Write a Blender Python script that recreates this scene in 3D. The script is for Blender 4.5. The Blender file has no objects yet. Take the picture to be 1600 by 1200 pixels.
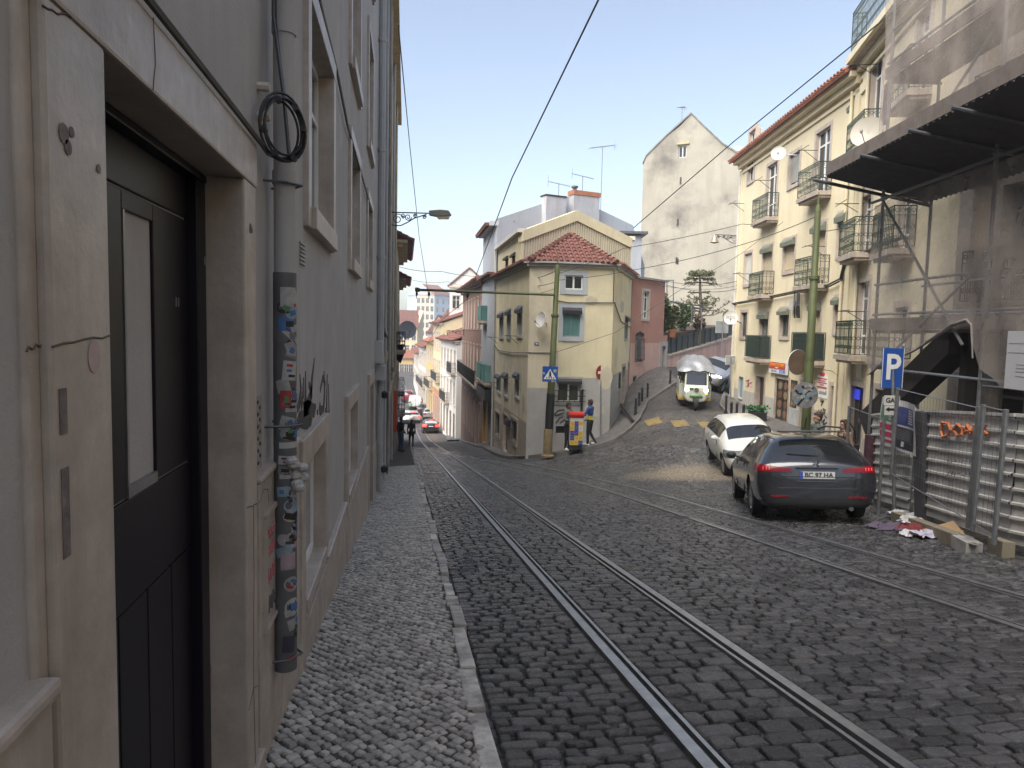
import bpy, bmesh, math, random
import numpy as np
from mathutils import Vector, Matrix
random.seed(7)
rng = np.random.default_rng(11)
sc = bpy.context.scene
COL = sc.collection
R_ = math.radians
# ------------------------------------------------------------------ camera
# world: X across the main street, Y down the street, Z up, the lens at the origin
FPX = 1110.0
YAW, PITCH, ROLL = R_(8.56), R_(4.43), .022
fh = Vector((math.sin(YAW), math.cos(YAW), 0)); r0 = Vector((math.cos(YAW), -math.sin(YAW), 0))
FW = fh*math.cos(PITCH) - Vector((0, 0, 1))*math.sin(PITCH)
u0 = r0.cross(FW)
RT = r0*math.cos(ROLL) + u0*math.sin(ROLL)
UP = u0*math.cos(ROLL) - r0*math.sin(ROLL)
cam = bpy.data.cameras.new('camera'); co = bpy.data.objects.new('camera', cam); COL.objects.link(co)
cam.sensor_width = 36; cam.lens = 36*FPX/1600; cam.clip_start = .05; cam.clip_end = 3000
co.matrix_world = Matrix(((RT.x, UP.x, -FW.x, 0), (RT.y, UP.y, -FW.y, 0), (RT.z, UP.z, -FW.z, 0), (0, 0, 0, 1)))
sc.camera = co
def ray(px, py):
    return FW*FPX + RT*(px-800) - UP*(py-600)
def at(px, py, z):                     # the point seen at a photo pixel, z metres ahead
    return ray(px, py)*(z/FPX)
def hor(px): return 514+.022*(px-800)
# ------------------------------------------------------------------ ground height
def zmain(s):
    s = np.asarray(s, float)
    a = -1.6-.135*np.minimum(s, 60)
    t = np.clip(s-60, 0, 35)
    a = a-(.135*t-.135*t*t/70)
    return a+np.clip(s-108, 0, 400)*.035
_S = [(9, 18.2, .23), (10.5, 26.2, 1.66), (9.68, 26.9, 1.67), (12.2, 28.5, 2.26), (16.2, 35, 3.6), (13.1, 23.3, 1.35), (7.26, 27.8, .69),
      (9.6, 28.9, 1.95), (8.35, 29.3, 1.1), (10.5, 33.4, 2.5), (6.5, 28.1, .55), (5.77, 26.7, .3), (12.8, 34.5, 3.9), (13.4, 33.4, 3.74), (15.57, 32, 2.9),
      (5.0, 29.4, .2), (4.9, 39, .3), (4.7, 46, .1), (4.7, 55, 0), (7.4, 12.5, 0), (9.5, 14, 0), (8.5, 10, 0), (7, 6, 0), (6, 15, 0), (6, 20, .03),
      (18, 40, 4.9), (22, 47, 6), (11, 17, .2), (12.6, 19, .5), (20, 25, 2), (18, 10, 0), (28, 35, 4.5), (10, 40, 4.2), (14, 45, 5.3)]
_S += [(u, s, 0) for u in (-2, .5, 2.6) for s in range(-6, 66, 9)]+[(3.6, s, 0) for s in (31, 36, 42, 52)]+[(8, -4, 0), (18, -4, 0), (9, 0, 0)]
_S = np.array(_S, float)
def _phi(r): return r**3
_d = np.sqrt(((_S[:, None, :2]-_S[None, :, :2])**2).sum(2))
_n = len(_S)
_A = np.zeros((_n+3, _n+3)); _A[:_n, :_n] = _phi(_d)+np.eye(_n)*.5
_A[:_n, _n] = 1; _A[:_n, _n+1:] = _S[:, :2]; _A[_n:, :_n] = _A[:_n, _n:].T
_w = np.linalg.solve(_A, np.concatenate([_S[:, 2], np.zeros(3)]))
def rise(u, s):
    u = np.asarray(u, float); s = np.asarray(s, float)
    uc = np.clip(u, -2, 26); scl = np.clip(s, -5, 58)
    d = np.sqrt((uc[..., None]-_S[:, 0])**2+(scl[..., None]-_S[:, 1])**2)
    r = (_phi(d)*_w[:_n]).sum(-1)+_w[_n]+_w[_n+1]*uc+_w[_n+2]*scl
    r = np.clip(r, 0, 7)
    r = np.where(r < .25, r*r*2, r-.125)+0
    k = np.clip((u-2.6)/1.5, 0, 1); k2 = np.clip((66-s)/10, 0, 1)
    return r*k*k*(3-2*k)*k2
def G(u, s):
    return zmain(s)+rise(u, s)
def g1(u, s): return float(G(u, s))
def gp(px, py, dz=0.):
    d = ray(px, py); d = d/math.hypot(d.x, d.y)
    lo = 1.
    while lo < 250:
        p = d*lo
        if p.z < g1(p.x, p.y)+dz: break
        lo += .4
    a, b = lo-.4, lo
    for _ in range(18):
        m = (a+b)/2; p = d*m
        if p.z < g1(p.x, p.y)+dz: b = m
        else: a = m
    return d*b
# ------------------------------------------------------------------ materials
MATS = {}
def nd(nt, t, **kw):
    n = nt.nodes.new(t)
    for k, v in kw.items():
        if k.startswith('i_'):
            n.inputs[k[2:].replace('_', ' ')].default_value = v
        else: setattr(n, k, v)
    return n
def c4(c): return (c[0], c[1], c[2], 1)
def mat(name, col, rough=.8, var=.15, scale=3., bump=.0, bscale=40., metal=0., streak=0., col2=None, amt=.5, emit=0, spec=.5, island=0., stain=None, coat=0., lap=(.45, .62), ssc=5.):
    if name in MATS: return MATS[name]
    m = bpy.data.materials.new(name); m.use_nodes = True; nt = m.node_tree; L = nt.links
    b = nt.nodes['Principled BSDF']
    b.inputs['Roughness'].default_value = rough; b.inputs['Metallic'].default_value = metal
    b.inputs['Specular IOR Level'].default_value = spec
    if coat: b.inputs['Coat Weight'].default_value = coat; b.inputs['Coat Roughness'].default_value = .08
    tc = nd(nt, 'ShaderNodeTexCoord')
    cur = None
    def noise(sc_, det=4, vec=None, rgh=.6):
        n = nd(nt, 'ShaderNodeTexNoise'); n.inputs['Scale'].default_value = sc_; n.inputs['Detail'].default_value = det; n.inputs['Roughness'].default_value = rgh
        L.new(vec or tc.outputs['Object'], n.inputs['Vector']); return n.outputs['Fac']
    def ramp(src, a, b_):
        r = nd(nt, 'ShaderNodeMapRange'); L.new(src, r.inputs['Value']); r.inputs['From Min'].default_value = a; r.inputs['From Max'].default_value = b_; return r.outputs['Result']
    def mix(f, a, b_, mode='MIX'):
        x = nd(nt, 'ShaderNodeMix', data_type='RGBA', blend_type=mode)
        for s_, v in ((0, f), (6, a), (7, b_)):
            if hasattr(v, 'links') or hasattr(v, 'is_linked'): L.new(v, x.inputs[s_])
            else: x.inputs[s_].default_value = v
        return x.outputs[2]
    lo = c4([max(0, c*(1-var)) for c in col]); hi = c4([min(1, c*(1+var)) for c in col])
    if var > 0:
        n1 = noise(scale); cur = mix(ramp(n1, .3, .7), lo, hi)
    else: cur = None
    if col2 is not None:
        n2 = noise(scale*.45, 6, None, .7)
        cur = mix(ramp(n2, *lap), cur if cur is not None else c4(col), c4(col2)) if amt >= 1 else mix(_mul(nt, ramp(n2, *lap), amt), cur if cur is not None else c4(col), c4(col2))
    if streak > 0:
        mp = nd(nt, 'ShaderNodeMapping'); mp.inputs['Scale'].default_value = (1, 1, .12); L.new(tc.outputs['Object'], mp.inputs['Vector'])
        n3 = noise(ssc, 5, mp.outputs['Vector'], .65)
        cur = mix(_mul(nt, ramp(n3, .48, .75), streak), cur, c4(stain or [c*.45 for c in col]))
    if island > 0:
        ge = nd(nt, 'ShaderNodeNewGeometry')
        r = ramp(ge.outputs['Random Per Island'], 0, 1)
        mr = nd(nt, 'ShaderNodeMapRange'); L.new(r, mr.inputs['Value']); mr.inputs['To Min'].default_value = 1-island; mr.inputs['To Max'].default_value = 1+island
        hsv = nd(nt, 'ShaderNodeHueSaturation'); L.new(mr.outputs['Result'], hsv.inputs['Value'])
        if cur is not None: L.new(cur, hsv.inputs['Color'])
        else: hsv.inputs['Color'].default_value = c4(col)
        cur = hsv.outputs['Color']
    if cur is not None: L.new(cur, b.inputs['Base Color'])
    else: b.inputs['Base Color'].default_value = c4(col)
    if bump > 0:
        bn = nd(nt, 'ShaderNodeBump'); bn.inputs['Strength'].default_value = bump; bn.inputs['Distance'].default_value = .02
        L.new(noise(bscale, 5, None, .65), bn.inputs['Height']); L.new(bn.outputs['Normal'], b.inputs['Normal'])
        rr = nd(nt, 'ShaderNodeMapRange'); L.new(noise(scale*3, 4), rr.inputs['Value'])
        rr.inputs['To Min'].default_value = max(.05, rough-.15); rr.inputs['To Max'].default_value = min(1, rough+.12); L.new(rr.outputs['Result'], b.inputs['Roughness'])
    if emit:
        b.inputs['Emission Color'].default_value = c4(col); b.inputs['Emission Strength'].default_value = emit
    MATS[name] = m
    return m
def _mul(nt, s, k):
    n = nd(nt, 'ShaderNodeMath', operation='MULTIPLY'); nt.links.new(s, n.inputs[0]); n.inputs[1].default_value = k; return n.outputs[0]
def alpha_mat(name, col, a, rough=.8, weave=0):
    m = bpy.data.materials.new(name); m.use_nodes = True; nt = m.node_tree; L = nt.links
    b = nt.nodes['Principled BSDF']; b.inputs['Base Color'].default_value = c4(col); b.inputs['Roughness'].default_value = rough
    tr = nd(nt, 'ShaderNodeBsdfTransparent'); mx = nd(nt, 'ShaderNodeMixShader')
    tc = nd(nt, 'ShaderNodeTexCoord'); n = nd(nt, 'ShaderNodeTexNoise'); n.inputs['Scale'].default_value = 2.2; n.inputs['Detail'].default_value = 5; L.new(tc.outputs['Object'], n.inputs['Vector'])
    mr = nd(nt, 'ShaderNodeMapRange'); L.new(n.outputs['Fac'], mr.inputs['Value']); mr.inputs['From Min'].default_value = .3; mr.inputs['From Max'].default_value = .7
    mr.inputs['To Min'].default_value = a-.12; mr.inputs['To Max'].default_value = a+.12
    L.new(mr.outputs['Result'], mx.inputs[0]); L.new(tr.outputs[0], mx.inputs[1]); L.new(b.outputs[0], mx.inputs[2])
    L.new(mx.outputs[0], nt.nodes['Material Output'].inputs['Surface'])
    return m
GLASS = mat('dark_glass', (.022, .026, .03), .06, .3, 1.5, spec=.6)
GLASS2 = mat('curtain_glass', (.16, .16, .15), .1, .35, 6, spec=.6)
WHITE = mat('white_paint', (.72, .72, .70), .5, .06)
BLACK = mat('black_paint', (.018, .018, .02), .45, .1)
IRON = mat('black_iron', (.022, .024, .024), .5, .2)
GREENIRON = mat('green_iron', (.022, .045, .034), .5, .2)
STEEL = mat('galvanised_steel', (.30, .31, .32), .42, .2, 8, metal=.75)
DARKSTEEL = mat('dark_steel', (.10, .105, .115), .5, .2, 6, metal=.3)
STONE = mat('pale_limestone', (.46, .40, .345), .55, .13, 5, .15, 60, col2=(.36, .285, .22), amt=.5, streak=.35)
STONEDIRTY = mat('worn_limestone', (.40, .345, .29), .6, .18, 6, .2, 50, col2=(.26, .20, .155), amt=.6, streak=.5, ssc=7)
CONC = mat('concrete', (.30, .29, .275), .85, .2, 6, .3, 50)
RUBBER = mat('tyre_rubber', (.016, .016, .017), .8, .1)
TILE = mat('roof_tile', (.155, .06, .046), .8, .3, 6, .2, 30, col2=(.12, .055, .045), amt=.7, island=.2)
TILED = mat('orange_roof_tile', (.28, .11, .068), .8, .25, 6, .2, 30, col2=(.2, .08, .05), amt=.5)
# ------------------------------------------------------------------ objects
ORG = {}
def thing(name, label, cat, loc=(0, 0, 0), group=None, kind=None):
    o = bpy.data.objects.new(name, None); COL.objects.link(o); o.empty_display_size = .2
    o.location = loc; ORG[o.name] = Vector(loc)
    return tag(o, label, cat, group, kind)
def tag(o, label=None, cat=None, group=None, kind=None):
    if label: o['label'] = label
    if cat: o['category'] = cat
    if group: o['group'] = group
    if kind: o['kind'] = kind
    return o
def cp(root, loc=None, rz=None, label=None, group=None, parent=None):
    c = root.copy(); COL.objects.link(c)
    if parent: c.parent = parent
    if loc is not None: c.location = loc
    if rz is not None: c.rotation_euler = (0, 0, rz)
    if label: c['label'] = label
    if group: c['group'] = group
    for ch in list(root.children): cp(ch, parent=c)
    return c
class MB:
    def __init__(s): s.v = []; s.f = []; s.m = []
    def add(s, vs, fs, mi=0):
        n = len(s.v); s.v += [tuple(v) for v in vs]; s.f += [tuple(i+n for i in f) for f in fs]; s.m += [mi]*len(fs); return s
    def hexa(s, p, mi=0):          # 8 corners: bottom 4 then top 4
        return s.add(p, [(3, 2, 1, 0), (4, 5, 6, 7), (0, 1, 5, 4), (1, 2, 6, 5), (2, 3, 7, 6), (3, 0, 4, 7)], mi)
    def box(s, c, size, rz=0, mi=0, ax=None):
        c = Vector(c); x, y, z = [q/2 for q in size]
        M = ax or Matrix.Rotation(rz, 3, 'Z')
        return s.hexa([c+M @ Vector(q) for q in ((-x, -y, -z), (x, -y, -z), (x, y, -z), (-x, y, -z), (-x, -y, z), (x, -y, z), (x, y, z), (-x, y, z))], mi)
    def tube(s, path, r, n=6, mi=0, cap=True):
        path = [Vector(p) for p in path]; N = len(path); rs = r if isinstance(r, (list, tuple)) else [r]*N
        b = len(s.v); prev = None
        for i, p in enumerate(path):
            d = (path[min(i+1, N-1)]-path[max(i-1, 0)])
            d = d.normalized() if d.length > 1e-9 else Vector((0, 0, 1))
            if prev is None: prev = Vector((0, 0, 1)) if abs(d.z) < .9 else Vector((1, 0, 0))
            a = d.cross(prev); a = a.normalized() if a.length > 1e-6 else d.orthogonal().normalized()
            c = a.cross(d); prev = c
            for k in range(n):
                t = 2*math.pi*k/n
                s.v.append(tuple(p+(a*math.cos(t)+c*math.sin(t))*rs[i]))
        for i in range(N-1):
            for k in range(n):
                q = b+i*n
                s.f.append((q+k, q+(k+1) % n, q+n+(k+1) % n, q+n+k)); s.m.append(mi)
        if cap:
            s.f.append(tuple(b+k for k in range(n))[::-1]); s.m.append(mi)
            s.f.append(tuple(b+(N-1)*n+k for k in range(n))); s.m.append(mi)
        return s
    def disc(s, c, nrm, r, th=.01, n=24, mi=0, sx=1.):
        nrm = Vector(nrm).normalized(); a = nrm.cross(Vector((0, 0, 1))); a = a.normalized() if a.length > 1e-4 else Vector((1, 0, 0)); u = a.cross(nrm)*-1
        c = Vector(c); vs = []
        for o in (0, th):
            vs += [c+nrm*o+a*(r*sx*math.cos(2*math.pi*k/n))+u*(r*math.sin(2*math.pi*k/n)) for k in range(n)]
        return s.add(vs, [tuple(range(n))[::-1], tuple(range(n, 2*n))]+[(k, (k+1) % n, n+(k+1) % n, n+k) for k in range(n)], mi)
    def lathe(s, c, prof, n=16, mi=0, axis=None):
        M = axis or Matrix.Identity(3); c = Vector(c); b = len(s.v)
        for r, z in prof:
            for k in range(n): s.v.append(tuple(c+M @ Vector((r*math.cos(2*math.pi*k/n), r*math.sin(2*math.pi*k/n), z))))
        for i in range(len(prof)-1):
            for k in range(n):
                q = b+i*n; s.f.append((q+k, q+(k+1) % n, q+n+(k+1) % n, q+n+k)); s.m.append(mi)
        s.f.append(tuple(b+k for k in range(n))[::-1]); s.m.append(mi)
        s.f.append(tuple(b+(len(prof)-1)*n+k for k in range(n))); s.m.append(mi)
        return s
    def ell(s, c, r, n=12, m=8, mi=0, M=None):
        c = Vector(c); M = M or Matrix.Identity(3); b = len(s.v)
        for i in range(1, m):
            t = math.pi*i/m
            for k in range(n):
                p = 2*math.pi*k/n
                s.v.append(tuple(c+M @ Vector((r[0]*math.sin(t)*math.cos(p), r[1]*math.sin(t)*math.sin(p), r[2]*math.cos(t)))))
        s.v.append(tuple(c+M @ Vector((0, 0, r[2])))); s.v.append(tuple(c+M @ Vector((0, 0, -r[2]))))
        T, B = len(s.v)-2, len(s.v)-1
        for i in range(m-2):
            for k in range(n):
                q = b+i*n; s.f.append((q+k, q+n+k, q+n+(k+1) % n, q+(k+1) % n)); s.m.append(mi)
        for k in range(n):
            s.f.append((T, b+k, b+(k+1) % n)); s.m.append(mi)
            q = b+(m-2)*n; s.f.append((B, q+(k+1) % n, q+k)); s.m.append(mi)
        return s
    def prism(s, pts, ext, mi=0):      # a polygon of 3d points extruded by a vector
        n = len(pts); e = Vector(ext); p = [Vector(q) for q in pts]
        return s.add(p+[q+e for q in p], [tuple(range(n))[::-1], tuple(range(n, 2*n))]+[(k, (k+1) % n, n+(k+1) % n, n+k) for k in range(n)], mi)
    def obj(s, name, mats, parent=None, smooth=False, bevel=0, keep=False):
        o0 = ORG.get(parent.name, Vector((0, 0, 0))) if parent else Vector((0, 0, 0))
        me = bpy.data.meshes.new(name)
        me.from_pydata([tuple(Vector(v)-o0) for v in s.v], [], s.f)
        for m in (mats if isinstance(mats, (list, tuple)) else [mats]): me.materials.append(m)
        if isinstance(mats, (list, tuple)): me.polygons.foreach_set('material_index', s.m)
        me.update()
        bm = bmesh.new(); bm.from_mesh(me)
        bmesh.ops.recalc_face_normals(bm, faces=bm.faces)
        if bevel: bmesh.ops.bevel(bm, geom=[e for e in bm.edges if len(e.link_faces) == 2 and e.calc_face_angle(0) > .6], offset=bevel, segments=2, affect='EDGES', profile=.6)
        bm.to_mesh(me); bm.free()
        if smooth:
            me.polygons.foreach_set('use_smooth', [True]*len(me.polygons))
            try: me.set_sharp_from_angle(angle=R_(40))
            except Exception: pass
        o = bpy.data.objects.new(name, me); COL.objects.link(o)
        if parent: o.parent = parent; ORG[o.name] = o0
        return o
def each(mb, name, mats, parent, **kw):
    """every loose piece of the shape becomes a part of its own"""
    par = list(range(len(mb.v)))
    def root(i):
        while par[i] != i: par[i] = par[par[i]]; i = par[i]
        return i
    for f in mb.f:
        for q in f[1:]: par[root(q)] = root(f[0])
    gr = {}
    for f, m in zip(mb.f, mb.m): gr.setdefault(root(f[0]), []).append((f, m))
    for fs in gr.values():
        k = MB(); ix = {}
        for f, m in fs:
            for q in f:
                if q not in ix: ix[q] = len(k.v); k.v.append(mb.v[q])
            k.f.append(tuple(ix[q] for q in f)); k.m.append(m)
        k.obj(name, mats, parent, **kw)
def solo(mb, name, mats, label, cat, group=None, kind=None, loc=None, **kw):
    """a thing that is one mesh, its origin at loc"""
    if loc is not None:
        mb.v = [tuple(Vector(v)-Vector(loc)) for v in mb.v]
    o = mb.obj(name, mats, None, **kw)
    if loc is not None: o.location = loc
    return tag(o, label, cat, group, kind)
def text(body, size, origin, xdir, ydir, m, parent, name='lettering', depth=.002, align='CENTER', bold=0, sx=1.):
    cu = bpy.data.curves.new(name, 'FONT'); cu.body = body; cu.size = size; cu.align_x = align; cu.align_y = 'CENTER'; cu.extrude = depth; cu.offset = bold; cu.resolution_u = 3
    t = bpy.data.objects.new(name, cu); COL.objects.link(t)
    me = bpy.data.meshes.new_from_object(t.evaluated_get(bpy.context.evaluated_depsgraph_get()))
    bpy.data.objects.remove(t)
    x = Vector(xdir).normalized(); y = Vector(ydir).normalized(); z = x.cross(y)
    M = Matrix(((x.x*sx, y.x, z.x), (x.y*sx, y.y, z.y), (x.z*sx, y.z, z.z)))
    o0 = ORG.get(parent.name, Vector((0, 0, 0))) if parent else Vector((0, 0, 0))
    for v in me.vertices: v.co = M @ v.co + Vector(origin)-o0
    me.materials.clear(); me.materials.append(m)
    o = bpy.data.objects.new(name, me); COL.objects.link(o)
    if parent: o.parent = parent; ORG[o.name] = o0
    return o
# ------------------------------------------------------------------ world light
W = bpy.data.worlds.new('World'); sc.world = W; W.use_nodes = True
nt = W.node_tree; bg = nt.nodes['Background']; sky = nt.nodes.new('ShaderNodeTexSky'); sky.sky_type = 'NISHITA'
SUN_EL, SUN_ROT = R_(52), R_(232)
sky.sun_disc = False; sky.sun_elevation = SUN_EL; sky.sun_rotation = SUN_ROT; sky.air_density = 1.0; sky.dust_density = 2.0; sky.ozone_density = 1.0
hs_ = nt.nodes.new('ShaderNodeHueSaturation'); hs_.inputs['Saturation'].default_value = .74; nt.links.new(sky.outputs['Color'], hs_.inputs['Color']); nt.links.new(hs_.outputs['Color'], bg.inputs['Color']); bg.inputs['Strength'].default_value = .092
sl = bpy.data.lights.new('sun', 'SUN'); sl.energy = 3.0; sl.angle = R_(60); sl.color = (1, .935, .83)
so = bpy.data.objects.new('sun', sl); COL.objects.link(so)
sd = Vector((math.sin(SUN_ROT)*math.cos(SUN_EL), math.cos(SUN_ROT)*math.cos(SUN_EL), math.sin(SUN_EL)))
so.rotation_euler = sd.to_track_quat('Z', 'Y').to_euler()
sc.view_settings.view_transform = 'Standard'; sc.view_settings.look = 'None'; sc.view_settings.exposure = 1.55; sc.view_settings.gamma = 1
try:
    sc.cycles.use_denoising = True; sc.cycles.max_bounces = 6; sc.cycles.transparent_max_bounces = 12
except Exception: pass
def bend(s):        # the street and its rails swing left far down the hill
    s = np.asarray(s, float); return -.00045*np.clip(s-62, 0, 300)**2
def right_edge(s):
    s = np.asarray(s, float)
    return np.interp(s, [-8, 2, 7.67, 10.7, 13.1, 17.5, 20, 24, 27, 30, 40, 62, 70], [6.9, 6.95, 7.3, 8.25, 8.9, 10.6, 11.2, 9.5, 7.0, 4.6, 3.75, 3.75, 3.75])+bend(s)
# ------------------------------------------------------------------ ground sheet
_q = gp(1068, 741); SAND = (_q.x, _q.y, 0)
def ground():
    us = np.unique(np.concatenate([[-300, -200, -60, -20, -8], np.arange(-2, 26.1, .5), [30, 40, 60, 120, 300]]))
    ss = np.unique(np.concatenate([[-50, -40, -20, -12], np.arange(-8, 64, .5), np.arange(64, 130, 3), [140, 160, 200, 300, 345]]))
    U, S = np.meshgrid(us, ss); Z = G(U, S)-np.where((S < 46) & (S > 1) & (U > .4) & (U < 11.5), .026, .014)*(1-np.clip((np.asarray(U)-right_edge(S)+.8)/.8, 0, 1)*.5)
    far = np.clip((np.abs(U)-40)/300, 0, 1)*6
    V = np.stack([U, S, Z-far*0], -1).reshape(-1, 3)
    a = len(us); q = []
    for j in range(len(ss)-1):
        for i in range(a-1):
            k = j*a+i; q.append((k, k+1, k+a+1, k+a))
    m = bpy.data.materials.new('street_ground'); m.use_nodes = True; nt = m.node_tree; L = nt.links; b = nt.nodes['Principled BSDF']
    tc = nd(nt, 'ShaderNodeTexCoord')
    mp = nd(nt, 'ShaderNodeMapping'); mp.inputs['Scale'].default_value = (5, 8, 0); L.new(tc.outputs['Object'], mp.inputs['Vector'])
    mp.inputs['Rotation'].default_value = (0, 0, .5)
    vo = nd(nt, 'ShaderNodeTexVoronoi', feature='DISTANCE_TO_EDGE'); vo.inputs['Scale'].default_value = 1; L.new(mp.outputs['Vector'], vo.inputs['Vector'])
    v2 = nd(nt, 'ShaderNodeTexVoronoi'); v2.inputs['Scale'].default_value = 1; L.new(mp.outputs['Vector'], v2.inputs['Vector'])
    n = nd(nt, 'ShaderNodeTexNoise'); n.inputs['Scale'].default_value = .7; n.inputs['Detail'].default_value = 6; L.new(tc.outputs['Object'], n.inputs['Vector'])
    n2 = nd(nt, 'ShaderNodeTexNoise'); n2.inputs['Scale'].default_value = 45; n2.inputs['Detail'].default_value = 5; L.new(tc.outputs['Object'], n2.inputs['Vector'])
    cr = nd(nt, 'ShaderNodeMapRange'); L.new(vo.outputs['Distance'], cr.inputs['Value']); cr.inputs['From Max'].default_value = .12
    mx = nd(nt, 'ShaderNodeMix', data_type='RGBA'); L.new(cr.outputs['Result'], mx.inputs[0]); mx.inputs[6].default_value = (.014, .013, .0125, 1); mx.inputs[7].default_value = (.066, .065, .068, 1)
    hs = nd(nt, 'ShaderNodeHueSaturation'); L.new(mx.outputs[2], hs.inputs['Color'])
    sx = nd(nt, 'ShaderNodeSeparateColor'); L.new(v2.outputs['Color'], sx.inputs[0])
    vr = nd(nt, 'ShaderNodeMapRange'); L.new(sx.outputs[0], vr.inputs['Value']); vr.inputs['To Min'].default_value = .72; vr.inputs['To Max'].default_value = 1.28; L.new(vr.outputs['Result'], hs.inputs['Value'])
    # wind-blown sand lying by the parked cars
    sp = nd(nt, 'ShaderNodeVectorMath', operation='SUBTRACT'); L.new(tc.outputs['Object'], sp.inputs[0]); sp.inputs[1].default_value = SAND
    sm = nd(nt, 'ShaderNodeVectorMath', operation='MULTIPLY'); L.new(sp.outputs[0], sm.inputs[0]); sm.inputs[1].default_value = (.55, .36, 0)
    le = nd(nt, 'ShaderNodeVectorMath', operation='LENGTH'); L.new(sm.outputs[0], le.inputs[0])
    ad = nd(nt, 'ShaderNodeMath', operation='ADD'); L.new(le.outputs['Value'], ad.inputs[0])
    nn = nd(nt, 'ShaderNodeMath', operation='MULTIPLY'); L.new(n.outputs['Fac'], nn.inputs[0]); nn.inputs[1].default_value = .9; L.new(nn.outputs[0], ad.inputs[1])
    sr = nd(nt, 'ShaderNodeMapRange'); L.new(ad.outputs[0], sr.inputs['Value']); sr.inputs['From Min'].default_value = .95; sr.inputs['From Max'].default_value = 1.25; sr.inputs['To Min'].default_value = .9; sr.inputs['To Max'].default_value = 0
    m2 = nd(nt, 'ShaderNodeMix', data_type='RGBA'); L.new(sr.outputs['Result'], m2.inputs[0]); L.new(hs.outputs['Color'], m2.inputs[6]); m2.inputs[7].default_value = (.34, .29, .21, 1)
    # dirt drift
    dr = nd(nt, 'ShaderNodeMapRange'); L.new(n.outputs['Fac'], dr.inputs['Value']); dr.inputs['From Min'].default_value = .5; dr.inputs['From Max'].default_value = .74; dr.inputs['To Max'].default_value = .45
    m3 = nd(nt, 'ShaderNodeMix', data_type='RGBA'); L.new(dr.outputs['Result'], m3.inputs[0]); L.new(m2.outputs[2], m3.inputs[6]); m3.inputs[7].default_value = (.15, .125, .095, 1)
    sy = nd(nt, 'ShaderNodeSeparateXYZ'); L.new(tc.outputs['Object'], sy.inputs[0])
    d1 = nd(nt, 'ShaderNodeMath', operation='SUBTRACT'); L.new(sy.outputs['X'], d1.inputs[0]); d1.inputs[1].default_value = 2.75
    d2 = nd(nt, 'ShaderNodeMath', operation='ABSOLUTE'); L.new(d1.outputs[0], d2.inputs[0])
    d3 = nd(nt, 'ShaderNodeMapRange'); L.new(d2.outputs[0], d3.inputs['Value']); d3.inputs['From Min'].default_value = .15; d3.inputs['From Max'].default_value = .75; d3.inputs['To Min'].default_value = .85; d3.inputs['To Max'].default_value = 0
    m4 = nd(nt, 'ShaderNodeMix', data_type='RGBA'); L.new(d3.outputs['Result'], m4.inputs[0]); L.new(m3.outputs[2], m4.inputs[6]); m4.inputs[7].default_value = (.11, .092, .07, 1)
    L.new(m4.outputs[2], b.inputs['Base Color']); b.inputs['Roughness'].default_value = .62
    bp = nd(nt, 'ShaderNodeBump'); bp.inputs['Distance'].default_value = .03; bp.inputs['Strength'].default_value = .7
    ah = nd(nt, 'ShaderNodeMath', operation='ADD'); L.new(cr.outputs['Result'], ah.inputs[0]); h2 = _mul(nt, n2.outputs['Fac'], .5); L.new(h2, ah.inputs[1])
    L.new(ah.outputs[0], bp.inputs['Height']); L.new(bp.outputs['Normal'], b.inputs['Normal'])
    me = bpy.data.meshes.new('ground'); me.from_pydata([tuple(v) for v in V], [], q); me.materials.append(m)
    me.polygons.foreach_set('use_smooth', [True]*len(me.polygons))
    o = bpy.data.objects.new('ground', me); COL.objects.link(o); tag(o, kind='structure')
ground()
# ------------------------------------------------------------------ tram track geometry
RAILS = (1.41, 2.31)
def ease(t): t = np.clip(t, 0, 1); return t*t*(3-2*t)
def railu(k, s):
    s = np.asarray(s, float)
    if k < 2: return RAILS[k]+bend(s)+0*s
    return RAILS[k-2]+3.34*(1-ease((s-14)/32))+bend(s)
# ------------------------------------------------------------------ setts
def setts(name, polys, m, high=True, th=.035, inset=.008, crown=.006, zoff=0.0, zfun=None, kind='structure', tilt=.006, bev=.012):
    """polys: list of (n,2) plan polygons; every one becomes a worn stone with a rounded top"""
    V = []; F = []; nv = 0
    for P in polys:
        P = np.asarray(P); n = len(P); c = P.mean(0)
        z0 = float(zfun(c[0], c[1]))
        gx = float(zfun(c[0]+.1, c[1])-z0)/.1; gy = float(zfun(c[0], c[1]+.1)-z0)/.1
        dx, dy = (rng.random(2)-.5)*2*tilt/.15
        dz = (rng.random()-.5)*2*tilt+zoff
        rad = np.sqrt(((P-c)**2).sum(1)).mean()
        f1 = max(.3, 1-inset/rad*1.0); f2 = max(.3, 1-(inset+bev)/rad)
        for f, h in ((1.0, -th), (min(.985, f1+.05), -.004), (f2, crown)):
            Q = c+(P-c)*f
            zz = z0+dz+h+(Q[:, 0]-c[0])*(gx+dx)+(Q[:, 1]-c[1])*(gy+dy)
            V.append(np.column_stack([Q, zz]))
        for r in range(2):
            for k in range(n):
                a = nv+r*n+k; b = nv+r*n+(k+1) % n
                F.append((a, b, b+n, a+n))
        F.append(tuple(range(nv+2*n, nv+3*n)))
        nv += 3*n
    me = bpy.data.meshes.new(name); me.from_pydata(np.concatenate(V).tolist(), [], F); me.materials.append(m)
    nvt = np.array([len(f) for f in F]); top = np.zeros(len(F), bool); i0 = 0
    for P in polys: i0 += 2*len(P); top[i0] = True; i0 += 1
    me.polygons.foreach_set('use_smooth', (~top).tolist()); me.update()
    o = bpy.data.objects.new(name, me); COL.objects.link(o); tag(o, kind=kind)
    return o
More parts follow.
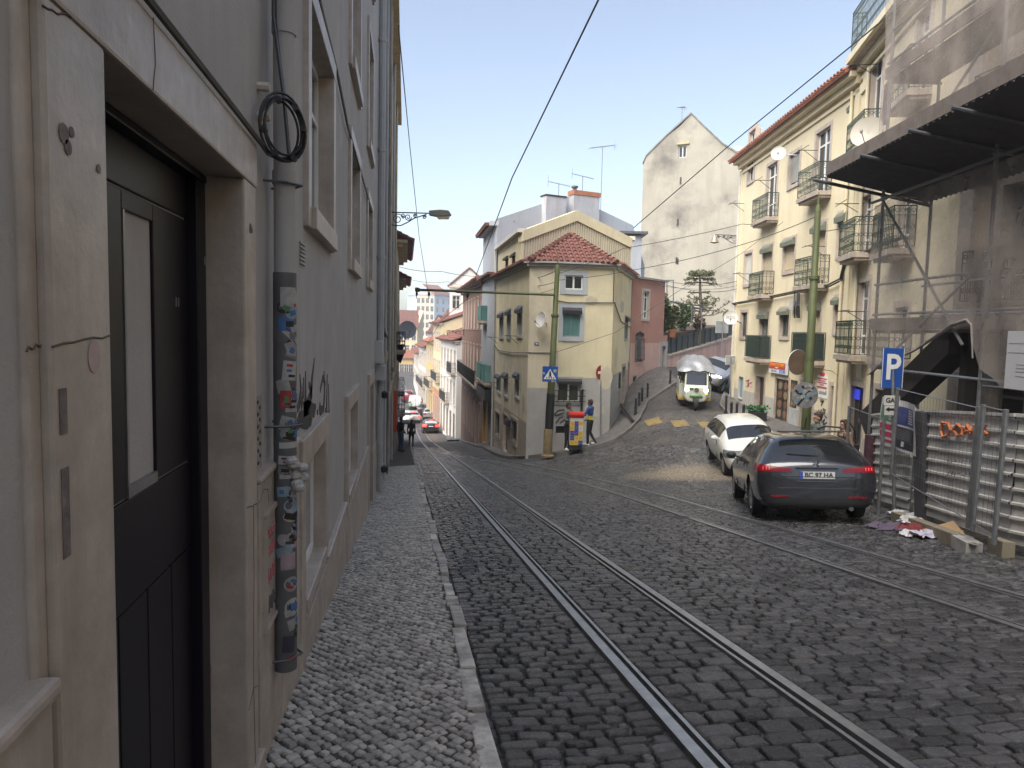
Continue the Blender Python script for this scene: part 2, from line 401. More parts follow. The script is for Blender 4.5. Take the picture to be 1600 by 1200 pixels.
def stone_poly(a, b, c, d, n8=True, j=.008):
    q = np.array([a, b, c, d], float); q += (rng.random((4, 2))-.5)*2*j
    if not n8: return q
    out = []
    for i in range(4):
        p = q[i]; pv = q[i-1]; nx = q[(i+1) % 4]
        k = .05+.09*rng.random()
        out.append(p+(pv-p)*k); out.append(p+(nx-p)*k)
    return np.array(out)
M_SETT = mat('basalt_setts', (.058, .0575, .061), .27, .4, 9, .7, 45, island=.5, col2=(.11, .105, .10), amt=.4, streak=.4, stain=(.036, .036, .038), ssc=.7)
def drift(m):
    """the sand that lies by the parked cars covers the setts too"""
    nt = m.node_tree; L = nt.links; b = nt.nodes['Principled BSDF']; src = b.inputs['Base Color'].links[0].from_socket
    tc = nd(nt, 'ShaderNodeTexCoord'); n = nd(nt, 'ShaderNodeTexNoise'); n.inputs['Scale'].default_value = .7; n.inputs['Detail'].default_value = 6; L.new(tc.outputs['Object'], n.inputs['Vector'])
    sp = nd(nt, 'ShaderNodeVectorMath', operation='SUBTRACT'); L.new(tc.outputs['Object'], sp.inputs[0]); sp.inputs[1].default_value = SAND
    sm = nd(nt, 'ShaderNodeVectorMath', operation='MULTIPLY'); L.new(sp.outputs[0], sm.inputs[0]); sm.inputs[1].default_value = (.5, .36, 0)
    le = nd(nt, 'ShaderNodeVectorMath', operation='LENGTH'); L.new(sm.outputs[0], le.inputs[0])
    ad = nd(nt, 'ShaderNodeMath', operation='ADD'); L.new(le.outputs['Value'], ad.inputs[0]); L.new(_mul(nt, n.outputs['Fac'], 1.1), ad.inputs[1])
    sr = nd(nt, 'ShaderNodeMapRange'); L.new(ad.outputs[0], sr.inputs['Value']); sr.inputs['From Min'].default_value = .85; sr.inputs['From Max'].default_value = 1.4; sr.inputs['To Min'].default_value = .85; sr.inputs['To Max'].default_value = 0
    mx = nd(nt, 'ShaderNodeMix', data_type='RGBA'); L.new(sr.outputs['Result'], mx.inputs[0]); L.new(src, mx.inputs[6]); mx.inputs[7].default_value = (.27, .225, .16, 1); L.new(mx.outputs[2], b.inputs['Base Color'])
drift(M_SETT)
def lay():
    out = []
    strips = [(lambda s: .475+bend(s), lambda s: railu(0, s)-.055, .145, .10, 1.), (lambda s: railu(0, s)+.10, lambda s: railu(1, s)-.10, .185, .112, 0.),
              (lambda s: railu(1, s)+.055, lambda s: railu(2, s)-.055, .165, .102, .6), (lambda s: railu(2, s)+.10, lambda s: railu(3, s)-.10, .175, .11, 0.), (lambda s: railu(3, s)+.055, right_edge, .165, .104, -.5)]
    for si, (lf, rf, w, d, wob) in enumerate(strips):
        s = 1.2
        row = 0
        while s < (46 if si < 4 else 27):
            dd = d*(.82+.4*rng.random())
            if s > 22: dd *= 1.25
            if si == 1 and s < 5.5: dd *= 1.2
            L0, R0 = float(lf(s)), float(rf(s)); wd = R0-L0
            n = max(1, int(round(wd/(w*(1.25 if s > 22 else 1)))))
            if wd > .12:
                cuts = np.linspace(0, 1, n+1); cuts[1:-1] += (rng.random(n-1)-.5)*.55/n+((row % 2)*.5-.25)*.6/n
                ph = wob*(.10*np.sin(cuts*wd*1.7+s*.18)+.04*np.sin(cuts*wd*4.1+s*.7))
                x0 = L0+cuts*wd; x1 = float(lf(s+dd))+cuts*(float(rf(s+dd))-float(lf(s+dd)))
                g = .010 if s < 14 else .008
                for i in range(n):
                    if rng.random() < .004: continue
                    out.append(stone_poly((x0[i]+g, s+g+ph[i]), (x0[i+1]-g, s+g+ph[i+1]), (x1[i+1]-g, s+dd-g+ph[i+1]), (x1[i]+g, s+dd-g+ph[i]), s < 16, .009 if s < 12 else .007))
            s += dd; row += 1
    return out
_gz = {}
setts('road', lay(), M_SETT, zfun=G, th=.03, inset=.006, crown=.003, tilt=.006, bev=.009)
# ------------------------------------------------------------------ left pavement of small limestone cubes, kerb stones
UW = -.62        # street face of the left-hand houses
def calcada():
    out = []; a = .057; ang = R_(38); ca, sa = math.cos(ang), math.sin(ang)
    s1 = 33
    for i in range(-60, 640):
        for j in range(-640, 340):
            x = i*a*ca-j*a*sa*1.0; y = i*a*sa+j*a*ca
            if not (2.2 < y < s1 and UW-.02 < x < .345): continue
            if y > 16 and (i+j) % 1: continue
            jit = (rng.random(2)-.5)*.014; h = a*.5*(.74+.2*rng.random()); th = ang+(rng.random()-.5)*.4
            c_, s_ = math.cos(th), math.sin(th); e = .78+.4*rng.random()
            q = [(x+jit[0]+(px*e*c_-py*s_)*h, y+jit[1]+(px*e*s_+py*c_)*h) for px, py in ((-1, -1), (1, -1), (1, 1), (-1, 1))]
            out.append(stone_poly(*q, n8=y < 8, j=.006))
    return out
zpave = lambda u, s: zmain(s)+.115
M_CALC = mat('limestone_cubes', (.37, .35, .315), .42, .2, 14, .4, 70, island=.32, col2=(.13, .12, .11), amt=.5, lap=(.48, .6))
setts('pavement', calcada(), M_CALC, zfun=zpave, th=.02, inset=.004, crown=.002, tilt=.005, bev=.005)
mb = MB()
ss = [-6]+[i*1.0 for i in range(0, 36)]+[40, 50, 60, 70]
for a, b in zip(ss[:-1], ss[1:]):
    za, zb = float(zpave(0, a))-.012, float(zpave(0, b))-.012
    mb.add([(UW-.2, a, za), (.36, a, za), (.36, b, zb), (UW-.2, b, zb)], [(0, 1, 2, 3)])
tag(mb.obj('pavement_bed', mat('pavement_grout', (.06, .055, .05), .9, .3, 12, .4, 60, col2=(.07, .065, .058), amt=.5)), kind='structure')
M_KERB = mat('kerb_stone', (.42, .40, .36), .6, .3, 8, .6, 25, island=.35, col2=(.14, .13, .12), amt=.75, lap=(.45, .62))
def kerb():
    mb = MB(); s = -3.
    while s < 60:
        l = .3+.65*random.random(); j = random.uniform(-.022, .014); h = random.uniform(-.022, .012)
        z0, z1 = float(zpave(0, s)), float(zpave(0, s+l)); g = .02; w = random.uniform(.095, .12)
        b0, b1 = float(bend(s)), float(bend(s+l)); x = .465+j
        p = [(x-w, s+g), (x, s+g), (x+random.uniform(-.01, .01), s+l-g), (x-w, s+l-g)]
        mb.hexa([(p[k][0]+(b0 if k < 2 else b1), p[k][1], (z0 if k < 2 else z1)-.28) for k in range(4)]+[(p[k][0]+(b0 if k < 2 else b1)+(.0 if k in (0, 3) else -.015), p[k][1], (z0 if k < 2 else z1)+h+.004) for k in range(4)])
        s += l
    tag(mb.obj('kerb', M_KERB, bevel=.012), kind='structure')
kerb()
# ------------------------------------------------------------------ rails
M_RAIL = mat('worn_rail_steel', (.34, .345, .355), .36, .2, 12, metal=.75)
M_GROOVE = mat('rail_groove', (.02, .019, .018), .7, .2)
def rail_mesh(k, s0, s1):
    top = MB(); gr = MB()
    ss = np.concatenate([np.arange(s0, min(s1, 50), .5), np.arange(50, s1+.1, 3)]) if s1 > 50 else np.arange(s0, s1+.01, .5)
    us = railu(k, ss); sg = 1 if k % 2 == 0 else -1
    def strip(mb, o0, o1, h0, h1):
        b = len(mb.v)
        for u, s in zip(us, ss):
            z = g1(u, s)
            mb.v += [(u+o0, s, z+h1-.1), (u+o0, s, z+h0), (u+o1, s, z+h1), (u+o1, s, z+h1-.1)]
        for i in range(len(ss)-1):
            q = b+i*4
            for j in range(3): mb.f.append((q+j, q+j+1, q+j+5, q+j+4)); mb.m.append(0)
        mb.f.append((b, b+1, b+2, b+3)); mb.f.append((b+(len(ss)-1)*4+3, b+(len(ss)-1)*4+2, b+(len(ss)-1)*4+1, b+(len(ss)-1)*4)); mb.m += [0, 0]
    strip(top, -sg*.040, sg*.026, .012, .012); strip(top, sg*.064, sg*.088, .008, .008)
    strip(gr, sg*.0262, sg*.0638, -.014, -.014)
    return top, gr
for (a, b, s1, lab) in ((0, 1, 150, 'tram track nearest the left pavement running down the hill'), (2, 3, 40, 'right-hand tram track that merges into the other one')):
    t = thing('tram_track', lab, 'tram track', (railu(a, 2.), 2, g1(railu(a, 2.), 2.)), 'tram tracks in the cobbles')
    for k in (a, b):
        top, gr = rail_mesh(k, .6, s1)
        o = top.obj('rail', M_RAIL, t); gr.obj('groove', M_GROOVE, o)
# ------------------------------------------------------------------ right-hand pavements
def pave_strip(name, wall, kerbl, m, up=.12, label=None):
    """wall and kerbl: plan points, the same number in each"""
    mb = MB(); n = len(wall)
    W_ = np.array(wall, float); K_ = np.array(kerbl, float); den = 8
    ts = np.linspace(0, n-1, (n-1)*den+1)
    f = lambda A, t: np.array([np.interp(t, range(n), A[:, 0]), np.interp(t, range(n), A[:, 1])])
    rows = []
    for t in ts:
        w, k = f(W_, t), f(K_, t)
        d = (w-k); L = np.hypot(*d)+1e-6; kin = k+d/L*min(.14, L*.4)
        rows.append([k, k, kin, (kin+w)/2, w])
    b = 0
    for r in rows:
        for i, p in enumerate(r):
            mb.v.append((p[0], p[1], g1(*p)+(up if i else -.3)+(.006 if i in (1, 2) else 0)))
    for i in range(len(rows)-1):
        for j in range(4):
            q = i*5+j; mb.f.append((q, q+1, q+6, q+5)); mb.m.append(1 if j < 2 else 0)
    return tag(mb.obj(name, m), kind='structure')
M_PAVE2 = mat('pavement_cubes_far', (.115, .11, .105), .75, .35, 5, .8, 28, col2=(.06, .057, .055), amt=.6)
M_KERB2 = mat('kerb_stone_far', (.15, .143, .135), .7, .3, 4, .3, 30)
# ------------------------------------------------------------------ facades
class Fac:
    def __init__(s, p0, p1):
        s.p = Vector((p0[0], p0[1], 0)); e = Vector((p1[0]-p0[0], p1[1]-p0[1], 0)); s.L = e.length; s.d = e.normalized()
        n = Vector((-s.d.y, s.d.x, 0)); s.n = n if n.dot(-s.p) > 0 else -n
    def P(s, t, h, o=0.): return s.p+s.d*t+s.n*o+Vector((0, 0, h))
    def px(s, x, y, o=0.):
        r = ray(x, y); k = (s.n.dot(s.p)+o)/s.n.dot(r); q = r*k-s.p
        return q.dot(s.d), q.z
    def t(s, x, y=600, o=0.): return s.px(x, y, o)[0]
    def R(s, xl, xr, yt, yb, o=0.):
        ym = (yt+yb)/2; a, b = sorted((s.px(xl, ym, o)[0], s.px(xr, ym, o)[0])); xc = (xl+xr)/2
        return (a, b, s.px(xc, yb, o)[1], s.px(xc, yt, o)[1])
    def box(s, mb, t0, t1, h0, h1, o0, o1, mi=0):
        mb.hexa([s.P(t0, h0, o0), s.P(t1, h0, o0), s.P(t1, h0, o1), s.P(t0, h0, o1), s.P(t0, h1, o0), s.P(t1, h1, o0), s.P(t1, h1, o1), s.P(t0, h1, o1)], mi); return mb
def bake_wall(f, name, parent, mats, t0, t1, h0, h1, ops, body=6., rev=.25, bands=(), top=None, shell=True):
    """the front of a house with real openings; bands = (h, material index) from the bottom; top = gable outline above h1"""
    mb = MB()
    ops = [o for o in ops if o[1] > t0 and o[0] < t1]
    ts = sorted({t0, t1} | {min(max(x, t0), t1) for o in ops for x in o[:2]}); hs = sorted({h0, h1} | {min(max(x, h0), h1) for o in ops for x in o[2:4]} | {h for h, _ in bands if h0 < h < h1})
    def mi(h):
        k = 0
        for hb, m in bands:
            if h > hb: k = m
        return k
    for i in range(len(ts)-1):
        for j in range(len(hs)-1):
            tc, hc = (ts[i]+ts[i+1])/2, (hs[j]+hs[j+1])/2
            if any(o[0] < tc < o[1] and o[2] < hc < o[3] for o in ops): continue
            mb.add([f.P(ts[i], hs[j]), f.P(ts[i+1], hs[j]), f.P(ts[i+1], hs[j+1]), f.P(ts[i], hs[j+1])], [(0, 1, 2, 3)], mi(hc))
    for o in ops:
        a, b, c, d = o[:4]; r = o[4] if len(o) > 4 else rev
        for q in (((a, c), (a, d)), ((b, c), (b, d)), ((a, c), (b, c)), ((a, d), (b, d))):
            (ta, ha), (tb, hb) = q
            mb.add([f.P(ta, ha), f.P(tb, hb), f.P(tb, hb, -r), f.P(ta, ha, -r)], [(0, 1, 2, 3)], mi((c+d)/2))
        mb.add([f.P(a, c, -r), f.P(b, c, -r), f.P(b, d, -r), f.P(a, d, -r)], [(0, 1, 2, 3)], mi((c+d)/2))
    if top:
        pts = [f.P(t, h) for t, h in top]; n = len(pts)
        if shell: mb.prism(pts, f.n*-body, mi(h1+.1))
        else: mb.add(pts, [tuple(range(n))], mi(h1+.1))
    if shell:
        c = [f.P(t0, h0), f.P(t1, h0), f.P(t1, h0, -body), f.P(t0, h0, -body), f.P(t0, h1), f.P(t1, h1), f.P(t1, h1, -body), f.P(t0, h1, -body)]
        mb.add(c, [(4, 5, 6, 7), (1, 2, 6, 5), (2, 3, 7, 6), (3, 0, 4, 7)], mi(h1))
    me = mb.obj(name, mats, parent)
    return me
def win(f, b, R, kind='sash', sw=.13, sm=STONE, dep=.13, fm=WHITE, gm=GLASS, box=None, shut=None, half=1., so=.025, sill=True, name='window', bars=None, mull=1):
    t0, t1, h0, h1 = R; w, h = t1-t0, h1-h0
    mb = MB(); fw = .055 if kind != 'door' else .06
    o0, o1 = -dep-.05, -dep
    if kind == 'door':
        f.box(mb, t0, t1, h0, h1, o0, o1)
        nc = 2 if w > 1. else 1; cw = w/nc
        for i in range(nc):
            for a, c in ((.08, .38), (.44, .9)):
                f.box(mb, t0+cw*i+cw*.16, t0+cw*(i+1)-cw*.16, h0+h*a, h0+h*c, o1, o1+.02)
        fr = mb.obj(name, fm, b)
        k = MB(); k.box(f.P(t0+w*(.52 if nc > 1 else .85), h0+h*.45, o1+.035), (.05, .05, .12)); k.obj('handle', STEEL, fr)
    elif kind == 'blank':
        f.box(mb, t0, t1, h0, h1, -dep, -dep+.02); fr = mb.obj(name, fm, b)
    else:
        f.box(mb, t0, t0+fw, h0, h1, o0, o1); f.box(mb, t1-fw, t1, h0, h1, o0, o1); f.box(mb, t0+fw, t1-fw, h0, h0+fw, o0, o1); f.box(mb, t0+fw, t1-fw, h1-fw, h1, o0, o1)
        for i in range(mull):
            tm = t0+w*(i+1)/(mull+1); f.box(mb, tm-.035, tm+.035, h0+fw, h1-fw, o0, o1+.01)
        if kind == 'french':
            for q in (.27, .78): f.box(mb, t0+fw, t1-fw, h0+h*q-.03, h0+h*q+.03, o0+.004, o1-.004)
        elif kind == 'sash' and h > 1.2: f.box(mb, t0+fw, t1-fw, h0+h*.68-.02, h0+h*.68+.02, o0+.004, o1-.004)
        fr = mb.obj(name, fm, b)
        pb = MB(); f.box(pb, t0+fw*.5, t1-fw*.5, h0+fw*.5, h1-fw*.5, o0+.008, o0+.025); pb.obj('pane', gm, fr)
    if sw > 0:
        sb = MB()
        e_ = .004; f.box(sb, t0-sw, t0+e_, h0-(sw if sill else 0), h1-e_, -dep-.02, so); f.box(sb, t1-e_, t1+sw, h0-(sw if sill else 0), h1-e_, -dep-.02, so); f.box(sb, t0-sw, t1+sw, h1-e_, h1+sw, -dep-.02, so+.003)
        if sill: f.box(sb, t0+e_, t1-e_, h0-sw, h0+e_, -dep-.01, so+.03)
        sb.obj('surround', sm, fr, bevel=.006 if f.p.length < 20 and sw > .1 and f.L > 15 and f.p.x < 0 else 0)
    if box is not None:
        k = MB(); bh = min(.26, h*.2)
        pts = [f.P(t0-.04, h1-bh, .0), f.P(t0-.04, h1-bh, .17), f.P(t0-.04, h1-bh*.35, .18), f.P(t0-.04, h1+.04, .08), f.P(t0-.04, h1+.04, .0)]
        k.prism(pts, f.d*(w+.08)); k.obj('shutter_box', box, fr)
    if shut is not None:
        k = MB(); n = max(6, int(h*half/.06)); hb = h1-h*half
        for i in range(n):
            a = hb+h*half*i/n; f.box(k, t0+.02, t1-.02, a+.006, a+h*half/n, -dep+.012, -dep+.035)
        k.obj('roller_shutter', shut, fr)
    if bars is not None:
        k = MB()
        for i in range(5): x = t0+w*(i+.5)/5; f.box(k, x-.008, x+.008, h0, h1, .03, .046)
        for q in (.05, .5, .95): f.box(k, t0-.06, t1+.06, h0+h*q-.01, h0+h*q+.01, .046, .06)
        k.obj('window_bars', bars, fr)
    return fr
def balcony(f, b, t0, t1, h, dp=.55, rh=1., m=GREENIRON, solid=None, sm=STONEDIRTY, pot=False):
    k = MB(); f.box(k, t0, t1, h-.14, h, -.05, dp)
    f.box(k, t0+.05, t1-.05, h-.22, h-.14, -.05, dp-.08)
    sl = k.obj('balcony', sm, b)
    r = MB()
    def seg(A, B):
        A, B = Vector(A), Vector(B); L = (B-A).length; n = max(2, int(L/.115))
        z = Vector((0, 0, 1))
        for hh, rr in ((.05, .011), (.78*rh, .009), (rh, .018)): r.tube([A+z*hh, B+z*hh], rr, 4)
        for i in range(n+1):
            p = A+(B-A)*i/n; r.tube([p+z*.05, p+z*rh], .011 if 0 < i < n else .016, 4)
            if i < n and not solid:
                q = A+(B-A)*(i+.5)/n; d = (B-A)/L
                for hc, ra in ((.9*rh, .045), (.5*rh, .05), (.25*rh, .045)):
                    c = q+z*hc; r.tube([c+(d*math.cos(a)+z*math.sin(a))*ra for a in [j*math.pi/3 for j in range(7)]], .010, 3, cap=False)
    a, c, d_, e = f.P(t0+.03, h, .02), f.P(t0+.03, h, dp-.04), f.P(t1-.03, h, dp-.04), f.P(t1-.03, h, .02)
    seg(a, c); seg(c, d_); seg(d_, e)
    rl = r.obj('railing', m, sl)
    if solid is not None:
        k = MB(); f.box(k, t0+.05, t1-.05, h+.06, h+rh-.03, dp-.075, dp-.06); f.box(k, t0+.05, t0+.062, h+.06, h+rh-.03, .05, dp-.075); f.box(k, t1-.062, t1-.05, h+.06, h+rh-.03, .05, dp-.075)
        k.obj('balcony_screen', solid, sl)
    return sl
def bracket(f, b, t, h, m=IRON, out=.7, span=.55):
    k = MB(); k.tube([f.P(t, h, 0), f.P(t, h, out)], .013, 4); k.tube([f.P(t, h-.35, 0), f.P(t, h, out*.7)], .011, 4); k.tube([f.P(t-span, h+.02, out*.8), f.P(t+span, h+.02, out*.8)], .012, 4)
    k.obj('clothes_line_bracket', m, b)
def pipe(f, parent, t, h0, h1, r=.05, o=.07, m=None, name='drainpipe', n=8, step=2.2):
    k = MB(); k.tube([f.P(t, h0, o), f.P(t, h1, o)], r, n)
    h = h0+.6
    while h < h1: k.tube([f.P(t, h, o), f.P(t, h+.07, o)], r*1.18, n); h += step
    return k.obj(name, m, parent, smooth=True)
def tiles(name, parent, A, B, C, D, m=TILE, w=.2, st=.36, slab=True):
    """barrel tiles on a slope: eave A to B, top edge D (over A) to C (over B)"""
    A, B, C, D = [Vector(q) for q in (A, B, C, D)]
    x = (B-A).normalized(); nrm = x.cross((C+D)/2-A).normalized(); nrm = nrm if nrm.z > 0 else -nrm; y = nrm.cross(x); y = y if y.z > 0 else -y
    L = (B-A).length; d2 = lambda q: ((q-A).dot(x), (q-A).dot(y)); (cx, cy), (dx, dy) = d2(C), d2(D)
    def ymax(q):
        if q < dx: return dy*q/max(dx, 1e-6)
        if q > cx: return cy*(L-q)/max(L-cx, 1e-6)
        return dy+(cy-dy)*(q-dx)/max(cx-dx, 1e-6)
    mb = MB(); n = max(1, int(L/w)); w = L/n
    for i in range(n):
        xc = (i+.5)*w; Y = ymax(xc)
        if Y < .1: continue
        k = max(1, int(round(Y/st))); s_ = Y/k
        for j in range(k):
            y0, y1 = j*s_-.03, (j+1)*s_+.03; vs = []
            for yy, lift, rr in ((y0, .035, w*.36), (y1, .0, w*.29)):
                for q in range(6):
                    t = math.pi*q/5
                    vs.append(A+x*(xc-rr*math.cos(t))+y*yy+nrm*(lift+rr*.85*math.sin(t)+random.uniform(-.004, .004)))
            mb.add(vs, [(q, q+1, q+7, q+6) for q in range(5)]+[(0, 1, 2, 3, 4, 5)])
    if slab: mb.prism([A, B, C, D] if (C-D).length > .02 else [A, B, C], nrm*-.08)
    return mb.obj(name, m, parent, smooth=True)
# ------------------------------------------------------------------ left-hand houses
PL_L = mat('grey_white_plaster', (.42, .415, .402), .85, .08, 2.2, .2, 60, streak=.5, stain=(.32, .295, .28), col2=(.34, .33, .315), amt=.7, lap=(.4, .68))
MARBLE = mat('beige_marble', (.46, .41, .355), .45, .14, 7, .12, 30, col2=(.32, .27, .225), amt=.8, streak=.6, stain=(.27, .215, .17), lap=(.4, .66))
F1 = Fac((UW, -4.), (UW, 15.8)); T1 = lambda s: s+4.
def left_house():
    b = thing('town_house', 'grey white plastered house with black street door and marble trim at the left edge', 'house', (UW-3, 6, -2))
    door = (T1(1.54), T1(2.77), -1.79, .535, .15)
    wins = []
    for s in (4.62, 7.93, 11.35): wins += [(T1(s), T1(s+1.38), .725, 1.97, .16), (T1(s), T1(s+1.38), 2.85, 4.5, .16), (T1(s), T1(s+1.38), 5.6, 7.2, .16)]
    low = [(T1(4.32), T1(5.4), -1.67, -.84, .24), (T1(7.6), T1(9.0), -1.80, -.90, .24)]
    d2 = (T1(12.1), T1(13.4), -3.4, -1.02, .24)
    bake_wall(F1, 'wall', b, [PL_L], 0, 19.8, -5.2, 12.5, [door]+wins+low+[d2], body=8)
    # marble dado in slabs with fine joints, stepped with the street
    def slabs(s0, s1, top, hb, th=.03):
        k = MB(); x = s0
        while x < s1-.05:
            l = min(.95+.35*random.random(), s1-x)
            h = hb
            for hh in ((top-.55, top) if top-hb > .8 else (top,)):
                F1.box(k, T1(x)+.003, T1(x+l)-.003, h+.003, hh-.003, -.02, th); h = hh
            x += l
        k.obj('dado', MARBLE, b, bevel=.004)
    slabs(-3.6, 1.27, -.64, -2.4, .03); slabs(3.0, 3.52, -.66, -2.5); slabs(3.53, 4.12, -.66, -2.5); slabs(4.12, 5.58, -1.86, -2.7); slabs(5.58, 7.4, -1.84, -2.9); slabs(7.4, 9.2, -1.98, -3.1); slabs(9.2, 11.9, -1.98, -3.4); slabs(13.6, 15.8, -2.4, -3.9)
    for q in ((0, T1(1.27), -.64, -.605, -.02, .048), (T1(3.0), T1(4.1), -.66, -.63, -.02, .045), (T1(5.6), T1(7.38), -1.84, -1.81, -.02, .045)):
        k = MB(); F1.box(k, *q); k.obj('dado_ledge', MARBLE, b, bevel=.012)
    # the street door
    k = MB(); dz = -.14
    F1.box(k, door[0]+.02, door[1]-.11, -1.76, -1.74+.0, dz-.05, dz); 
    F1.box(k, door[0]+.02, door[1]-.11, -1.74, .50, dz-.075, dz-.052)
    F1.box(k, door[0]+.02, door[1]-.11, .36, .50, dz-.051, dz)                       # top rail
    t_ = lambda s: T1(s)
    F1.box(k, door[0]+.02, t_(2.075), -.49, .352, dz-.051, dz); F1.box(k, t_(2.315), door[1]-.11, -.49, .352, dz-.051, dz); F1.box(k, t_(2.075), t_(2.315), .30, .352, dz-.051, dz)
    F1.box(k, door[0]+.02, door[1]-.11, -.80, -.498, dz-.051, dz)
    for i in range(5):
        a = door[0]+.02+i*(1.10/5); F1.box(k, a+.003, a+1.1/5-.003, -1.74, -.806, dz-.051, dz-.001)
    M_DOOR = mat('black_lacquered_door', (.010, .008, .014), .4, .12, 1, spec=.25)
    dr = k.obj('street_door', M_DOOR, b, bevel=.004)
    k = MB(); F1.box(k, t_(2.08), t_(2.31), -.485, .297, dz-.05, dz-.02); k.obj('pane', mat('mirror_glass', (.012, .012, .015), .02, .1, spec=.22), dr)
    k = MB(); F1.box(k, t_(2.078), t_(2.312), -.494, -.462, dz-.019, dz+.004); F1.box(k, t_(2.078), t_(2.09), -.462, .30, dz-.019, dz+.003); k.obj('pane_trim', STEEL, dr)
    k = MB(); F1.box(k, door[0]+.006, door[1]-.006, .50, .527, -.155, -.10); F1.box(k, door[1]-.11, door[1]-.007, -1.76, .50, -.17, -.105); F1.box(k, door[0]+.006, door[0]+.02, -1.76, .5, -.17, -.12); k.obj('door_frame', M_DOOR, dr, bevel=.006)
    k = MB(); k.ell(F1.P(door[0]+.10, -.72, dz+.05), (.03, .03, .03)); k.tube([F1.P(door[0]+.10, -.72, dz), F1.P(door[0]+.10, -.72, dz+.04)], .012); k.obj('door_knob', STEEL, dr, smooth=True)
    k = MB()
    for s, h in ((2.52, .05), (2.545, .05), (2.68, -.6), (2.68, -1.3), (2.66, .2)): F1.box(k, t_(s), t_(s)+.008, h, h+.03, -.085 if s > 2.6 else dz, -.083 if s > 2.6 else dz+.002)
    each(k, 'door_screw', STEEL, dr)
    k = MB()
    F1.box(k, t_(1.30), t_(1.545), -1.95, .53, -.16, .03); F1.box(k, t_(1.255), t_(1.30), -1.95, .52, -.1, .012)
    F1.box(k, t_(2.765), t_(2.96), -2.2, .53, -.16, .03)
    F1.box(k, t_(1.26), t_(2.975), .53, .70, -.16, .034); F1.box(k, t_(1.54)+.001, t_(2.77)-.001, -1.95, -1.76, -.2, .045)
    F1.box(k, t_(2.75), t_(3.0), -2.3, -1.79, -.05, .05)
    k.obj('door_surround', MARBLE, b, bevel=.008)
    k = MB(); k.tube([F1.P(t_(1.2), .74, .05), F1.P(t_(1.6), .715, .045), F1.P(t_(2.4), .715, .045), F1.P(t_(2.98), .705, .05), F1.P(t_(3.1), .70, .05), F1.P(t_(3.28), .72, .06)], .011, 6); k.obj('wall_cable', BLACK, b)
    k = MB(); rj = random.Random(3)
    def joint(pts, o, r=.0022):
        P_ = []
        for (sa, ha), (sb_, hb) in zip(pts[:-1], pts[1:]):
            for i in range(6): q = i/6; P_.append(F1.P(t_(sa+(sb_-sa)*q), ha+(hb-ha)*q+rj.uniform(-.004, .004), o))
        P_.append(F1.P(t_(pts[-1][0]), pts[-1][1], o)); k.tube(P_, r, 4)
    joint([(1.30, -.045), (1.54, -.03)], .0305); joint([(1.255, -.05), (1.30, -.045)], .0125); joint([(1.30, .505), (1.40, .53)], .0305); joint([(2.77, -.70), (2.96, -.73)], .0305); joint([(2.88, -.72), (2.885, -1.0), (2.86, -1.4), (2.89, -1.8)], .0305, .0015)
    joint([(2.77, -1.5), (2.86, -1.46), (2.96, -1.5)], .0305, .0015); joint([(1.8, .532), (1.82, .6), (1.81, .70)], .0345, .0012); joint([(3.0, -.74), (3.08, -.70), (3.18, -.72), (3.2, -.78)], .0305, .0012)
    each(k, 'stone_joint', mat('dark_joint', (.10, .08, .065), .9), b)
    # stains, sticker remains
    k = MB()
    for s, h, r in ((1.36, .32, .018), (1.375, .30, .014), (1.39, .33, .01), (2.86, .36, .02), (2.88, .355, .012), (1.5, .29, .009)): k.disc(F1.P(t_(s), h, .031), F1.n, r, .001, 9)
    F1.box(k, t_(1.318), t_(1.345), -.42, -.26, .0305, .032); F1.box(k, t_(1.318), t_(1.345), -.2, -.12, .0305, .032)
    each(k, 'paint_smudge', mat('grey_smudge', (.16, .14, .13), .8, .4, 30), b)
    k = MB(); k.disc(F1.P(t_(1.46), -.07, .031), F1.n, .032, .001, 16, sx=.8); k.obj('round_sticker', mat('faded_sticker', (.45, .34, .33), .7, .2, 20), b)
    # windows
    brownf = mat('bronze_frame', (.05, .05, .052), .45, .1)
    for i, w_ in enumerate(wins):
        win(F1, b, w_[:4], 'sash', .13, MARBLE, .09, WHITE, GLASS, so=.035)
    for w_ in low:
        fr = win(F1, b, w_[:4], 'blank', 0, MARBLE, .09, mat('frosted_pane', (.34, .36, .36), .6, .25, 25, spec=.15), name='window')
        k = MB(); a, c, d, e = w_[:4]
        F1.box(k, a-.16, a+.004, d-.9, e-.004, -.1, .04); F1.box(k, c-.004, c+.17, d-.06, e-.004, -.1, .04); F1.box(k, a-.16, c+.17, e-.004, e+.17, -.1, .045); F1.box(k, a+.004, c-.004, d-.08, d+.004, -.16, .05)
        k.obj('surround', MARBLE, fr, bevel=.008)
        k = MB(); F1.box(k, a+.01, a+.05, d, e, -.075, -.05); F1.box(k, c-.05, c-.01, d, e, -.075, -.05); F1.box(k, a+.05, c-.05, d, d+.05, -.075, -.05); F1.box(k, a+.05, c-.05, e-.05, e, -.075, -.05); F1.box(k, (a+c)/2-.02, (a+c)/2+.02, d+.05, e-.05, -.075, -.055); k.obj('window_frame', WHITE, fr)
    win(F1, b, d2[:4], 'door', .22, MARBLE, .2, mat('dark_brown_door', (.05, .035, .03), .5, .2), sill=False, so=.04, name='basement_door')
    # vents, meter hatch, nails
    k = MB(); v = F1.R(467, 475, 378, 415)
    for i in range(6): F1.box(k, v[0], v[1], v[2]+(v[3]-v[2])*i/6+.006, v[2]+(v[3]-v[2])*(i+.75)/6, .0, .012)
    k.obj('air_vent', mat('vent_grey', (.36, .36, .36), .6, .1), b)
    k = MB(); F1.box(k, t_(3.08), t_(3.19), -.62, -.31, 0, .004); hb_ = k.obj('cable_hatch', CONC, b)
    k = MB()
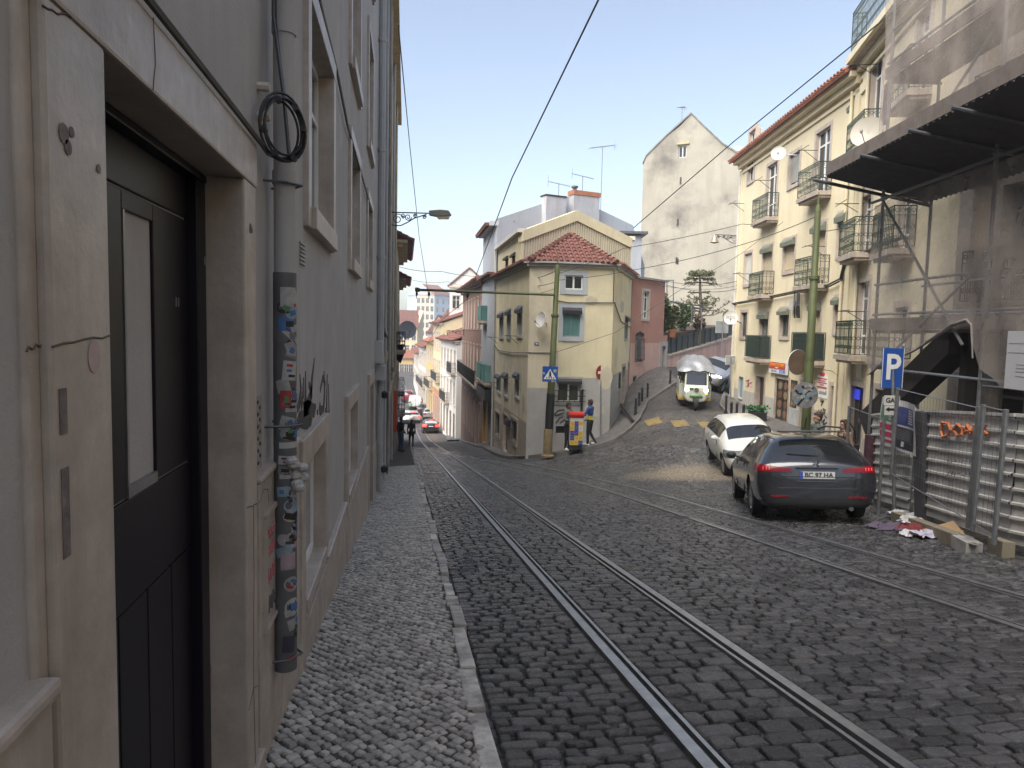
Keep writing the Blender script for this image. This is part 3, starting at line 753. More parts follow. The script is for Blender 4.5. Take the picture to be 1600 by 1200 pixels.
    for i in range(11): F1.box(k, t_(3.1+.04*(i % 2)), t_(3.125+.04*(i % 2)), -.6+.026*i, -.585+.026*i, .004, .006)
    k.obj('hatch_holes', BLACK, hb_)
    # stone hatch with washed-out red and black writing
    k = MB(); a, c, d, e = t_(3.09), t_(3.36), -1.32, -.83
    F1.box(k, a, c, d, e, .028, .036); hs = k.obj('meter_hatch', mat('hatch_stone', (.36, .33, .30), .5, .15, 9, col2=(.27, .24, .22), amt=.5), b)
    k = MB(); 
    for q in ((a-.014, a, d, e), (c, c+.014, d, e), (a-.014, c+.014, e, e+.02), (a-.014, c+.014, d-.014, d)): F1.box(k, *q, .028, .048)
    k.obj('hatch_frame', MARBLE, hs, bevel=.003)
    red = mat('faded_red_marker', (.42, .12, .13), .7, .3, 40); blk = mat('grey_marker', (.10, .09, .09), .7, .3, 40)
    def scrib(seed, t0, t1, h0, h1, m, nm, r=.004, par=None, o=.037, n=26):
        rr = random.Random(seed); k = MB(); pts = [F1.P(t0+(t1-t0)*(i/n)+rr.uniform(-.02, .02)*(t1-t0)*4, rr.uniform(h0, h1), o) for i in range(n)]
        for p, q in zip(pts[:-1], pts[1:]): k.tube([p, q], r, 4)
        k.obj(nm, m, par or hs)
    scrib(1, a+.07, c-.05, -.94, -.89, red, 'red_scribble'); scrib(2, a+.08, c-.06, -1.02, -.97, red, 'red_scribble'); scrib(3, a+.05, c-.06, -1.14, -1.07, red, 'red_scribble'); scrib(4, a+.04, c-.05, -1.28, -1.19, blk, 'black_scribble')
    k = MB(); F1.box(k, a+.03, a+.06, -1.11, -1.06, .036, .038); k.obj('key_slot', BLACK, hs)
    return b
LH = left_house()
# black spray tag on the plaster
def spray():
    k = MB()
    def st(pts, r):
        P = [F1.P(*F1.px(x, y), .0) for x, y in pts]
        for i in range(len(P)-1):
            a, b = P[i], P[i+1]; d = (b-a); w = F1.n.cross(d).normalized()*r[i]*1.6; w2 = F1.n.cross(d).normalized()*r[i+1]*1.6; o = F1.n*(.003+.0004*len(k.f) % .001)
            k.add([a-w+o, a+w+o, b+w2+o, b-w2+o, a-w, a+w, b+w2, b-w2], [(0, 1, 2, 3), (0, 1, 5, 4), (1, 2, 6, 5), (2, 3, 7, 6), (3, 0, 4, 7)])
    st([(464, 640), (467, 632), (470, 610), (468, 585)], [.012, .02, .016, .004]); st([(470, 634), (473, 622), (474, 590)], [.02, .02, .006]); st([(475, 640), (477, 625), (477, 580)], [.02, .022, .006])
    st([(474, 642), (480, 634), (485, 620), (487, 595), (491, 560)], [.03, .03, .03, .025, .005]); st([(482, 600), (487, 612), (485, 625)], [.012, .02, .02]); st([(474, 640), (482, 636), (490, 642), (493, 634)], [.03, .03, .03, .01])
    st([(464, 665), (468, 655), (476, 655), (484, 660), (487, 650)], [.02, .03, .04, .03, .015]); st([(496, 640), (496, 648)], [.02, .014])
    st([(499, 632), (500, 642), (505, 640), (507, 615), (506, 580)], [.02, .025, .02, .02, .008]); st([(500, 610), (504, 590), (508, 600)], [.012, .014, .012]); st([(511, 585), (510, 640)], [.008, .02]); st([(508, 642), (513, 648)], [.016, .012]); st([(513, 600), (514, 645)], [.008, .018])
    each(k, 'spray_tag', mat('black_spray_paint', (.045, .042, .042), .7, .3, 12), LH)
spray()
# the drainpipe full of stickers
def sticker_pipe():
    s0 = 3.36
    t = thing('drainpipe', 'grey drainpipe with its lower sleeve plastered in stickers beside the cable coil', 'drainpipe', (UW+.07, s0, -2.0))
    k = MB(); k.tube([F1.P(T1(s0), .22, .075), F1.P(T1(s0), 9, .075)], .047, 14)
    for h in (.62, 1.27, 3.2, 5.2): k.tube([F1.P(T1(s0), h, .075), F1.P(T1(s0), h+.06, .075)], .053, 14)
    k.obj('upper_pipe', PL_L, t, smooth=True)
    k = MB(); k.tube([F1.P(T1(s0), -1.62, .075), F1.P(T1(s0), .23, .075)], .052, 20)
    for i in range(0): a = i*.7; k.box(F1.P(T1(s0)+.045*math.cos(a), -1.63, .075+.045*math.sin(a)), (.025, .025, .05+.05*(i % 3)))
    sl = k.obj('sleeve', mat('sleeve_grey', (.105, .108, .112), .5, .2, 8, .05, 60, streak=.3), t, smooth=True)
    rr = random.Random(5)
    pal = [tuple(q*.68 for q in c_) for c_ in [(.5, .5, .48), (.55, .55, .53), (.03, .03, .03), (.42, .42, .41), (.45, .05, .05), (.08, .2, .45), (.5, .46, .35), (.1, .28, .12), (.5, .38, .42), (.06, .06, .09), (.5, .5, .5), (.3, .42, .5)]]
    ms = [mat('sticker_paper_%s' % chr(97+i), c, .55, .18, 30, streak=.15) for i, c in enumerate(pal)]
    def stick(h, a0, w, hh, m, rot=0, shape='r', ins=None):
        k = MB(); N = 7; r = .0532+rr.uniform(0, .0012)
        vs = []; fs = []; n = 0
        def cyl(x, y, rad):
            a = a0+x/rad; c = F1.P(T1(s0), h+y, .075)
            return c+F1.d*(math.cos(a)*rad)+F1.n*(math.sin(a)*rad)
        if shape == 'r':
            for j in range(4):
                for i in range(N+1):
                    x, y = (i/N-.5)*w, (j/3-.5)*hh; vs.append(cyl(x*math.cos(rot)-y*math.sin(rot), x*math.sin(rot)+y*math.cos(rot), r))
            fs = [(j*(N+1)+i, j*(N+1)+i+1, (j+1)*(N+1)+i+1, (j+1)*(N+1)+i) for j in range(3) for i in range(N)]
        else:
            vs = [cyl(0, 0, r)]+[cyl(math.cos(2*math.pi*i/18)*w/2, math.sin(2*math.pi*i/18)*hh/2, r) for i in range(18)]
            fs = [(0, 1+i, 1+(i+1) % 18) for i in range(18)]
        k.add(vs, fs); o = k.obj('sticker', m, sl, smooth=True)
        if ins:
            for q in range(ins):
                stick2 = MB(); x0, y0 = rr.uniform(-.25, .2)*w, (q+.5-ins/2)*hh/ins*.8; ww = w*rr.uniform(.3, .6)
                v = []
                for j in range(2):
                    for i in range(5): 
                        x, y = x0+(i/4-.5)*ww, y0+(j-.5)*hh/ins*.4; v.append(cyl(x*math.cos(rot)-y*math.sin(rot), x*math.sin(rot)+y*math.cos(rot), r+.0012))
                stick2.add(v, [(i, i+1, i+6, i+5) for i in range(4)]); stick2.obj('sticker_print', ms[rr.choice([2, 4, 5, 9, 7])], o)
    A = R_(20); D_ = R_(-50)       # angles facing the street / the lens
    face = R_(-62)*0+R_(235)       # direction toward the camera
    face = math.atan2(.55, -1.0)
    st = [(.10, .0, .09, .11, 0, 0, 'r', 0), (.09, -.7, .08, .09, 10, .7, 'r', 0), (-.02, .2, .09, .08, 5, 0, 'r', 1), (-.08, -.4, .13, .04, 0, .75, 'r', 3), (-.13, -.55, .11, .03, 2, .75, 'r', 0), (-.23, -.1, .08, .11, 1, .1, 'r', 3),
          (-.36, .3, .06, .1, 4, 0, 'r', 1), (-.37, -.35, .08, .12, 0, 0, 'r', 3), (-.38, -.95, .06, .1, 11, 0, 'r', 2), (-.49, .1, .07, .1, 3, 0, 'r', 2), (-.50, -.85, .06, .09, 5, 0, 'r', 0), (-.50, -.85, .03, .03, 4, 0, 'e', 0),
          (-.57, -.2, .13, .035, 1, 0, 'r', 0), (-.64, -.2, .14, .05, 0, .06, 'r', 2), (-.71, -.3, .14, .035, 10, 0, 'r', 3), (-.77, -.3, .13, .02, 3, 0, 'r', 0), (-.85, -.5, .12, .09, 11, .3, 'e', 0), (-.90, -.35, .11, .07, 6, -.3, 'e', 1), (-.95, -1.0, .04, .12, 5, .2, 'r', 0),
          (-1.01, -.3, .09, .09, 0, .1, 'e', 2), (-1.04, -.35, .08, .03, 8, 0, 'r', 0), (-1.11, .1, .085, .1, 8, 0, 'r', 0), (-1.11, .1, .06, .06, 3, .1, 'r', 0), (-1.22, -.25, .09, .09, 3, .3, 'e', 2), (-1.33, -.35, .095, .11, 0, 0, 'e', 1),
          (-1.40, -.9, .05, .06, 11, 0, 'e', 0), (-1.40, -.9, .03, .035, 5, 0, 'e', 0), (-1.45, -.95, .04, .08, 2, .4, 'r', 1), (-1.505, .1, .07, .1, 9, .1, 'r', 0), (-1.505, .1, .045, .055, 11, 0, 'e', 0), (-1.575, -.3, .05, .03, 4, 0, 'r', 0)]
    for i in range(34):
        stick(rr.uniform(-1.45, .15), face+rr.uniform(-1.1, .6), rr.uniform(.03, .08), rr.uniform(.025, .07), rr.choice([ms[0], ms[3], ms[10], ms[3], ms[9], ms[2], ms[11], mat('torn_grey_paper', (.2, .2, .195), .7, .3, 30)]), rr.uniform(-.4, .4), rr.choice('rre'), rr.choice([0, 0, 1]))
    for i, (h, da, w, hh, c, rot, sh, ins) in enumerate(st):
        stick(h+.02, face+da*.9, w*.85, hh*.8, ms[c], rot, sh, ins)
    k = MB()
    for i in range(8): k.ell(F1.P(T1(s0)-.04+rr.uniform(-.02, .05), -.62-i*.018, .13+rr.uniform(-.02, .03)), (.03, .03, .022), 7, 5)
    k.obj('wad_of_paper', ms[1], t, smooth=False)
    k = MB()
    for h in (.62, -.46, -1.55): k.tube([F1.P(T1(s0)-.09, h, .0), F1.P(T1(s0)-.07, h, .1), F1.P(T1(s0), h, .15), F1.P(T1(s0)+.07, h, .1), F1.P(T1(s0)+.1, h, 0)], .006, 5)
    each(k, 'pipe_clamp', DARKSTEEL, t)
sticker_pipe()
def coil():
    t = thing('cable_coil', 'coil of black cable hanging on the wall above the stickered drainpipe', 'cable coil', (UW+.1, 3.4, .85))
    k = MB(); c = F1.P(T1(3.12), .80, .115)
    for j in range(5):
        r = .105+.010*(j % 3); cc = c+Vector((.006*j-.02, .004*(j % 2), .005*(j % 4)))
        k.tube([cc+Vector((.62*r*math.cos(a), r*math.cos(a)*.6, r*1.1*math.sin(a))) for a in [i*2*math.pi/28 for i in range(29)]], .0055, 5, cap=False)
    for a in (0.2, 1.0, 1.9, 3.3, 4.2, 5.2): p = c+Vector((.07*math.cos(a), .068*math.cos(a), .12*math.sin(a))); k.tube([p-Vector((.0, .02, 0)), p+Vector((.0, .02, .0))], .013, 6)
    k.obj('coil', BLACK, t, smooth=True)
    k = MB()
    for j, (s, w) in enumerate(((3.24, 0), (3.25, .01), (3.265, 0), (3.28, .02))):
        k.tube([F1.P(T1(s-.06), .72, .12), F1.P(T1(s-.06), .95, .1), F1.P(T1(s-.01+w), 1.3, .05), F1.P(T1(s), 2.2, .05), F1.P(T1(s), 6, .05)], .006, 5)
    k.obj('riser_cable', BLACK, t)
    k = MB()
    for h in (.98, .86): k.tube([F1.P(T1(3.16), h, 0), F1.P(T1(3.16), h, .05)], .02, 8)
    each(k, 'porcelain_insulator', mat('glazed_porcelain', (.5, .46, .4), .3, .1), t, smooth=True)
    k = MB(); k.tube([F1.P(*F1.px(492, 0), .03), F1.P(*F1.px(520, 108), .03), F1.P(*F1.px(538, 195), .03), F1.P(*F1.px(560, 268), .03), F1.P(*F1.px(575, 320), .03)], .012, 5); k.obj('facade_cable', BLACK, t)
coil()
tp = thing('drainpipe', 'tall plain grey drainpipe at the far end of the white house wall', 'drainpipe', (UW+.06, 15.6, -3.6))
pipe(F1, tp, T1(15.3), -3.6, 12.4, .075, .09, mat('pipe_grey', (.36, .37, .37), .6, .1, 3, streak=.4), 'pipe')
k = MB(); F1.box(k, T1(14.6), T1(15.0), -.75, -.3, 0, .16); F1.box(k, T1(14.9), T1(15.4), -1.12, -.82, .0, .2); each(k, 'junction_box', mat('box_grey', (.42, .43, .42), .6, .1), tp)
k = MB(); k.lathe(F1.P(T1(15.3), -1.45, .18), [(.05, -.08), (.09, -.05), (.09, .05), (.05, .08)], 10); k.lathe(F1.P(T1(15.3), -3.05, .18), [(.05, -.08), (.09, -.05), (.09, .05), (.05, .08)], 10); each(k, 'cable_loop', BLACK, tp, smooth=True)
# second row of houses further down on the left
def left_row():
    DK = mat('weathered_brown_render', (.22, .195, .16), .9, .25, 2, .3, 20, streak=.8, stain=(.07, .065, .06), col2=(.33, .28, .20), amt=.8)
    YL = mat('faded_ochre_render', (.42, .36, .24), .9, .18, 1.5, .2, 25, streak=.6, stain=(.2, .17, .12), col2=(.34, .30, .22), amt=.6)
    specs = [('town_house', 'weathered brown house front with bare pipes beyond the white house', 15.8, 22, UW, 12.5, DK, 2), ('town_house', 'faded ochre house front carrying the left street lamp bracket', 22, 37.5, UW, 10.5, YL, 4)]
    for nm, lab, s0, s1, u, top, m, nb in specs:
        f = Fac((u, s0), (u, s1)); b = thing(nm, lab, 'house', (u-3, (s0+s1)/2, float(zmain(s0))))
        ops = []; L = s1-s0; z0 = float(zmain((s0+s1)/2))
        for i in range(nb):
            tc = L*(i+.5)/nb
            ops.append((tc-.55, tc+.55, z0-.6 if i % 2 else z0+1.2, z0+2.5, .25))
            for h in (z0+4.0, z0+7.2, z0+10.4):
                if h+1.9 < top: ops.append((tc-.5, tc+.5, h, h+1.8, .25))
        bake_wall(f, 'wall', b, [m], 0, L, -9, top, ops, body=8)
        for o in ops: win(f, b, o[:4], 'sash' if o[2] > z0+1 else 'door', .14, STONEDIRTY, .16, WHITE if o[2] > z0+1 else mat('green_door', (.05, .08, .06), .6, .2), GLASS)
        k = MB(); f.box(k, 0, L, z0-3.5, z0+.5, -.02, .04); k.obj('plinth', STONEDIRTY, b)
        k = MB(); f.box(k, 0, .3, z0+.5, top-.3, 0, .05); f.box(k, L-.3, L, z0+.5, top-.3, 0, .05); f.box(k, 0, L, z0+3.2, z0+3.45, 0, .12); f.box(k, 0, L, top-.3, top, 0, .3); k.obj('cornice', m, b)
        for i in range(3): pipe(f, b, L*(.12+.33*i), z0-.5, top-.3, .05, .07+.02*i, [CONC, mat('pipe_grey', (.4, .4, .4)), m][i], 'downpipe')
        k = MB(); hh = z0+3.9
        k.tube([f.P(0, hh+.3, .1), f.P(L*.3, hh, .14), f.P(L*.6, hh+.1, .1), f.P(L, hh-.3, .12)], .03, 5); k.tube([f.P(0, hh+.7, .05), f.P(L*.5, hh+.4, .07), f.P(L, hh+.2, .05)], .018, 5); k.obj('cable_bundle', BLACK, b)
    # houses with deep tiled eaves that step out beyond
    for s0, s1, u, top, lab, m in ((38.5, 50, -.5, 4.4, 'ochre house with a deep red tiled eave standing out over the street on the left', YL), (50.3, 60, -.55, 3.2, 'grey house with a lower tiled eave behind the ochre one on the left', DK)):
        f = Fac((u, s0), (u, s1)); L = s1-s0; b = thing('town_house', lab, 'house', (u-3, s0, float(zmain(s0)))); ops = []
        for i in range(3):
            tc = L*(i+.5)/3
            for h in (-8.4, -4.6, -1.2):
                ops.append((tc-.5, tc+.5, h, h+2, .2))
        ops = [o for o in ops if o[3] < top-.3]
        bake_wall(f, 'wall', b, [m], 0, L, -13, top, ops, body=7)
        for o in ops: win(f, b, o[:4], 'french', .12, STONE, .12)
        k = MB(); f.box(k, -.3, L, top, top+.15, -.3, .55); f.box(k, -.15, L, top-.2, top, -.3, .3); k.obj('cornice', m, b)
        tiles('roof', b, f.P(-.4, top+.15, .85), f.P(L, top+.15, .85), f.P(L, top+2.2, -3.5), f.P(-.4, top+2.2, -3.5), TILE, .22)
        balcony(f, b, .3, 2.0, -1.3, .5, 1., IRON); balcony(f, b, .2, 2.2, -4.7, .5, 1., IRON)
left_row()
FL = Fac((UW, 15.8), (UW, 60))
def left_bits():
    # dish, washing, flag of colour seen against the street
    def dish(c, nrm, r, lab, m, arm=None):
        t = thing('satellite_dish', lab, 'satellite dish', c); nrm = Vector(nrm).normalized(); k = MB(); ax = nrm.to_track_quat('Z', 'Y').to_matrix()
        k.lathe(c, [(.01, -.08*r/.4), (r*.5, -.06*r/.4), (r*.8, -.03*r/.4), (r, .01), (r*.99, .03), (r*.78, -.005), (.01, -.06*r/.4)], 24, axis=ax)
        k.obj('dish', m, t, smooth=True)
        k = MB(); lnb = Vector(c)+nrm*r*.95-Vector((0, 0, r*.35)); k.tube([Vector(c)-Vector((0, 0, r*.95)), lnb], .012, 5); k.obj('feed_arm', STEEL, t)
        k = MB(); k.ell(lnb, (.04, .04, .06)); k.obj('receiver', mat('lnb_grey', (.25, .24, .22), .5), t)
        k = MB(); k.tube([Vector(c)-nrm*.06, arm or Vector(c)-nrm*.35-Vector((0, 0, .1))], .022, 6); k.obj('wall_arm', STEEL, t)
        return t
    global mkdish; mkdish = dish
    p = at(637, 515, 44); p.x = max(p.x, -.0)
    dish(p, (.25, -1, .15), .55, 'big grey satellite dish sticking out over the street on the left', mat('dish_grey', (.4, .41, .43), .5, .1), Vector((-.5, p.y+.2, p.z-.2)))
    dk = mat('navy_cloth', (.02, .025, .05), .9, .2); rd = mat('orange_red_banner', (.5, .08, .04), .7, .1)
    k = MB(); p = at(629, 553, 40); k.prism([p+Vector((-.5, 0, .55)), p+Vector((.02, 0, .5)), p+Vector((.06, 0, -.1)), p+Vector((-.1, 0, -.55)), p+Vector((-.3, 0, -.35)), p+Vector((-.52, 0, -.5))], (.0, .25, 0))
    solo(k, 'laundry', dk, 'dark blue washing hung from the left house front above the street', 'laundry', loc=p)
    p = at(621, 644, 33); k = MB(); k.prism([(UW+.03, p.y-.02, p.z+1.), (UW+.62, p.y-.02, p.z+1.), (UW+.60, p.y-.02, p.z-.95), (UW+.02, p.y-.02, p.z-.9)], (0, .04, 0)); 
    k.v = [(UW+.03+(x-UW)*.36, y, z) for x, y, z in k.v]
    solo(k, 'wall_banner', rd, 'orange red banner fixed upright to the left house front', 'banner', loc=(UW+.1, p.y, p.z))
left_bits()
# ------------------------------------------------------------------ the wedge-shaped corner house
CREAM = mat('cream_yellow_plaster', (.65, .59, .40), .88, .07, .9, .15, 60, streak=.3, ssc=2.2, stain=(.36, .31, .22), col2=(.49, .44, .31), amt=.6)
CREAMD = mat('plain_cream_plaster', (.60, .54, .40), .88, .1, .9, .15, 60, ssc=2.2, streak=.3, stain=(.26, .24, .19), col2=(.38, .34, .26), amt=.7)
GREYB = mat('grey_painted_base', (.36, .355, .34), .85, .1, 1.4, .2, 40, ssc=2.5, streak=.35, stain=(.2, .2, .19), col2=(.30, .29, .27), amt=.5)
CLAD = mat('ribbed_beige_cladding', (.50, .45, .34), .6, .08, 2, streak=.35, stain=(.3, .27, .2))
PALEB = mat('pale_blue_surround', (.40, .43, .45), .8, .06)
TEAL = mat('teal_shutter', (.10, .22, .21), .55, .12)
SHUTG = mat('grey_shutter', (.30, .30, .28), .6, .12)
SHUTC = mat('cream_shutter', (.52, .44, .30), .6, .1)
BOXK = mat('black_shutter_box', (.03, .03, .032), .5, .1)
BOXG = mat('olive_shutter_box', (.14, .155, .12), .55, .12)
def pl(px, z): p = at(px, hor(px), z); return (p.x, p.y)
A_, B_, B2_, C_, D_ = (4.9, 39.2), pl(826, 29.7), pl(862, 29.6), pl(957, 30.1), pl(985, 36.5)
FA, FB, FC, FD = Fac(A_, B_), Fac(B_, B2_), Fac(B2_, C_), Fac(C_, D_)
def corner_house():
    b = thing('corner_house', 'cream yellow wedge shaped corner house with a hipped red tile roof in the fork', 'house', (6.5, 31, -4.5))
    E = 2.74
    up = [FA.R(781, 787, 490, 526), FA.R(793, 798.5, 485, 526), FA.R(809, 816.5, 481, 524)]
    mid = [FA.R(776.5, 782.8, 587, 612), FA.R(788, 794, 584, 618), FA.R(805.5, 812, 584, 620)]
    lowo = [FA.R(774.5, 781, 645, 680), FA.R(786, 793.5, 649, 707), FA.R(799, 808, 656, 690)]
    oc = [FC.R(882.5, 911, 430, 452.5), FC.R(879.5, 906, 482, 526), FC.R(871.5, 906, 593, 628), FC.R(868, 883, 665.5, 677)]
    od = [FD.R(976, 980, 496, 530), FD.R(971, 976, 573, 634), FD.R(965.5, 968.5, 583, 607), FD.R(980.5, 984, 567, 615)]
    k = MB()
    bake_wall(FA, 'wall', b, [STONEDIRTY, mat('stained_cream_plaster', (.60, .545, .42), .9, .12, 1, .2, 40, streak=.7, stain=(.2, .18, .15)), CREAM], 0, FA.L, -9, E, [o+(.2,) for o in up+mid+lowo], bands=((-9, 0), (-3.95, 1), (-1.25, 2)), body=.4, shell=False)
    bake_wall(FB, 'wall', b, [GREYB, CREAMD], 0, FB.L, -8, E, [], bands=((-8, 0), (-2.45, 1)), shell=False)
    bake_wall(FC, 'wall', b, [GREYB, CREAM], 0, FC.L, -8, E, [o+(.18,) for o in oc], bands=((-8, 0), (-2.0, 1)), shell=False)
    bake_wall(FD, 'wall', b, [GREYB, CREAM], 0, FD.L, -8, E, [o+(.2,) for o in od], bands=((-8, 0), (-1.9, 1)), shell=False)
    for w in up: win(FA, b, w, 'sash', .12, GREYB, .1, WHITE, GLASS2, BOXK, SHUTG, .95)
    for i, w in enumerate(mid): win(FA, b, w, 'sash', .1, GREYB, .1, WHITE, GLASS if i == 1 else GLASS2, BOXK, None if i == 1 else SHUTG, .95)
    win(FA, b, lowo[0], 'sash', .14, STONEDIRTY, .12, BLACK, GLASS, bars=IRON); win(FA, b, lowo[2], 'sash', .14, STONEDIRTY, .12, BLACK, GLASS, bars=IRON); win(FA, b, lowo[1], 'door', .12, STONEDIRTY, .16, mat('dark_brown_door', (.05, .035, .03), .5), name='door', sill=False)
    win(FC, b, oc[0], 'sash', .2, PALEB, .06, WHITE, GLASS, sill=True); win(FC, b, oc[1], 'sash', .19, PALEB, .06, WHITE, GLASS, BOXK, TEAL, .98)
    fr = win(FC, b, oc[2], 'sash', .12, GREYB, .08, WHITE, mat('olive_glass', (.06, .075, .045), .15, .2), BOXK, None)
    k = MB(); t0, t1, h0, h1 = oc[2]
    for q in (.02, .25, .5): FC.box(k, t0-.22, t1+.22, h0+(h1-h0)*q, h0+(h1-h0)*q+.03, .1, .13)
    for i in range(5): x = t0+(t1-t0)*i/4; FC.box(k, x-.012, x+.012, h0, h0+(h1-h0)*.55, .09, .1)
    k.obj('clothes_rail', IRON, fr)
    win(FC, b, oc[3], 'blank', .05, GREYB, .1, BLACK, sill=False, name='cellar_vent')
    win(FD, b, od[0], 'sash', .1, GREYB, .1, WHITE, GLASS, BOXK); win(FD, b, od[1], 'door', .14, STONEDIRTY, .14, mat('brown_door', (.09, .065, .045), .6, .2), name='door', sill=False); win(FD, b, od[2], 'sash', .06, GREYB, .1, BLACK, GLASS, bars=IRON); win(FD, b, od[3], 'blank', .1, STONEDIRTY, .1, mat('grey_board', (.22, .21, .19), .7, .2), sill=False)
    # eave moulding following the corner
    k = MB()
    for f in (FA, FB, FC, FD): f.box(k, -.02, f.L+.02, E-.12, E, -.2, .14); f.box(k, -.05, f.L+.05, E, E+.07, -.2, .26)
    k.obj('cornice', GREYB, b)
    # hipped tile roof leaning on the clad gable
    gl, gr_ = pl(812, 32), pl(981, 35.2)
    ap = at(892, 367, 32.2)
    e1, e2 = FB.P(0, E+.07, .3), FC.P(FC.L, E+.07, .3)
    tiles('roof', b, e1, e2, ap, ap, TILE, .24, .38)
    la = FA.P(0, E+.07, .3); l2 = FA.P(0, E+.75, -1.3)
    tiles('roof', b, FA.P(0, E+.07, .32), FA.P(FA.L, E+.07, .32), ap, FA.P(0, E+1.0, -2.), TILE, .24, .38)
    tiles('roof', b, FD.P(0, E+.07, .32), FD.P(FD.L, E+.07, .32), FD.P(FD.L, E+1., -2.), ap, TILE, .24, .38)
    k = MB()
    for p, q in ((e1, ap), (e2, ap)):
        n = 13
        for i in range(n):
            a, c = p+(q-p)*(i/n), p+(q-p)*((i+1.15)/n); k.tube([a+Vector((0, 0, .07)), c+Vector((0, 0, .03))], [.115, .09], 7)
    k.obj('ridge_tiles', TILE, b, smooth=True)
    # clad gable storey behind it
    G_ = Fac(gl, gr_); pk = G_.px(900, 331)
    hl, hr = G_.px(812, 362)[1], G_.px(981, 374)[1]
    k = MB()
    n = 46
    def topg(t): return hl+(pk[1]-hl)*t/pk[0] if t < pk[0] else pk[1]+(hr-pk[1])*(t-pk[0])/(G_.L-pk[0])
    for i in range(n):
        a, c = G_.L*i/n, G_.L*(i+1)/n; m_ = (a+c)/2; w = (c-a)
        for x0, x1, o0, o1 in ((a, a+w*.3, 0, 0), (a+w*.3, a+w*.4, 0, .05), (a+w*.4, a+w*.9, .05, .05), (a+w*.9, c, .05, 0)):
            k.add([G_.P(x0, E-.3, o0), G_.P(x1, E-.3, o1), G_.P(x1, topg(x1)-.05, o1), G_.P(x0, topg(x0)-.05, o0)], [(0, 1, 2, 3)])
    k.obj('gable_cladding', CLAD, b)
    k = MB()
    for ta, tb in ((0, pk[0]), (pk[0], G_.L)):
        k.prism([G_.P(ta, topg(ta)-.42, -.3), G_.P(tb, topg(tb)-.42, -.3), G_.P(tb, topg(tb)+.06, -.3), G_.P(ta, topg(ta)+.06, -.3)], G_.n*.42)
    k.obj('gable_parapet', CREAM, b)
    back = [(A_[0]+.05, A_[1]+.0), (gl[0], gl[1])]
    L2 = Fac((4.98, 39.2), gl); R2 = Fac(gr_, (D_[0]-.1, D_[1]+1))
    w2 = [L2.R(790.5, 795, 402, 424), L2.R(801, 806, 397, 420)]
    bake_wall(L2, 'wall', b, [CREAM], 0, L2.L, E-.2, hl-.02, [w+(.2,) for w in w2], shell=False)
    for w in w2: win(L2, b, w, 'sash', .06, CREAM, .1, WHITE, GLASS2, BOXK, SHUTG, .9)
    k = MB(); L2.box(k, -.1, L2.L+.05, hl-.02, hl+.16, -.2, .22); k.tube([L2.P(0, hl, .2), L2.P(0, E, .12)], .05, 6); k.obj('gutter', mat('gutter_white', (.55, .54, .5), .6, .1), b)
    bake_wall(R2, 'wall', b, [CREAM], 0, R2.L, E-.2, hr, [], shell=False)
    k = MB(); R2.box(k, -.05, R2.L, hr-.02, hr+.16, -.2, .22); k.obj('gutter', mat('gutter_white', (.55, .54, .5), .6, .1), b)
    k = MB(); top = [G_.P(0, hl, -.3), G_.P(pk[0], pk[1]-.05, -.3), G_.P(G_.L, hr, -.3)]; e = Vector((2.2, 6.5, 0)); 
    k.add(top+[Vector((4.98, 39.2, hl)), Vector((8.5, 40, pk[1])), Vector((D_[0]-.1, D_[1]+1, hr))], [(0, 1, 4, 3), (1, 2, 5, 4), (3, 4, 5)]); k.obj('gable_roof', TILE, b)
    # wiring, plates, marks
    k = MB(); k.tube([FC.P(FC.t(862.5), -1.8, .03), FC.P(FC.t(862.5), FC.px(863, 470)[1], .03), FC.P(FC.t(868), FC.px(868, 470)[1], .04), FC.P(FC.t(885), FC.px(885, 473)[1], .04), FC.P(FC.t(957), FC.px(956, 473)[1], .05)], .022, 5)
    k.tube([FC.P(FC.L-.03, FC.px(956, 473)[1], .06), FC.P(FC.L-.03, E-.2, .05)], .02, 5); k.tube([FD.P(0, FC.px(956, 473)[1], .05), FD.P(2.4, FC.px(956, 473)[1]-.75, .05), FD.P(6.5, FC.px(956, 473)[1]-1.0, .05)], .025, 5)
    k.tube([FA.P(0, -.9, .05), FA.P(1.5, -1.15, .05), FA.P(FA.L*.6, -1.12, .05), FA.P(FA.L, -.98, .05), FB.P(FB.L, -.96, .05)], .022, 5)
    k.obj('facade_cable', BLACK, b)
    k = MB(); q = FB.R(835, 841.5, 535, 539.5); FB.box(k, *q, 0, .02); pt = k.obj('street_plate', mat('street_plate_blue', (.02, .02, .12), .4), b)
    k = MB(); FB.box(k, q[0]+.05, q[0]+.12, q[2]+.03, q[3]-.03, .02, .023); FB.box(k, q[0]+.16, q[1]-.04, q[2]+.035, q[3]-.035, .02, .023); k.obj('plate_lettering', WHITE, pt)
    k = MB(); k.tube([FA.P(.1, E, .1), FA.P(.1, -7, .1)], .06, 8); k.obj('downpipe', mat('pipe_grey', (.36, .37, .37), .6), b)
    for x, y in ((778, 527), (809, 525), (777, 590+8), (797, 590+0)): 
        t, h = FA.px(x, y); bracket(FA, b, t, h, out=.6, span=.4)
    k = MB(); 
    for pts in ([(866, 647), (872, 641), (880, 640), (886, 643), (870, 649), (866, 648)], [(868, 661), (874, 653), (880, 650)], [(875, 661), (882, 655), (885, 653)]):
        k.tube([FC.P(*FC.px(x, y), .012) for x, y in pts], .028, 5)
    each(k, 'spray_tag', mat('black_spray_paint', (.04, .04, .04), .7), b)
    k = MB(); k.tube([FC.P(FC.t(909), FC.px(909, 650)[1], .08), FC.P(FC.t(909), FC.px(910, 610)[1], .08), FC.P(FC.t(911), FC.px(911, 609)[1], .1)], .05, 6); k.obj('vent_pipe', IRON, b)
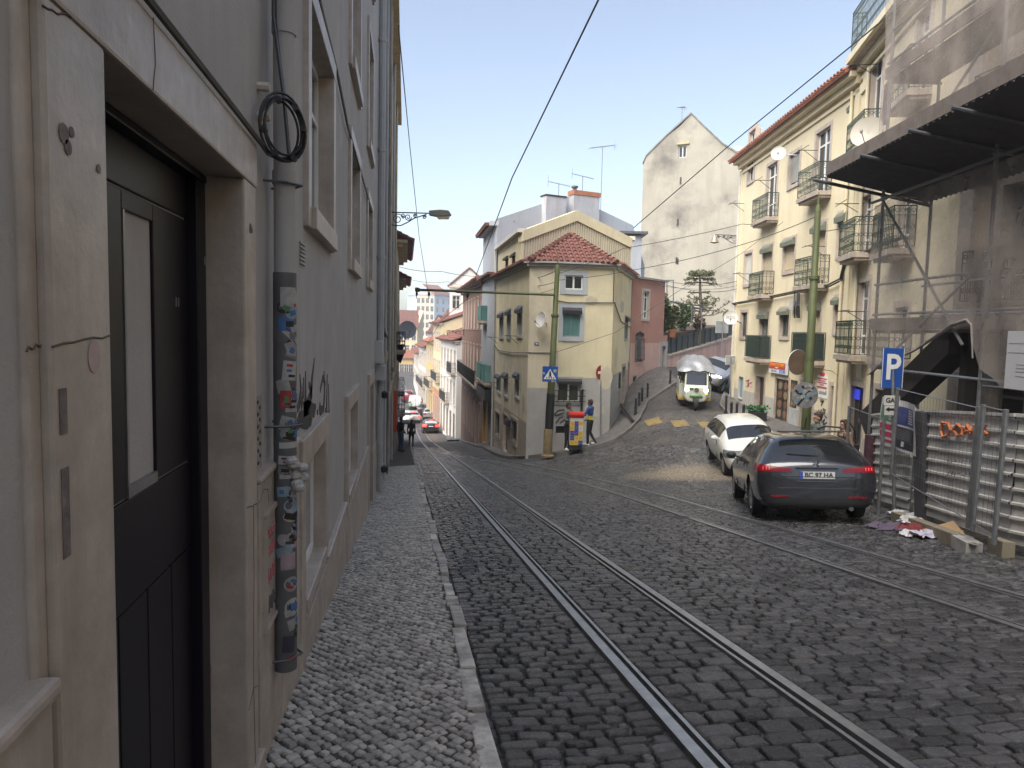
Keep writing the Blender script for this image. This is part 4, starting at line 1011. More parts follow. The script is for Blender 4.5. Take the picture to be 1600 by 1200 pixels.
    k = MB(); q = FA.R(793.5, 798.5, 655, 664); FA.box(k, *q, 0, .22); k.obj('wall_lantern', BLACK, b)
corner_house()
def patches(b, f, spots, cols, seed):
    r_ = random.Random(seed)
    for i, (x, y, w, h) in enumerate(spots):
        t, hh = f.px(x, y); n = 14; k = MB(); k.prism([f.P(t+math.cos(2*math.pi*j/n)*w*r_.uniform(.7, 1.1), hh+math.sin(2*math.pi*j/n)*h*r_.uniform(.7, 1.1), .002) for j in range(n)], f.n*.003); k.obj('plaster_patch', cols[i % len(cols)], b)
CH = [o for o in COL.objects if o.name == 'corner_house'][0]
patches(CH, FC, [(930, 640, .5, .35), (945, 590, .35, .5), (868, 560, .12, .5), (925, 470, .3, .2)], [mat('repair_grey', (.42, .40, .36), .9, .12, 3, streak=.3), mat('repair_cream', (.50, .46, .35), .9, .1, 3)], 3)
patches(CH, FD, [(962, 560, .5, .5), (972, 480, .8, .3)], [mat('repair_cream', ()), mat('repair_grey', ())], 5)
patches(CH, FA, [(795, 555, .7, .35), (818, 630, .4, .5), (785, 640, .5, .3)], [mat('repair_cream', ()), mat('repair_grey', ())], 7)
mkdish(FB.P(.55, FB.px(848, 500)[1], .55), (-.84, -.42, .15), 0.33, 'white satellite dish turned edge-on on the narrow facet of the corner house', mat('dish_white', (.6, .6, .58), .45, .05), FB.P(.75, FB.px(848, 506)[1], 0))
# pavement around the corner
kp = [(697, 665), (735, 695), (780, 714), (797, 717.5), (835, 715), (870, 712), (905, 706), (933, 700), (962, 689), (985, 673), (1001, 656), (1012, 630), (1045, 608), (1060, 599)]
KP = [gp(*p) for p in kp]; KP = [(p.x, p.y) for p in KP]
D2_ = pl(1040, 39.3)
WP = [(4.95, 52), (4.93, 39), (5.0, 31.5), B_, ((B_[0]+B2_[0])/2, (B_[1]+B2_[1])/2), B2_, FC.P(FC.L*.5, 0)[:2], C_, FD.P(1.2, 0)[:2], FD.P(3, 0)[:2], FD.P(5.2, 0)[:2], D_, pl(1022, 38.2), D2_]
pave_strip('side_pavement', [(4.9, 62)]+WP, [(3.7, 62)]+KP, [M_PAVE2, M_KERB2])
# ------------------------------------------------------------------ houses down the right-hand side of the main street
def row_house(lab, p0, p1, zb, zt, m, rows, nw, roofm=TILE, eave=.5, bands=None, mats=None, fk='french', surround=STONE, roof_rise=1.6, body=8, bal=(), name='town_house', sh=None, gm=GLASS, ww=.5, dep=.05):
    f = Fac(p0, p1); b = thing(name, lab, 'house', f.P(f.L/2, zb, -body/2)); ops = []
    for r, (h0, h1, kd) in enumerate(rows):
        for i in range(nw):
            tc = f.L*(i+.5)/nw; ops.append((tc-ww, tc+ww, h0, h1, .2, kd))
    bake_wall(f, 'wall', b, mats or [m], 0, f.L, zb-3, zt, [o[:5] for o in ops], body=body, bands=bands or ())
    for o in ops: win(f, b, o[:4], o[5], .12 if surround else 0, surround or STONE, dep, WHITE if o[5] != 'door' else mat('dark_brown_door', (.05, .035, .03), .5), gm, sill=o[5] != 'door', shut=sh)
    k = MB(); f.box(k, -.1, f.L+.1, zt-.18, zt, -.2, .2); f.box(k, -.15, f.L+.15, zt, zt+.1, -.2, eave); k.obj('cornice', surround or m, b)
    tiles('roof', b, f.P(-.2, zt+.1, eave+.1), f.P(f.L+.2, zt+.1, eave+.1), f.P(f.L+.2, zt+.1+roof_rise, -body*.5), f.P(-.2, zt+.1+roof_rise, -body*.5), roofm, .3, .5)
    k = MB(); k.prism([f.P(-.0, zt, 0), f.P(0, zt+roof_rise, -body*.5), f.P(0, zt, -body)], f.d*f.L); k.obj('attic', m, b)
    for t0, t1, h in bal: balcony(f, b, t0, t1, h, .5, 1., IRON)
    return f, b
BLUEG = mat('blue_grey_plaster', (.36, .39, .43), .85, .06, 1, .1, 40, streak=.3, stain=(.25, .27, .3))
BLUEP = mat('pale_blue_plaster', (.45, .48, .51), .85, .06, 1, .1, 40, streak=.3, stain=(.3, .32, .34))
BRK = mat('red_brown_render', (.20, .115, .09), .85, .15, 2, .15, 30, streak=.5, stain=(.10, .06, .05))
def blue_house():
    f = Fac((4.9, 45.2), (4.9, 39.3)); b = thing('town_house', 'blue grey house with two roof chimneys rising behind the corner house', 'house', (9, 43, -7))
    hs = f.px(772, 345)[1]
    ops = [f.R(762, 766.5, 395, 425, 0), f.R(762, 766, 470, 520), f.R(763, 767, 560, 600)]
    bake_wall(f, 'wall', b, [STONEDIRTY, BLUEP], 0, f.L, -10, 5.9, [(1.2, 2.3, 3.2, 4.9, .2), (1.2, 2.3, .5, 2.6, .2), (3.7, 4.7, .8, 2.4, .2), (1.2, 2.3, -3, -.6, .2), (3.7, 4.7, -3, -.6, .2), (.7, 2.2, -7.2, -4.2, .2), (3.3, 4.9, -7.2, -4.2, .2)], bands=((-10, 0), (-4, 1)), shell=False)
    for w in ((1.2, 2.3, 3.2, 4.9), (3.7, 4.7, .8, 2.4), (1.2, 2.3, -3, -.6), (3.7, 4.7, -3, -.6)): win(f, b, w, 'french', .1, STONE, .12)
    win(f, b, (1.2, 2.3, .5, 2.6), 'sash', .1, STONE, .1, WHITE, GLASS, None, TEAL, .95)
    win(f, b, (.7, 2.2, -7.2, -4.2), 'door', .12, mat('orange_shop_trim', (.5, .26, .03), .6, .1), .15, BLACK, name='shop_door', sill=False); win(f, b, (3.3, 4.9, -7.2, -4.2), 'door', .12, STONEDIRTY, .15, BLACK, name='shop_door', sill=False)
    balcony(f, b, .7, 2.8, .45, .5, .9, TEAL, TEAL); balcony(f, b, .6, 2.9, -3.1, .5, 1., TEAL, mat('sea_green_panel', (.16, .27, .26), .5)); balcony(f, b, 3.3, 5.1, -3.1, .5, 1., TEAL, mat('sea_green_panel', (.16, .27, .26), .5))
    k = MB(); f.box(k, .4, 5.4, -4.1, -3.5, .0, .45); k.obj('shop_awning_box', BLACK, b)
    # side wall toward the camera, a sloping parapet, chimneys
    s = Fac((4.9, 39.3), (14.5, 42.5)); P = lambda x, y: s.px(x, y)
    pts = [(0, -3), (0, P(772, 341)[1]), P(845, 319), P(893, 306), P(989, 352), (s.L, 4), (s.L, -3)]
    k = MB(); k.prism([s.P(*q) for q in pts], s.n*-.3); k.obj('side_wall', BLUEG, b)
    for x0, x1, y0, y1, tp in ((846, 877, 309, 372, BLACK), (889, 929, 303, 360, mat('flaking_brick', (.36, .15, .08), .9, .25, 8))):
        a, c, d, e = s.R(x0, x1, y0, y1); k = MB(); s.box(k, a, c, d-1, e, -.1, .5); ch = k.obj('chimney', mat('chimney_blue_grey', (.40, .42, .45), .85, .1, 1.5, streak=.5, stain=(.3, .22, .18)), b)
        k = MB(); s.box(k, a-.04, c+.04, e-(.18 if tp is not BLACK else 0), e+.07, -.14, .54); k.obj('chimney_cap', tp, ch)
    k = MB(); c_ = s.P(s.px(895, 300)[0], s.px(895, 300)[1], .2); k.lathe(c_, [(.12, -.1), (.12, .18), (.2, .2), (.2, .3)], 10); k.obj('chimney_pot', DARKSTEEL, b)
    f2 = Fac((4.9, 45.2), (4.9, 39.3))
    tiles('roof', b, f2.P(-.2, 5.75, .6), f2.P(f2.L-.32, 5.75, .6), f2.P(f2.L-.32, 6.0, -1), f2.P(-.2, 6.0, -1), TILE, .26)
    k = MB(); f2.box(k, 0, f2.L, 3.0, 3.12, 0, .5); k.obj('string_course', TILE, b)
    k = MB(); f2.box(k, 0, f2.L, 5.65, 5.9, -.1, .4); k.obj('cornice', BLUEP, b)
    k = MB(); k.prism([s.P(0, -3, -.3), s.P(s.L, -3, -.3), s.P(s.L, 4, -.3), s.P(0, 6, -.3)], (0, 6, 0)); k.obj('rear_block', BLUEG, b)
    return s
SB = blue_house()
def antenna(c, h, lab, ang=0, n=7, L=.9, m=STEEL):
    t = thing('roof_antenna', lab, 'antenna', c, 'rooftop antennas'); c = Vector(c); k = MB(); k.tube([c, c+Vector((0, 0, h))], .022, 5); k.obj('mast', m, t)
    k = MB(); d = Vector((math.cos(ang), math.sin(ang), .22)).normalized(); s = d.cross(Vector((0, 0, 1))).normalized(); p = c+Vector((0, 0, h)); k.tube([p-d*L*.7, p+d*L*.7], .018, 4)
    for i in range(n):
        q = p+d*(-L*.7+1.4*L*i/(n-1)); w = .32-.02*i; k.tube([q-s*w, q+s*w], .010, 4)
    u = Vector((0, 0, 1))
    q = p+d*L*.7; k.tube([q-u*.3, q+u*.35], .012, 4); k.tube([q-u*.12-s*.2, q-u*.12+s*.2], .01, 4)
    k.obj('aerial', m, t)
antenna(SB.P(*SB.px(870, 309), .2), .75, 'small slanted antenna on the flat chimney of the blue grey house', 2.9)
antenna(SB.P(*SB.px(907, 301), .2), .9, 'antenna on the brick topped chimney of the blue grey house', 3.0)
antenna(SB.P(*SB.px(941, 344), -.2), 4.3, 'tall antenna mast right of the brick topped chimney', .25, L=1.2)
row_house('red brown house with a row of tall pale framed windows below the blue grey house', (4.9, 62.5), (4.9, 45.4), -8.2, 3.0, BRK, [(.0, 2.1, 'french'), (-3.7, -1.2, 'french'), (-8.0, -5.0, 'door')], 7, eave=.55, bal=((.5, 16.5, -3.8),), surround=mat('rosy_stone', (.36, .27, .23), .7, .1))
WHT = mat('white_render', (.60, .585, .55), .85, .06, .8, streak=.3, stain=(.4, .38, .34))
CRM = mat('warm_cream_render', (.60, .50, .32), .85, .07, .8, streak=.3, stain=(.4, .33, .2))
YEL = mat('yellow_render', (.56, .40, .16), .85, .07, .8, streak=.3)
PNK = mat('terracotta_render', (.45, .2, .12), .85, .1, .8, streak=.3)
LIL = mat('lilac_render', (.46, .44, .52), .85, .06)
def street_u(s): return 4.9+float(bend(s))*1.0
def fx(px, s): return ((px-633)/1110*s, s)
row_house('tall white house with wrought balconies standing past the red brown house', fx(712, 66), fx(687, 79), -12, -1.3, WHT, [(-4.2, -2.2, 'french'), (-7.4, -5.2, 'french'), (-11, -8.2, 'door')], 5, roof_rise=1.8, bal=((.5, 4, -4.3), (5, 10, -7.5)))
row_house('narrow cream house with terracotta lower wall between white houses', fx(687, 79.4), fx(675.5, 88), -12.5, .4, CRM, [(-2.6, -.6, 'french'), (-6, -3.8, 'french'), (-11, -8, 'door')], 4, bal=((.5, 7, -6.1),), mats=[PNK, CRM], bands=((-20, 0), (-7.2, 1)))
row_house('yellow house with an orange roof low in the valley street', fx(675.5, 88.4), fx(664.5, 98), -12.5, -1.9, YEL, [(-4.6, -2.7, 'french'), (-7.6, -5.6, 'french'), (-11.5, -8.6, 'door')], 4, roofm=TILED, bal=((.5, 8, -7.7),))
row_house('white house with black balconies before the bend of the valley street', fx(664.5, 98.4), fx(653, 114), -12.2, -2.9, WHT, [(-5.6, -3.8, 'french'), (-8.4, -6.5, 'french'), (-11.6, -9.2, 'door')], 7, bal=((.5, 7, -8.5), (8, 15, -8.5)))
row_house('white street wall of the last house where the road turns away', fx(652.5, 114.4), fx(645.5, 138), -11, -4.4, WHT, [(-6.8, -5.2, 'french'), (-9.8, -7.6, 'door')], 8)
# the ones facing us behind the roofs
def block(lab, x0, x1, ytop, z, depth, m, rows, nw, roof=None, side=None, yb=640, nmx='town_house', rise=0., ridge='along', skew=.0):
    p0, p1 = pl(x0, z), pl(x1, z*(1+skew)); f = Fac(p0, p1); zt = f.px((x0+x1)/2, ytop)[1]; b = thing(nmx, lab, 'house', f.P(f.L/2, -10, -depth/2)); ops = []
    H = zt+10.
    for r in range(rows):
        for i in range(nw):
            tc = f.L*(i+.5)/nw; h = zt-1.0-3.0*(r+.65); ops.append((tc-.5, tc+.5, h-.2, h+1.6, .2))
    bake_wall(f, 'wall', b, [m], 0, f.L, -16, zt, ops, body=depth)
    for o in ops: win(f, b, o[:4], 'sash', .12, STONE, .1, WHITE, GLASS)
    if roof is not None:
        if ridge == 'gable':
            k = MB(); k.prism([f.P(0, zt, 0), f.P(f.L/2, zt+rise, 0), f.P(f.L, zt, 0)], f.n*-depth); k.obj('gable', m, b)
            tiles('roof', b, f.P(f.L+.3, zt-.1, .2), f.P(f.L+.3, zt-.1, -depth), f.P(f.L/2, zt+rise+.1, -depth), f.P(f.L/2, zt+rise+.1, .2), roof, .4, .6)
            tiles('roof', b, f.P(-.3, zt-.1, -depth), f.P(-.3, zt-.1, .2), f.P(f.L/2, zt+rise+.1, .2), f.P(f.L/2, zt+rise+.1, -depth), roof, .4, .6)
        else:
            tiles('roof', b, f.P(-.4, zt, .5), f.P(f.L+.4, zt, .5), f.P(f.L-.5, zt+rise, -depth*.5), f.P(.5, zt+rise, -depth*.5), roof, .4, .6)
            k = MB(); k.prism([f.P(-.3, zt, .3), f.P(.5, zt+rise, -depth*.5), f.P(-.3, zt, -depth)], f.d*(f.L+.3)); k.obj('attic', m, b)
    k = MB(); f.box(k, -.1, f.L+.1, zt-.25, zt, -.2, .2); k.obj('cornice', STONE, b)
    return f, b, zt
block('pale cream house with a red hipped roof at the bottom of the street', 610, 652, 512, 178, 12, CRM, 3, 4, TILE, rise=4.5)
block('small ochre house in front of the cream hipped one low in the valley', 618, 646, 575-15, 160, 8, YEL, 2, 4, TILED, rise=1.8)
f_, b_, zt_ = block('cream front of the apartment block with a balustraded roof terrace', 650, 678, 460, 262, 10, mat('pale_cream_render', (.62, .57, .44), .85, .05), 5, 4)  # the front's own even cream colour
f2_, b2_, zt2 = block('light blue side of the apartment block with a brick red roof storey', 678.3, 706, 462, 262, 14, mat('sky_blue_render', (.36, .47, .60), .85, .05), 5, 3, TILE, rise=4.2, skew=.03)
for f, b, z in ((f_, b_, zt_), (f2_, b2_, zt2)):
    k = MB(); f.box(k, 0, f.L, z+.9, z+1.15, -.2, .1)
    for i in range(15): x = f.L*(i+.5)/15; f.box(k, x-.1, x+.1, z, z+.9, -.15, .05)
    k.obj('balustrade', mat('rosy_balustrade', (.42, .24, .2), .8, .1), b)
block('white gabled house with a red roof edge above the red brown row', 702, 762, 447, 98, 14, WHT, 2, 3, TILE, rise=2.4, ridge='gable')
block('lilac grey house stacked above the yellow one in the valley', 668, 692, 520, 150, 9, LIL, 2, 3, TILE, rise=1.6)
block('terracotta storey with an air conditioner and a long tiled roof in the valley', 690, 716, 508, 125, 8, PNK, 1, 3, TILE, rise=2.8)
block('cream narrow house with a small gable rising over the valley street', 678, 692, 506, 138, 7, CRM, 3, 2, TILE, rise=1.6, ridge='gable')
block('white house with slit windows and an orange roof below the terracotta storey', 687, 716, 540, 108, 8, WHT, 2, 5, TILED, rise=1.6)
antenna(at(686, 452, 262), 9, 'thin antenna over the brick red roof storey of the apartment block', .3, L=3, m=DARKSTEEL)
antenna(at(700, 452, 262), 7.5, 'shorter antenna near the right end of the apartment block roof', .3, L=2.5, m=DARKSTEEL)
# ------------------------------------------------------------------ pink house, garden wall, gabled house up the side street
PINK = mat('salmon_pink_render', (.42, .215, .165), .88, .08, .8, .15, 30, streak=.45, stain=(.28, .15, .12), col2=(.37, .19, .15), amt=.5)
PINK2 = mat('light_pink_render', (.52, .335, .285), .88, .08, .8, .15, 30, streak=.5, stain=(.3, .2, .18))
FP = Fac(pl(985.5, 36.4), pl(1041, 39.5))
def pink_house():
    b = thing('terrace_house', 'salmon pink house with a light pink lower half up the side street', 'house', FP.P(2, -2.5, -3))
    ops = [FP.R(1004, 1013.5, 455, 498), FP.R(991, 1003, 523, 565), FP.R(1030, 1040, 541, 592), FP.R(988.5, 994, 588, 607)]
    ht = FP.px(1010, 437)[1]
    bake_wall(FP, 'wall', b, [PINK2, PINK], 0, FP.t(1033.5), -7, ht, [o+(.2,) for o in (ops[0], ops[3])], bands=((-7, 0), (FP.px(1012, 536)[1], 1)), body=6)
    win(FP, b, ops[0], 'french', .13, STONE, .1, WHITE, GLASS)
    win(FP, b, ops[3], 'blank', .1, STONEDIRTY, .12, BLACK, name='cellar_vent')
    t0, t1, h0, h1 = ops[1]; k = MB()
    for i in range(6): x = t0+.06+(t1-t0-.12)*i/5; k.tube([FP.P(x, h0, .02), FP.P(x, h0+.1, .2), FP.P(x, h1-.25, .18), FP.P(x, h1, .03)], .016, 4)
    for h in (h0+.12, (h0+h1)/2, h1-.25): FP.box(k, t0, t1, h, h+.03, .14, .2)
    for i in range(5): c = FP.P((t0+t1)/2+(i-2)*(t1-t0)*.2, h1+.06-.05*abs(i-2)+.05, .1); k.ell(c, (.06, .06, .09), 6, 5)
    g = k.obj('window_grille', IRON, b); k = MB(); FP.box(k, t0+.08, t1-.08, h0+.08, h1-.05, -.05, .012); k.obj('pane', GLASS2, g)
    k = MB(); FP.box(k, -.1, FP.t(1033.5)+.1, ht, ht+.1, -.3, .18); k.obj('parapet', CONC, b)
    # garden door in its stone frame
    d = FP.R(1031.5, 1038.5, 541, 591); k = MB(); FP.box(k, d[0]-.18, d[0], d[2]-.6, d[3]+.25, -.3, .06); FP.box(k, d[1], d[1]+.18, d[2]-.6, d[3]+.25, -.3, .06); FP.box(k, d[0], d[1], d[3], d[3]+.25, -.3, .06); fr = k.obj('door_surround', GREYB, b)
    k = MB(); FP.box(k, d[0], d[1], d[2]-.5, d[3], -.28, -.2); k.obj('garden_door', BLACK, fr)
    k = MB(); FP.box(k, d[0]-.18, d[1]+.18, d[3]+.25, FP.px(1036, 524)[1], -.4, .02); k.obj('wall_stub', PINK, b)
pink_house()
WG = Fac(pl(1042.5, 39.6), pl(1148, 47))
def garden_wall():
    b = thing('garden_wall', 'pink retaining wall climbing the side street under a dark railing', 'wall', WG.P(3, -2.5, 0))
    k = MB(); N = 12
    tl = [WG.px(1042.5+(1148-1042.5)*i/N, 558-(558-527)*i/N) for i in range(N+1)]
    k.prism([WG.P(tl[0][0], -7)]+[WG.P(*q) for q in tl]+[WG.P(tl[-1][0], -7)], WG.n*-.35); k.obj('wall', mat('stained_pink_render', (.50, .32, .27), .9, .1, .8, .2, 20, streak=.9, stain=(.16, .12, .10), ssc=3), b)
    k = MB()
    for q0, q1 in zip(tl[:-1], tl[1:]): k.prism([WG.P(q0[0], q0[1], .05), WG.P(q1[0], q1[1], .05), WG.P(q1[0], q1[1]+.1, .05), WG.P(q0[0], q0[1]+.1, .05)], WG.n*-.45)
    k.obj('coping', STONEDIRTY, b)
    t = thing('railing', 'dark sheeted railing standing on the pink garden wall', 'railing', WG.P(3, 0, -.1)); k = MB()
    tu = [WG.px(1042.5+(1148-1042.5)*i/N, 531-(531-503)*i/N, -.15) for i in range(N+1)]
    for i in range(N):
        (t0, h0), (t1, h1) = tl[i], tl[i+1]; H0, H1 = tu[i][1], tu[i+1][1]; o = -.15
        k.add([WG.P(t0+.04, h0+.16, o), WG.P(t1-.0, h1+.16, o), WG.P(t1-.0, H1-.04, o), WG.P(t0+.04, H0-.04, o)]+[WG.P(t0+.04, h0+.16, o-.03), WG.P(t1-.0, h1+.16, o-.03), WG.P(t1-.0, H1-.04, o-.03), WG.P(t0+.04, H0-.04, o-.03)], [(0, 1, 2, 3), (7, 6, 5, 4), (0, 4, 5, 1), (1, 5, 6, 2), (2, 6, 7, 3), (3, 7, 4, 0)])
    k.obj('sheeting', mat('dark_green_sheeting', (.028, .038, .04), .6, .3, 3), t)
    k = MB()
    for i in range(N+1): (t0, h0) = tl[i]; k.tube([WG.P(t0, h0, -.12), WG.P(t0, tu[i][1]+.03, -.12)], .03, 5)
    each(k, 'railing_post', IRON, t)
    k = MB(); k.tube([WG.P(q[0], q[1], -.12) for q in tu], .025, 5); k.obj('top_rail', IRON, t)
garden_wall()
def gable_house():
    f = Fac(pl(996, 54.2), pl(1166, 50.8)); P = f.px
    b = thing('gable_house', 'big weathered pale house with a blank steep gable wall at the back', 'house', f.P(4, 0, -4))
    GM = mat('weathered_pale_render', (.325, .305, .255), .9, .12, .5, .2, 12, col2=(.12, .112, .10), amt=.9, lap=(.5, .68), streak=.65, stain=(.25, .23, .19), ssc=2)
    hl, hr = P(997, 257)[1], P(1160, 240)[1]; pk = P(1080, 178); w = f.R(1060, 1072.5, 228, 246)
    hm = min(hl, hr)
    bake_wall(f, 'wall', b, [GM], 0, f.L, -6, w[2]-.5, [], top=None, body=9)
    k = MB(); hm = w[2]-.5
    L, R = [(0, hm), (0, hl), P(1010, 244), P(1040, 214), (w[0], P(1060, 198)[1]), (w[0], hm)], [(w[1], hm), (w[1], P(1072.5, 184.5)[1]), pk, P(1100, 198), P(1130, 226), P(1151, 238), (f.L, hr), (f.L, hm)]
    for pts in (L, R, [(w[0], hm), (w[0], w[2]), (w[1], w[2]), (w[1], hm)], [(w[0], w[3]), (w[0], P(1060, 198)[1]), (w[1], P(1072.5, 184.5)[1]), (w[1], w[3])]):
        k.prism([f.P(*q) for q in pts], f.n*-.3)
    k.obj('gable', GM, b)
    k = MB(); prof = [(-.05, hl), P(1010, 244), P(1040, 214), pk, P(1100, 198), P(1130, 226), P(1151, 239), (f.L+.05, hr)]
    for q0, q1 in zip(prof[:-1], prof[1:]): k.prism([f.P(q0[0], q0[1], .06), f.P(q1[0], q1[1], .06), f.P(q1[0], q1[1]+.12, .06), f.P(q0[0], q0[1]+.12, .06)], f.n*-.5)
    k.obj('gable_coping', mat('dark_lichen_coping', (.17, .165, .155), .9, .3, 4), b)
    k = MB(); k.add([f.P(q[0], q[1]-.05, -.3) for q in prof]+[f.P(q[0], q[1]-.05, -9) for q in prof], [(i, i+1, i+9, i+8) for i in range(7)]); k.obj('roof', TILE, b)
    win(f, b, w, 'sash', .0, STONE, .12, WHITE, GLASS); k = MB(); f.box(k, w[0]-.12, w[1]+.18, w[3]+.1, w[3]+.22, 0, .12); k.obj('window_hood', mat('buff_hood', (.4, .35, .2), .8, .1), b)
    for x, y0, y1 in ((1063.5, 277, 288), (1059, 342, 353), (1057, 402, 412), (1059, 404, 413)):
        k = MB(); f.box(k, *f.R(x-1.3, x+1.3, y0, y1), -.05, .03); k.obj('slit_vent', BLACK, b)
    c = f.R(1036, 1046, 209, 232); k = MB(); f.box(k, c[0], c[1], c[2], c[3]-.35, -2.2, -1.4); ch = k.obj('chimney', WHT, b); k = MB(); f.box(k, c[0]-.15, c[1]+.15, c[3]-.4, c[3], -2.3, -1.3); k.obj('chimney_cap', TILE, ch)
    c = f.R(1140, 1161, 222, 245); k = MB(); f.box(k, c[0], c[1], c[2]-1, c[3], -3, -1.2); k.obj('dormer', BLUEG, b)
    c = f.R(1013, 1018, 240, 250); k = MB(); f.box(k, c[0], c[1], c[2]-.6, c[3], -2, -1.4); k.obj('chimney', BLUEG, b)
    antenna(f.P(*P(1060, 200), -1), 1.75, 'antenna on the left slope of the big blank gable', .9, L=.8)
    return f
GF = gable_house()
k = MB(); a = SB.R(985, 995, 364, 440)
q = Fac(pl(978, 43), pl(998, 43)); k = MB(); q.box(k, 0, q.L, -4, q.px(988, 367)[1], -3, 0); sb_ = thing('roof_shed', 'small grey roof shed squeezed against the blank gable', 'shed', q.P(.5, 0, -1)); k.obj('wall', BLUEG, sb_)
k = MB(); q.box(k, -.6, q.L+.3, q.px(988, 366)[1], q.px(988, 362)[1], -3.2, .3); k.obj('flat_roof', DARKSTEEL, sb_)
# ------------------------------------------------------------------ yellow house with balconies on the right
YW = mat('lemon_cream_plaster', (.66, .59, .42), .88, .06, .8, .12, 50, streak=.3, ssc=2., stain=(.40, .35, .25), col2=(.57, .50, .33), amt=.5)
YWB = mat('grey_plaster_base', (.42, .40, .37), .88, .1, 1, .2, 30, streak=.5, stain=(.25, .24, .22))
P0, P1, P2 = pl(1147, 34), pl(1325, 22.2), pl(1492, 14.6)
RA, RB = Fac(P0, P1), Fac(P1, P2)
RC = Fac(P2, (P2[0]-.6, -9))
WOODG = mat('olive_wood_frame', (.10, .11, .09), .6, .15)
def yellow_house():
    b = thing('town_house', 'lemon yellow three storey house with iron balconies and a red eave on the right', 'house', RA.P(6, -3.3, -4))
    E = RA.px(1240, 181)[1]; E = 8.0
    W3 = [('sash', RA.R(1170, 1179.5, 205, 282), None), ('french', RA.R(1198, 1213.5, 257, 340), None), ('sash', RA.R(1233, 1249.5, 240, 288), None), ('french', RA.R(1274, 1296, 204, 304), None)]
    W2 = [('blank', RA.R(1163.5, 1174.5, 396, 444), None), ('french', RA.R(1192, 1206, 386, 462), 'b'), ('sash', RA.R(1225, 1242, 375, 423), 'b'), ('french', RA.R(1271, 1289, 352, 447), 'b'), ('sash', RA.R(1310.5, 1323, 335, 398), 'b')]
    W1 = [('sash', RA.R(1157.5, 1167.5, 488, 526), None), ('french', RA.R(1187, 1200, 489, 558), 'b'), ('sash', RA.R(1219.5, 1233, 484, 526), 'b'), ('french', RA.R(1267, 1281, 474, 562), 'b'), ('sash', RA.R(1305, 1315, 466, 518), 'b')]
    GRD = [('blank', RA.R(1154.5, 1161, 589, 622), None), ('door', RA.R(1181, 1193, 588, 664), None), ('blank', RA.R(1211, 1231, 592, 674), None), ('blank', RA.R(1250, 1269, 599, 692), None), ('door', RA.R(1297, 1306, 603, 700), None)]
    al = W3+W2+W1+GRD
    bake_wall(RA, 'wall', b, [YWB, YW], 0, RA.L, -7, E, [o[1]+(.22,) for o in al], bands=((-7, 0), (-2.55, 1)), body=7)
    for kd, w, bx in W3: win(RA, b, w, kd, .13, STONE, .1, WHITE, GLASS, None, SHUTG if kd == 'sash' and w[0] > 3 else None, .9)
    for kd, w, bx in W2: win(RA, b, w, kd, .13, STONE, .1, mat('pale_board', (.5, .5, .45), .7) if kd == 'blank' else WHITE, GLASS, BOXG if bx else None, SHUTC if bx else None, .95 if w[0] < 8 else .9)
    for i, (kd, w, bx) in enumerate(W1): win(RA, b, w, kd, .13, STONE, .1, WOODG, GLASS if i != 1 else GLASS2, BOXG if bx else None, SHUTC if i in (3, 4) else None, .95)
    win(RA, b, GRD[0][1], 'blank', .05, YWB, .08, mat('faded_blue_board', (.17, .27, .34), .7, .15), name='hatch'); win(RA, b, GRD[1][1], 'door', .16, STONEDIRTY, .16, mat('dark_brown_door', (.05, .035, .03), .5), name='door', sill=False)
    rd = win(RA, b, GRD[2][1], 'blank', .1, STONEDIRTY, .05, mat('menu_door_black', (.025, .02, .018), .35), name='restaurant_door', sill=False)
    t0, t1, h0, h1 = GRD[2][1]; rr = random.Random(2); food = [mat('dish_brown', (.15, .07, .035), .5, .3, 20), mat('dish_ochre', (.24, .18, .11), .5, .3, 20), mat('dish_rose', (.2, .1, .065), .5, .3, 20)]
    for c in range(2):
        for r in range(5):
            k = MB(); k.disc(RA.P(t0+(t1-t0)*(.3+.42*c), h0+(h1-h0)*(.15+.18*r), -.03), RA.n, .16, .008, 14, sx=1.3 if c == 0 else 1.1); k.obj('dish_picture', food[(r+c) % 3], rd)
    win(RA, b, GRD[3][1], 'blank', .12, STONEDIRTY, .2, BLACK, name='dark_doorway', sill=False); win(RA, b, GRD[4][1], 'door', .14, STONE, .14, DARKSTEEL, name='door', sill=False)
    bl = lambda R, h, pad=.35, **k: balcony(RA, b, R[0]-pad, R[1]+pad, h, .5, .95, **k)
    h3, h2, h1_ = RA.px(1206, 343)[1], RA.px(1198, 462)[1], RA.px(1193, 560)[1]
    SCR = mat('black_green_screen', (.018, .026, .026), .7, .2)
    bl(W3[1][1], h3); bl(W3[3][1], RA.px(1285, 304)[1], .3); bl(W2[1][1], h2); bl(W2[3][1], RA.px(1278, 446)[1], .45); bl(W1[1][1], h1_, .45, solid=SCR); bl(W1[3][1], RA.px(1272, 563)[1], .55, solid=SCR)
    for x, y in ((1163, 318), (1205, 282), (1278, 235), (1290, 385), (1170, 428), (1300, 278)): t, h = RA.px(x, y); bracket(RA, b, t, h, out=.7, span=.6)
    k = MB(); RA.box(k, 0, RA.L, E-.55, E-.45, 0, .06); RA.box(k, 0, RA.L, E-.3, E-.1, 0, .18); RA.box(k, -.1, RA.L, E-.1, E+.06, -.3, .38); k.obj('cornice', YW, b)
    k = MB(); RA.box(k, .02, .32, -4, E-.55, 0, .05); RA.box(k, RA.L-.32, RA.L-.04, -4, E-.4, 0, .06); each(k, 'pilaster', YW, b)
    tiles('roof', b, RA.P(-.3, E+.08, .55), RA.P(RA.L-.05, E+.08, .55), RA.P(RA.L-.05, E+1.7, -3.2), RA.P(-.3, E+1.7, -3.2), TILED, .24, .4)
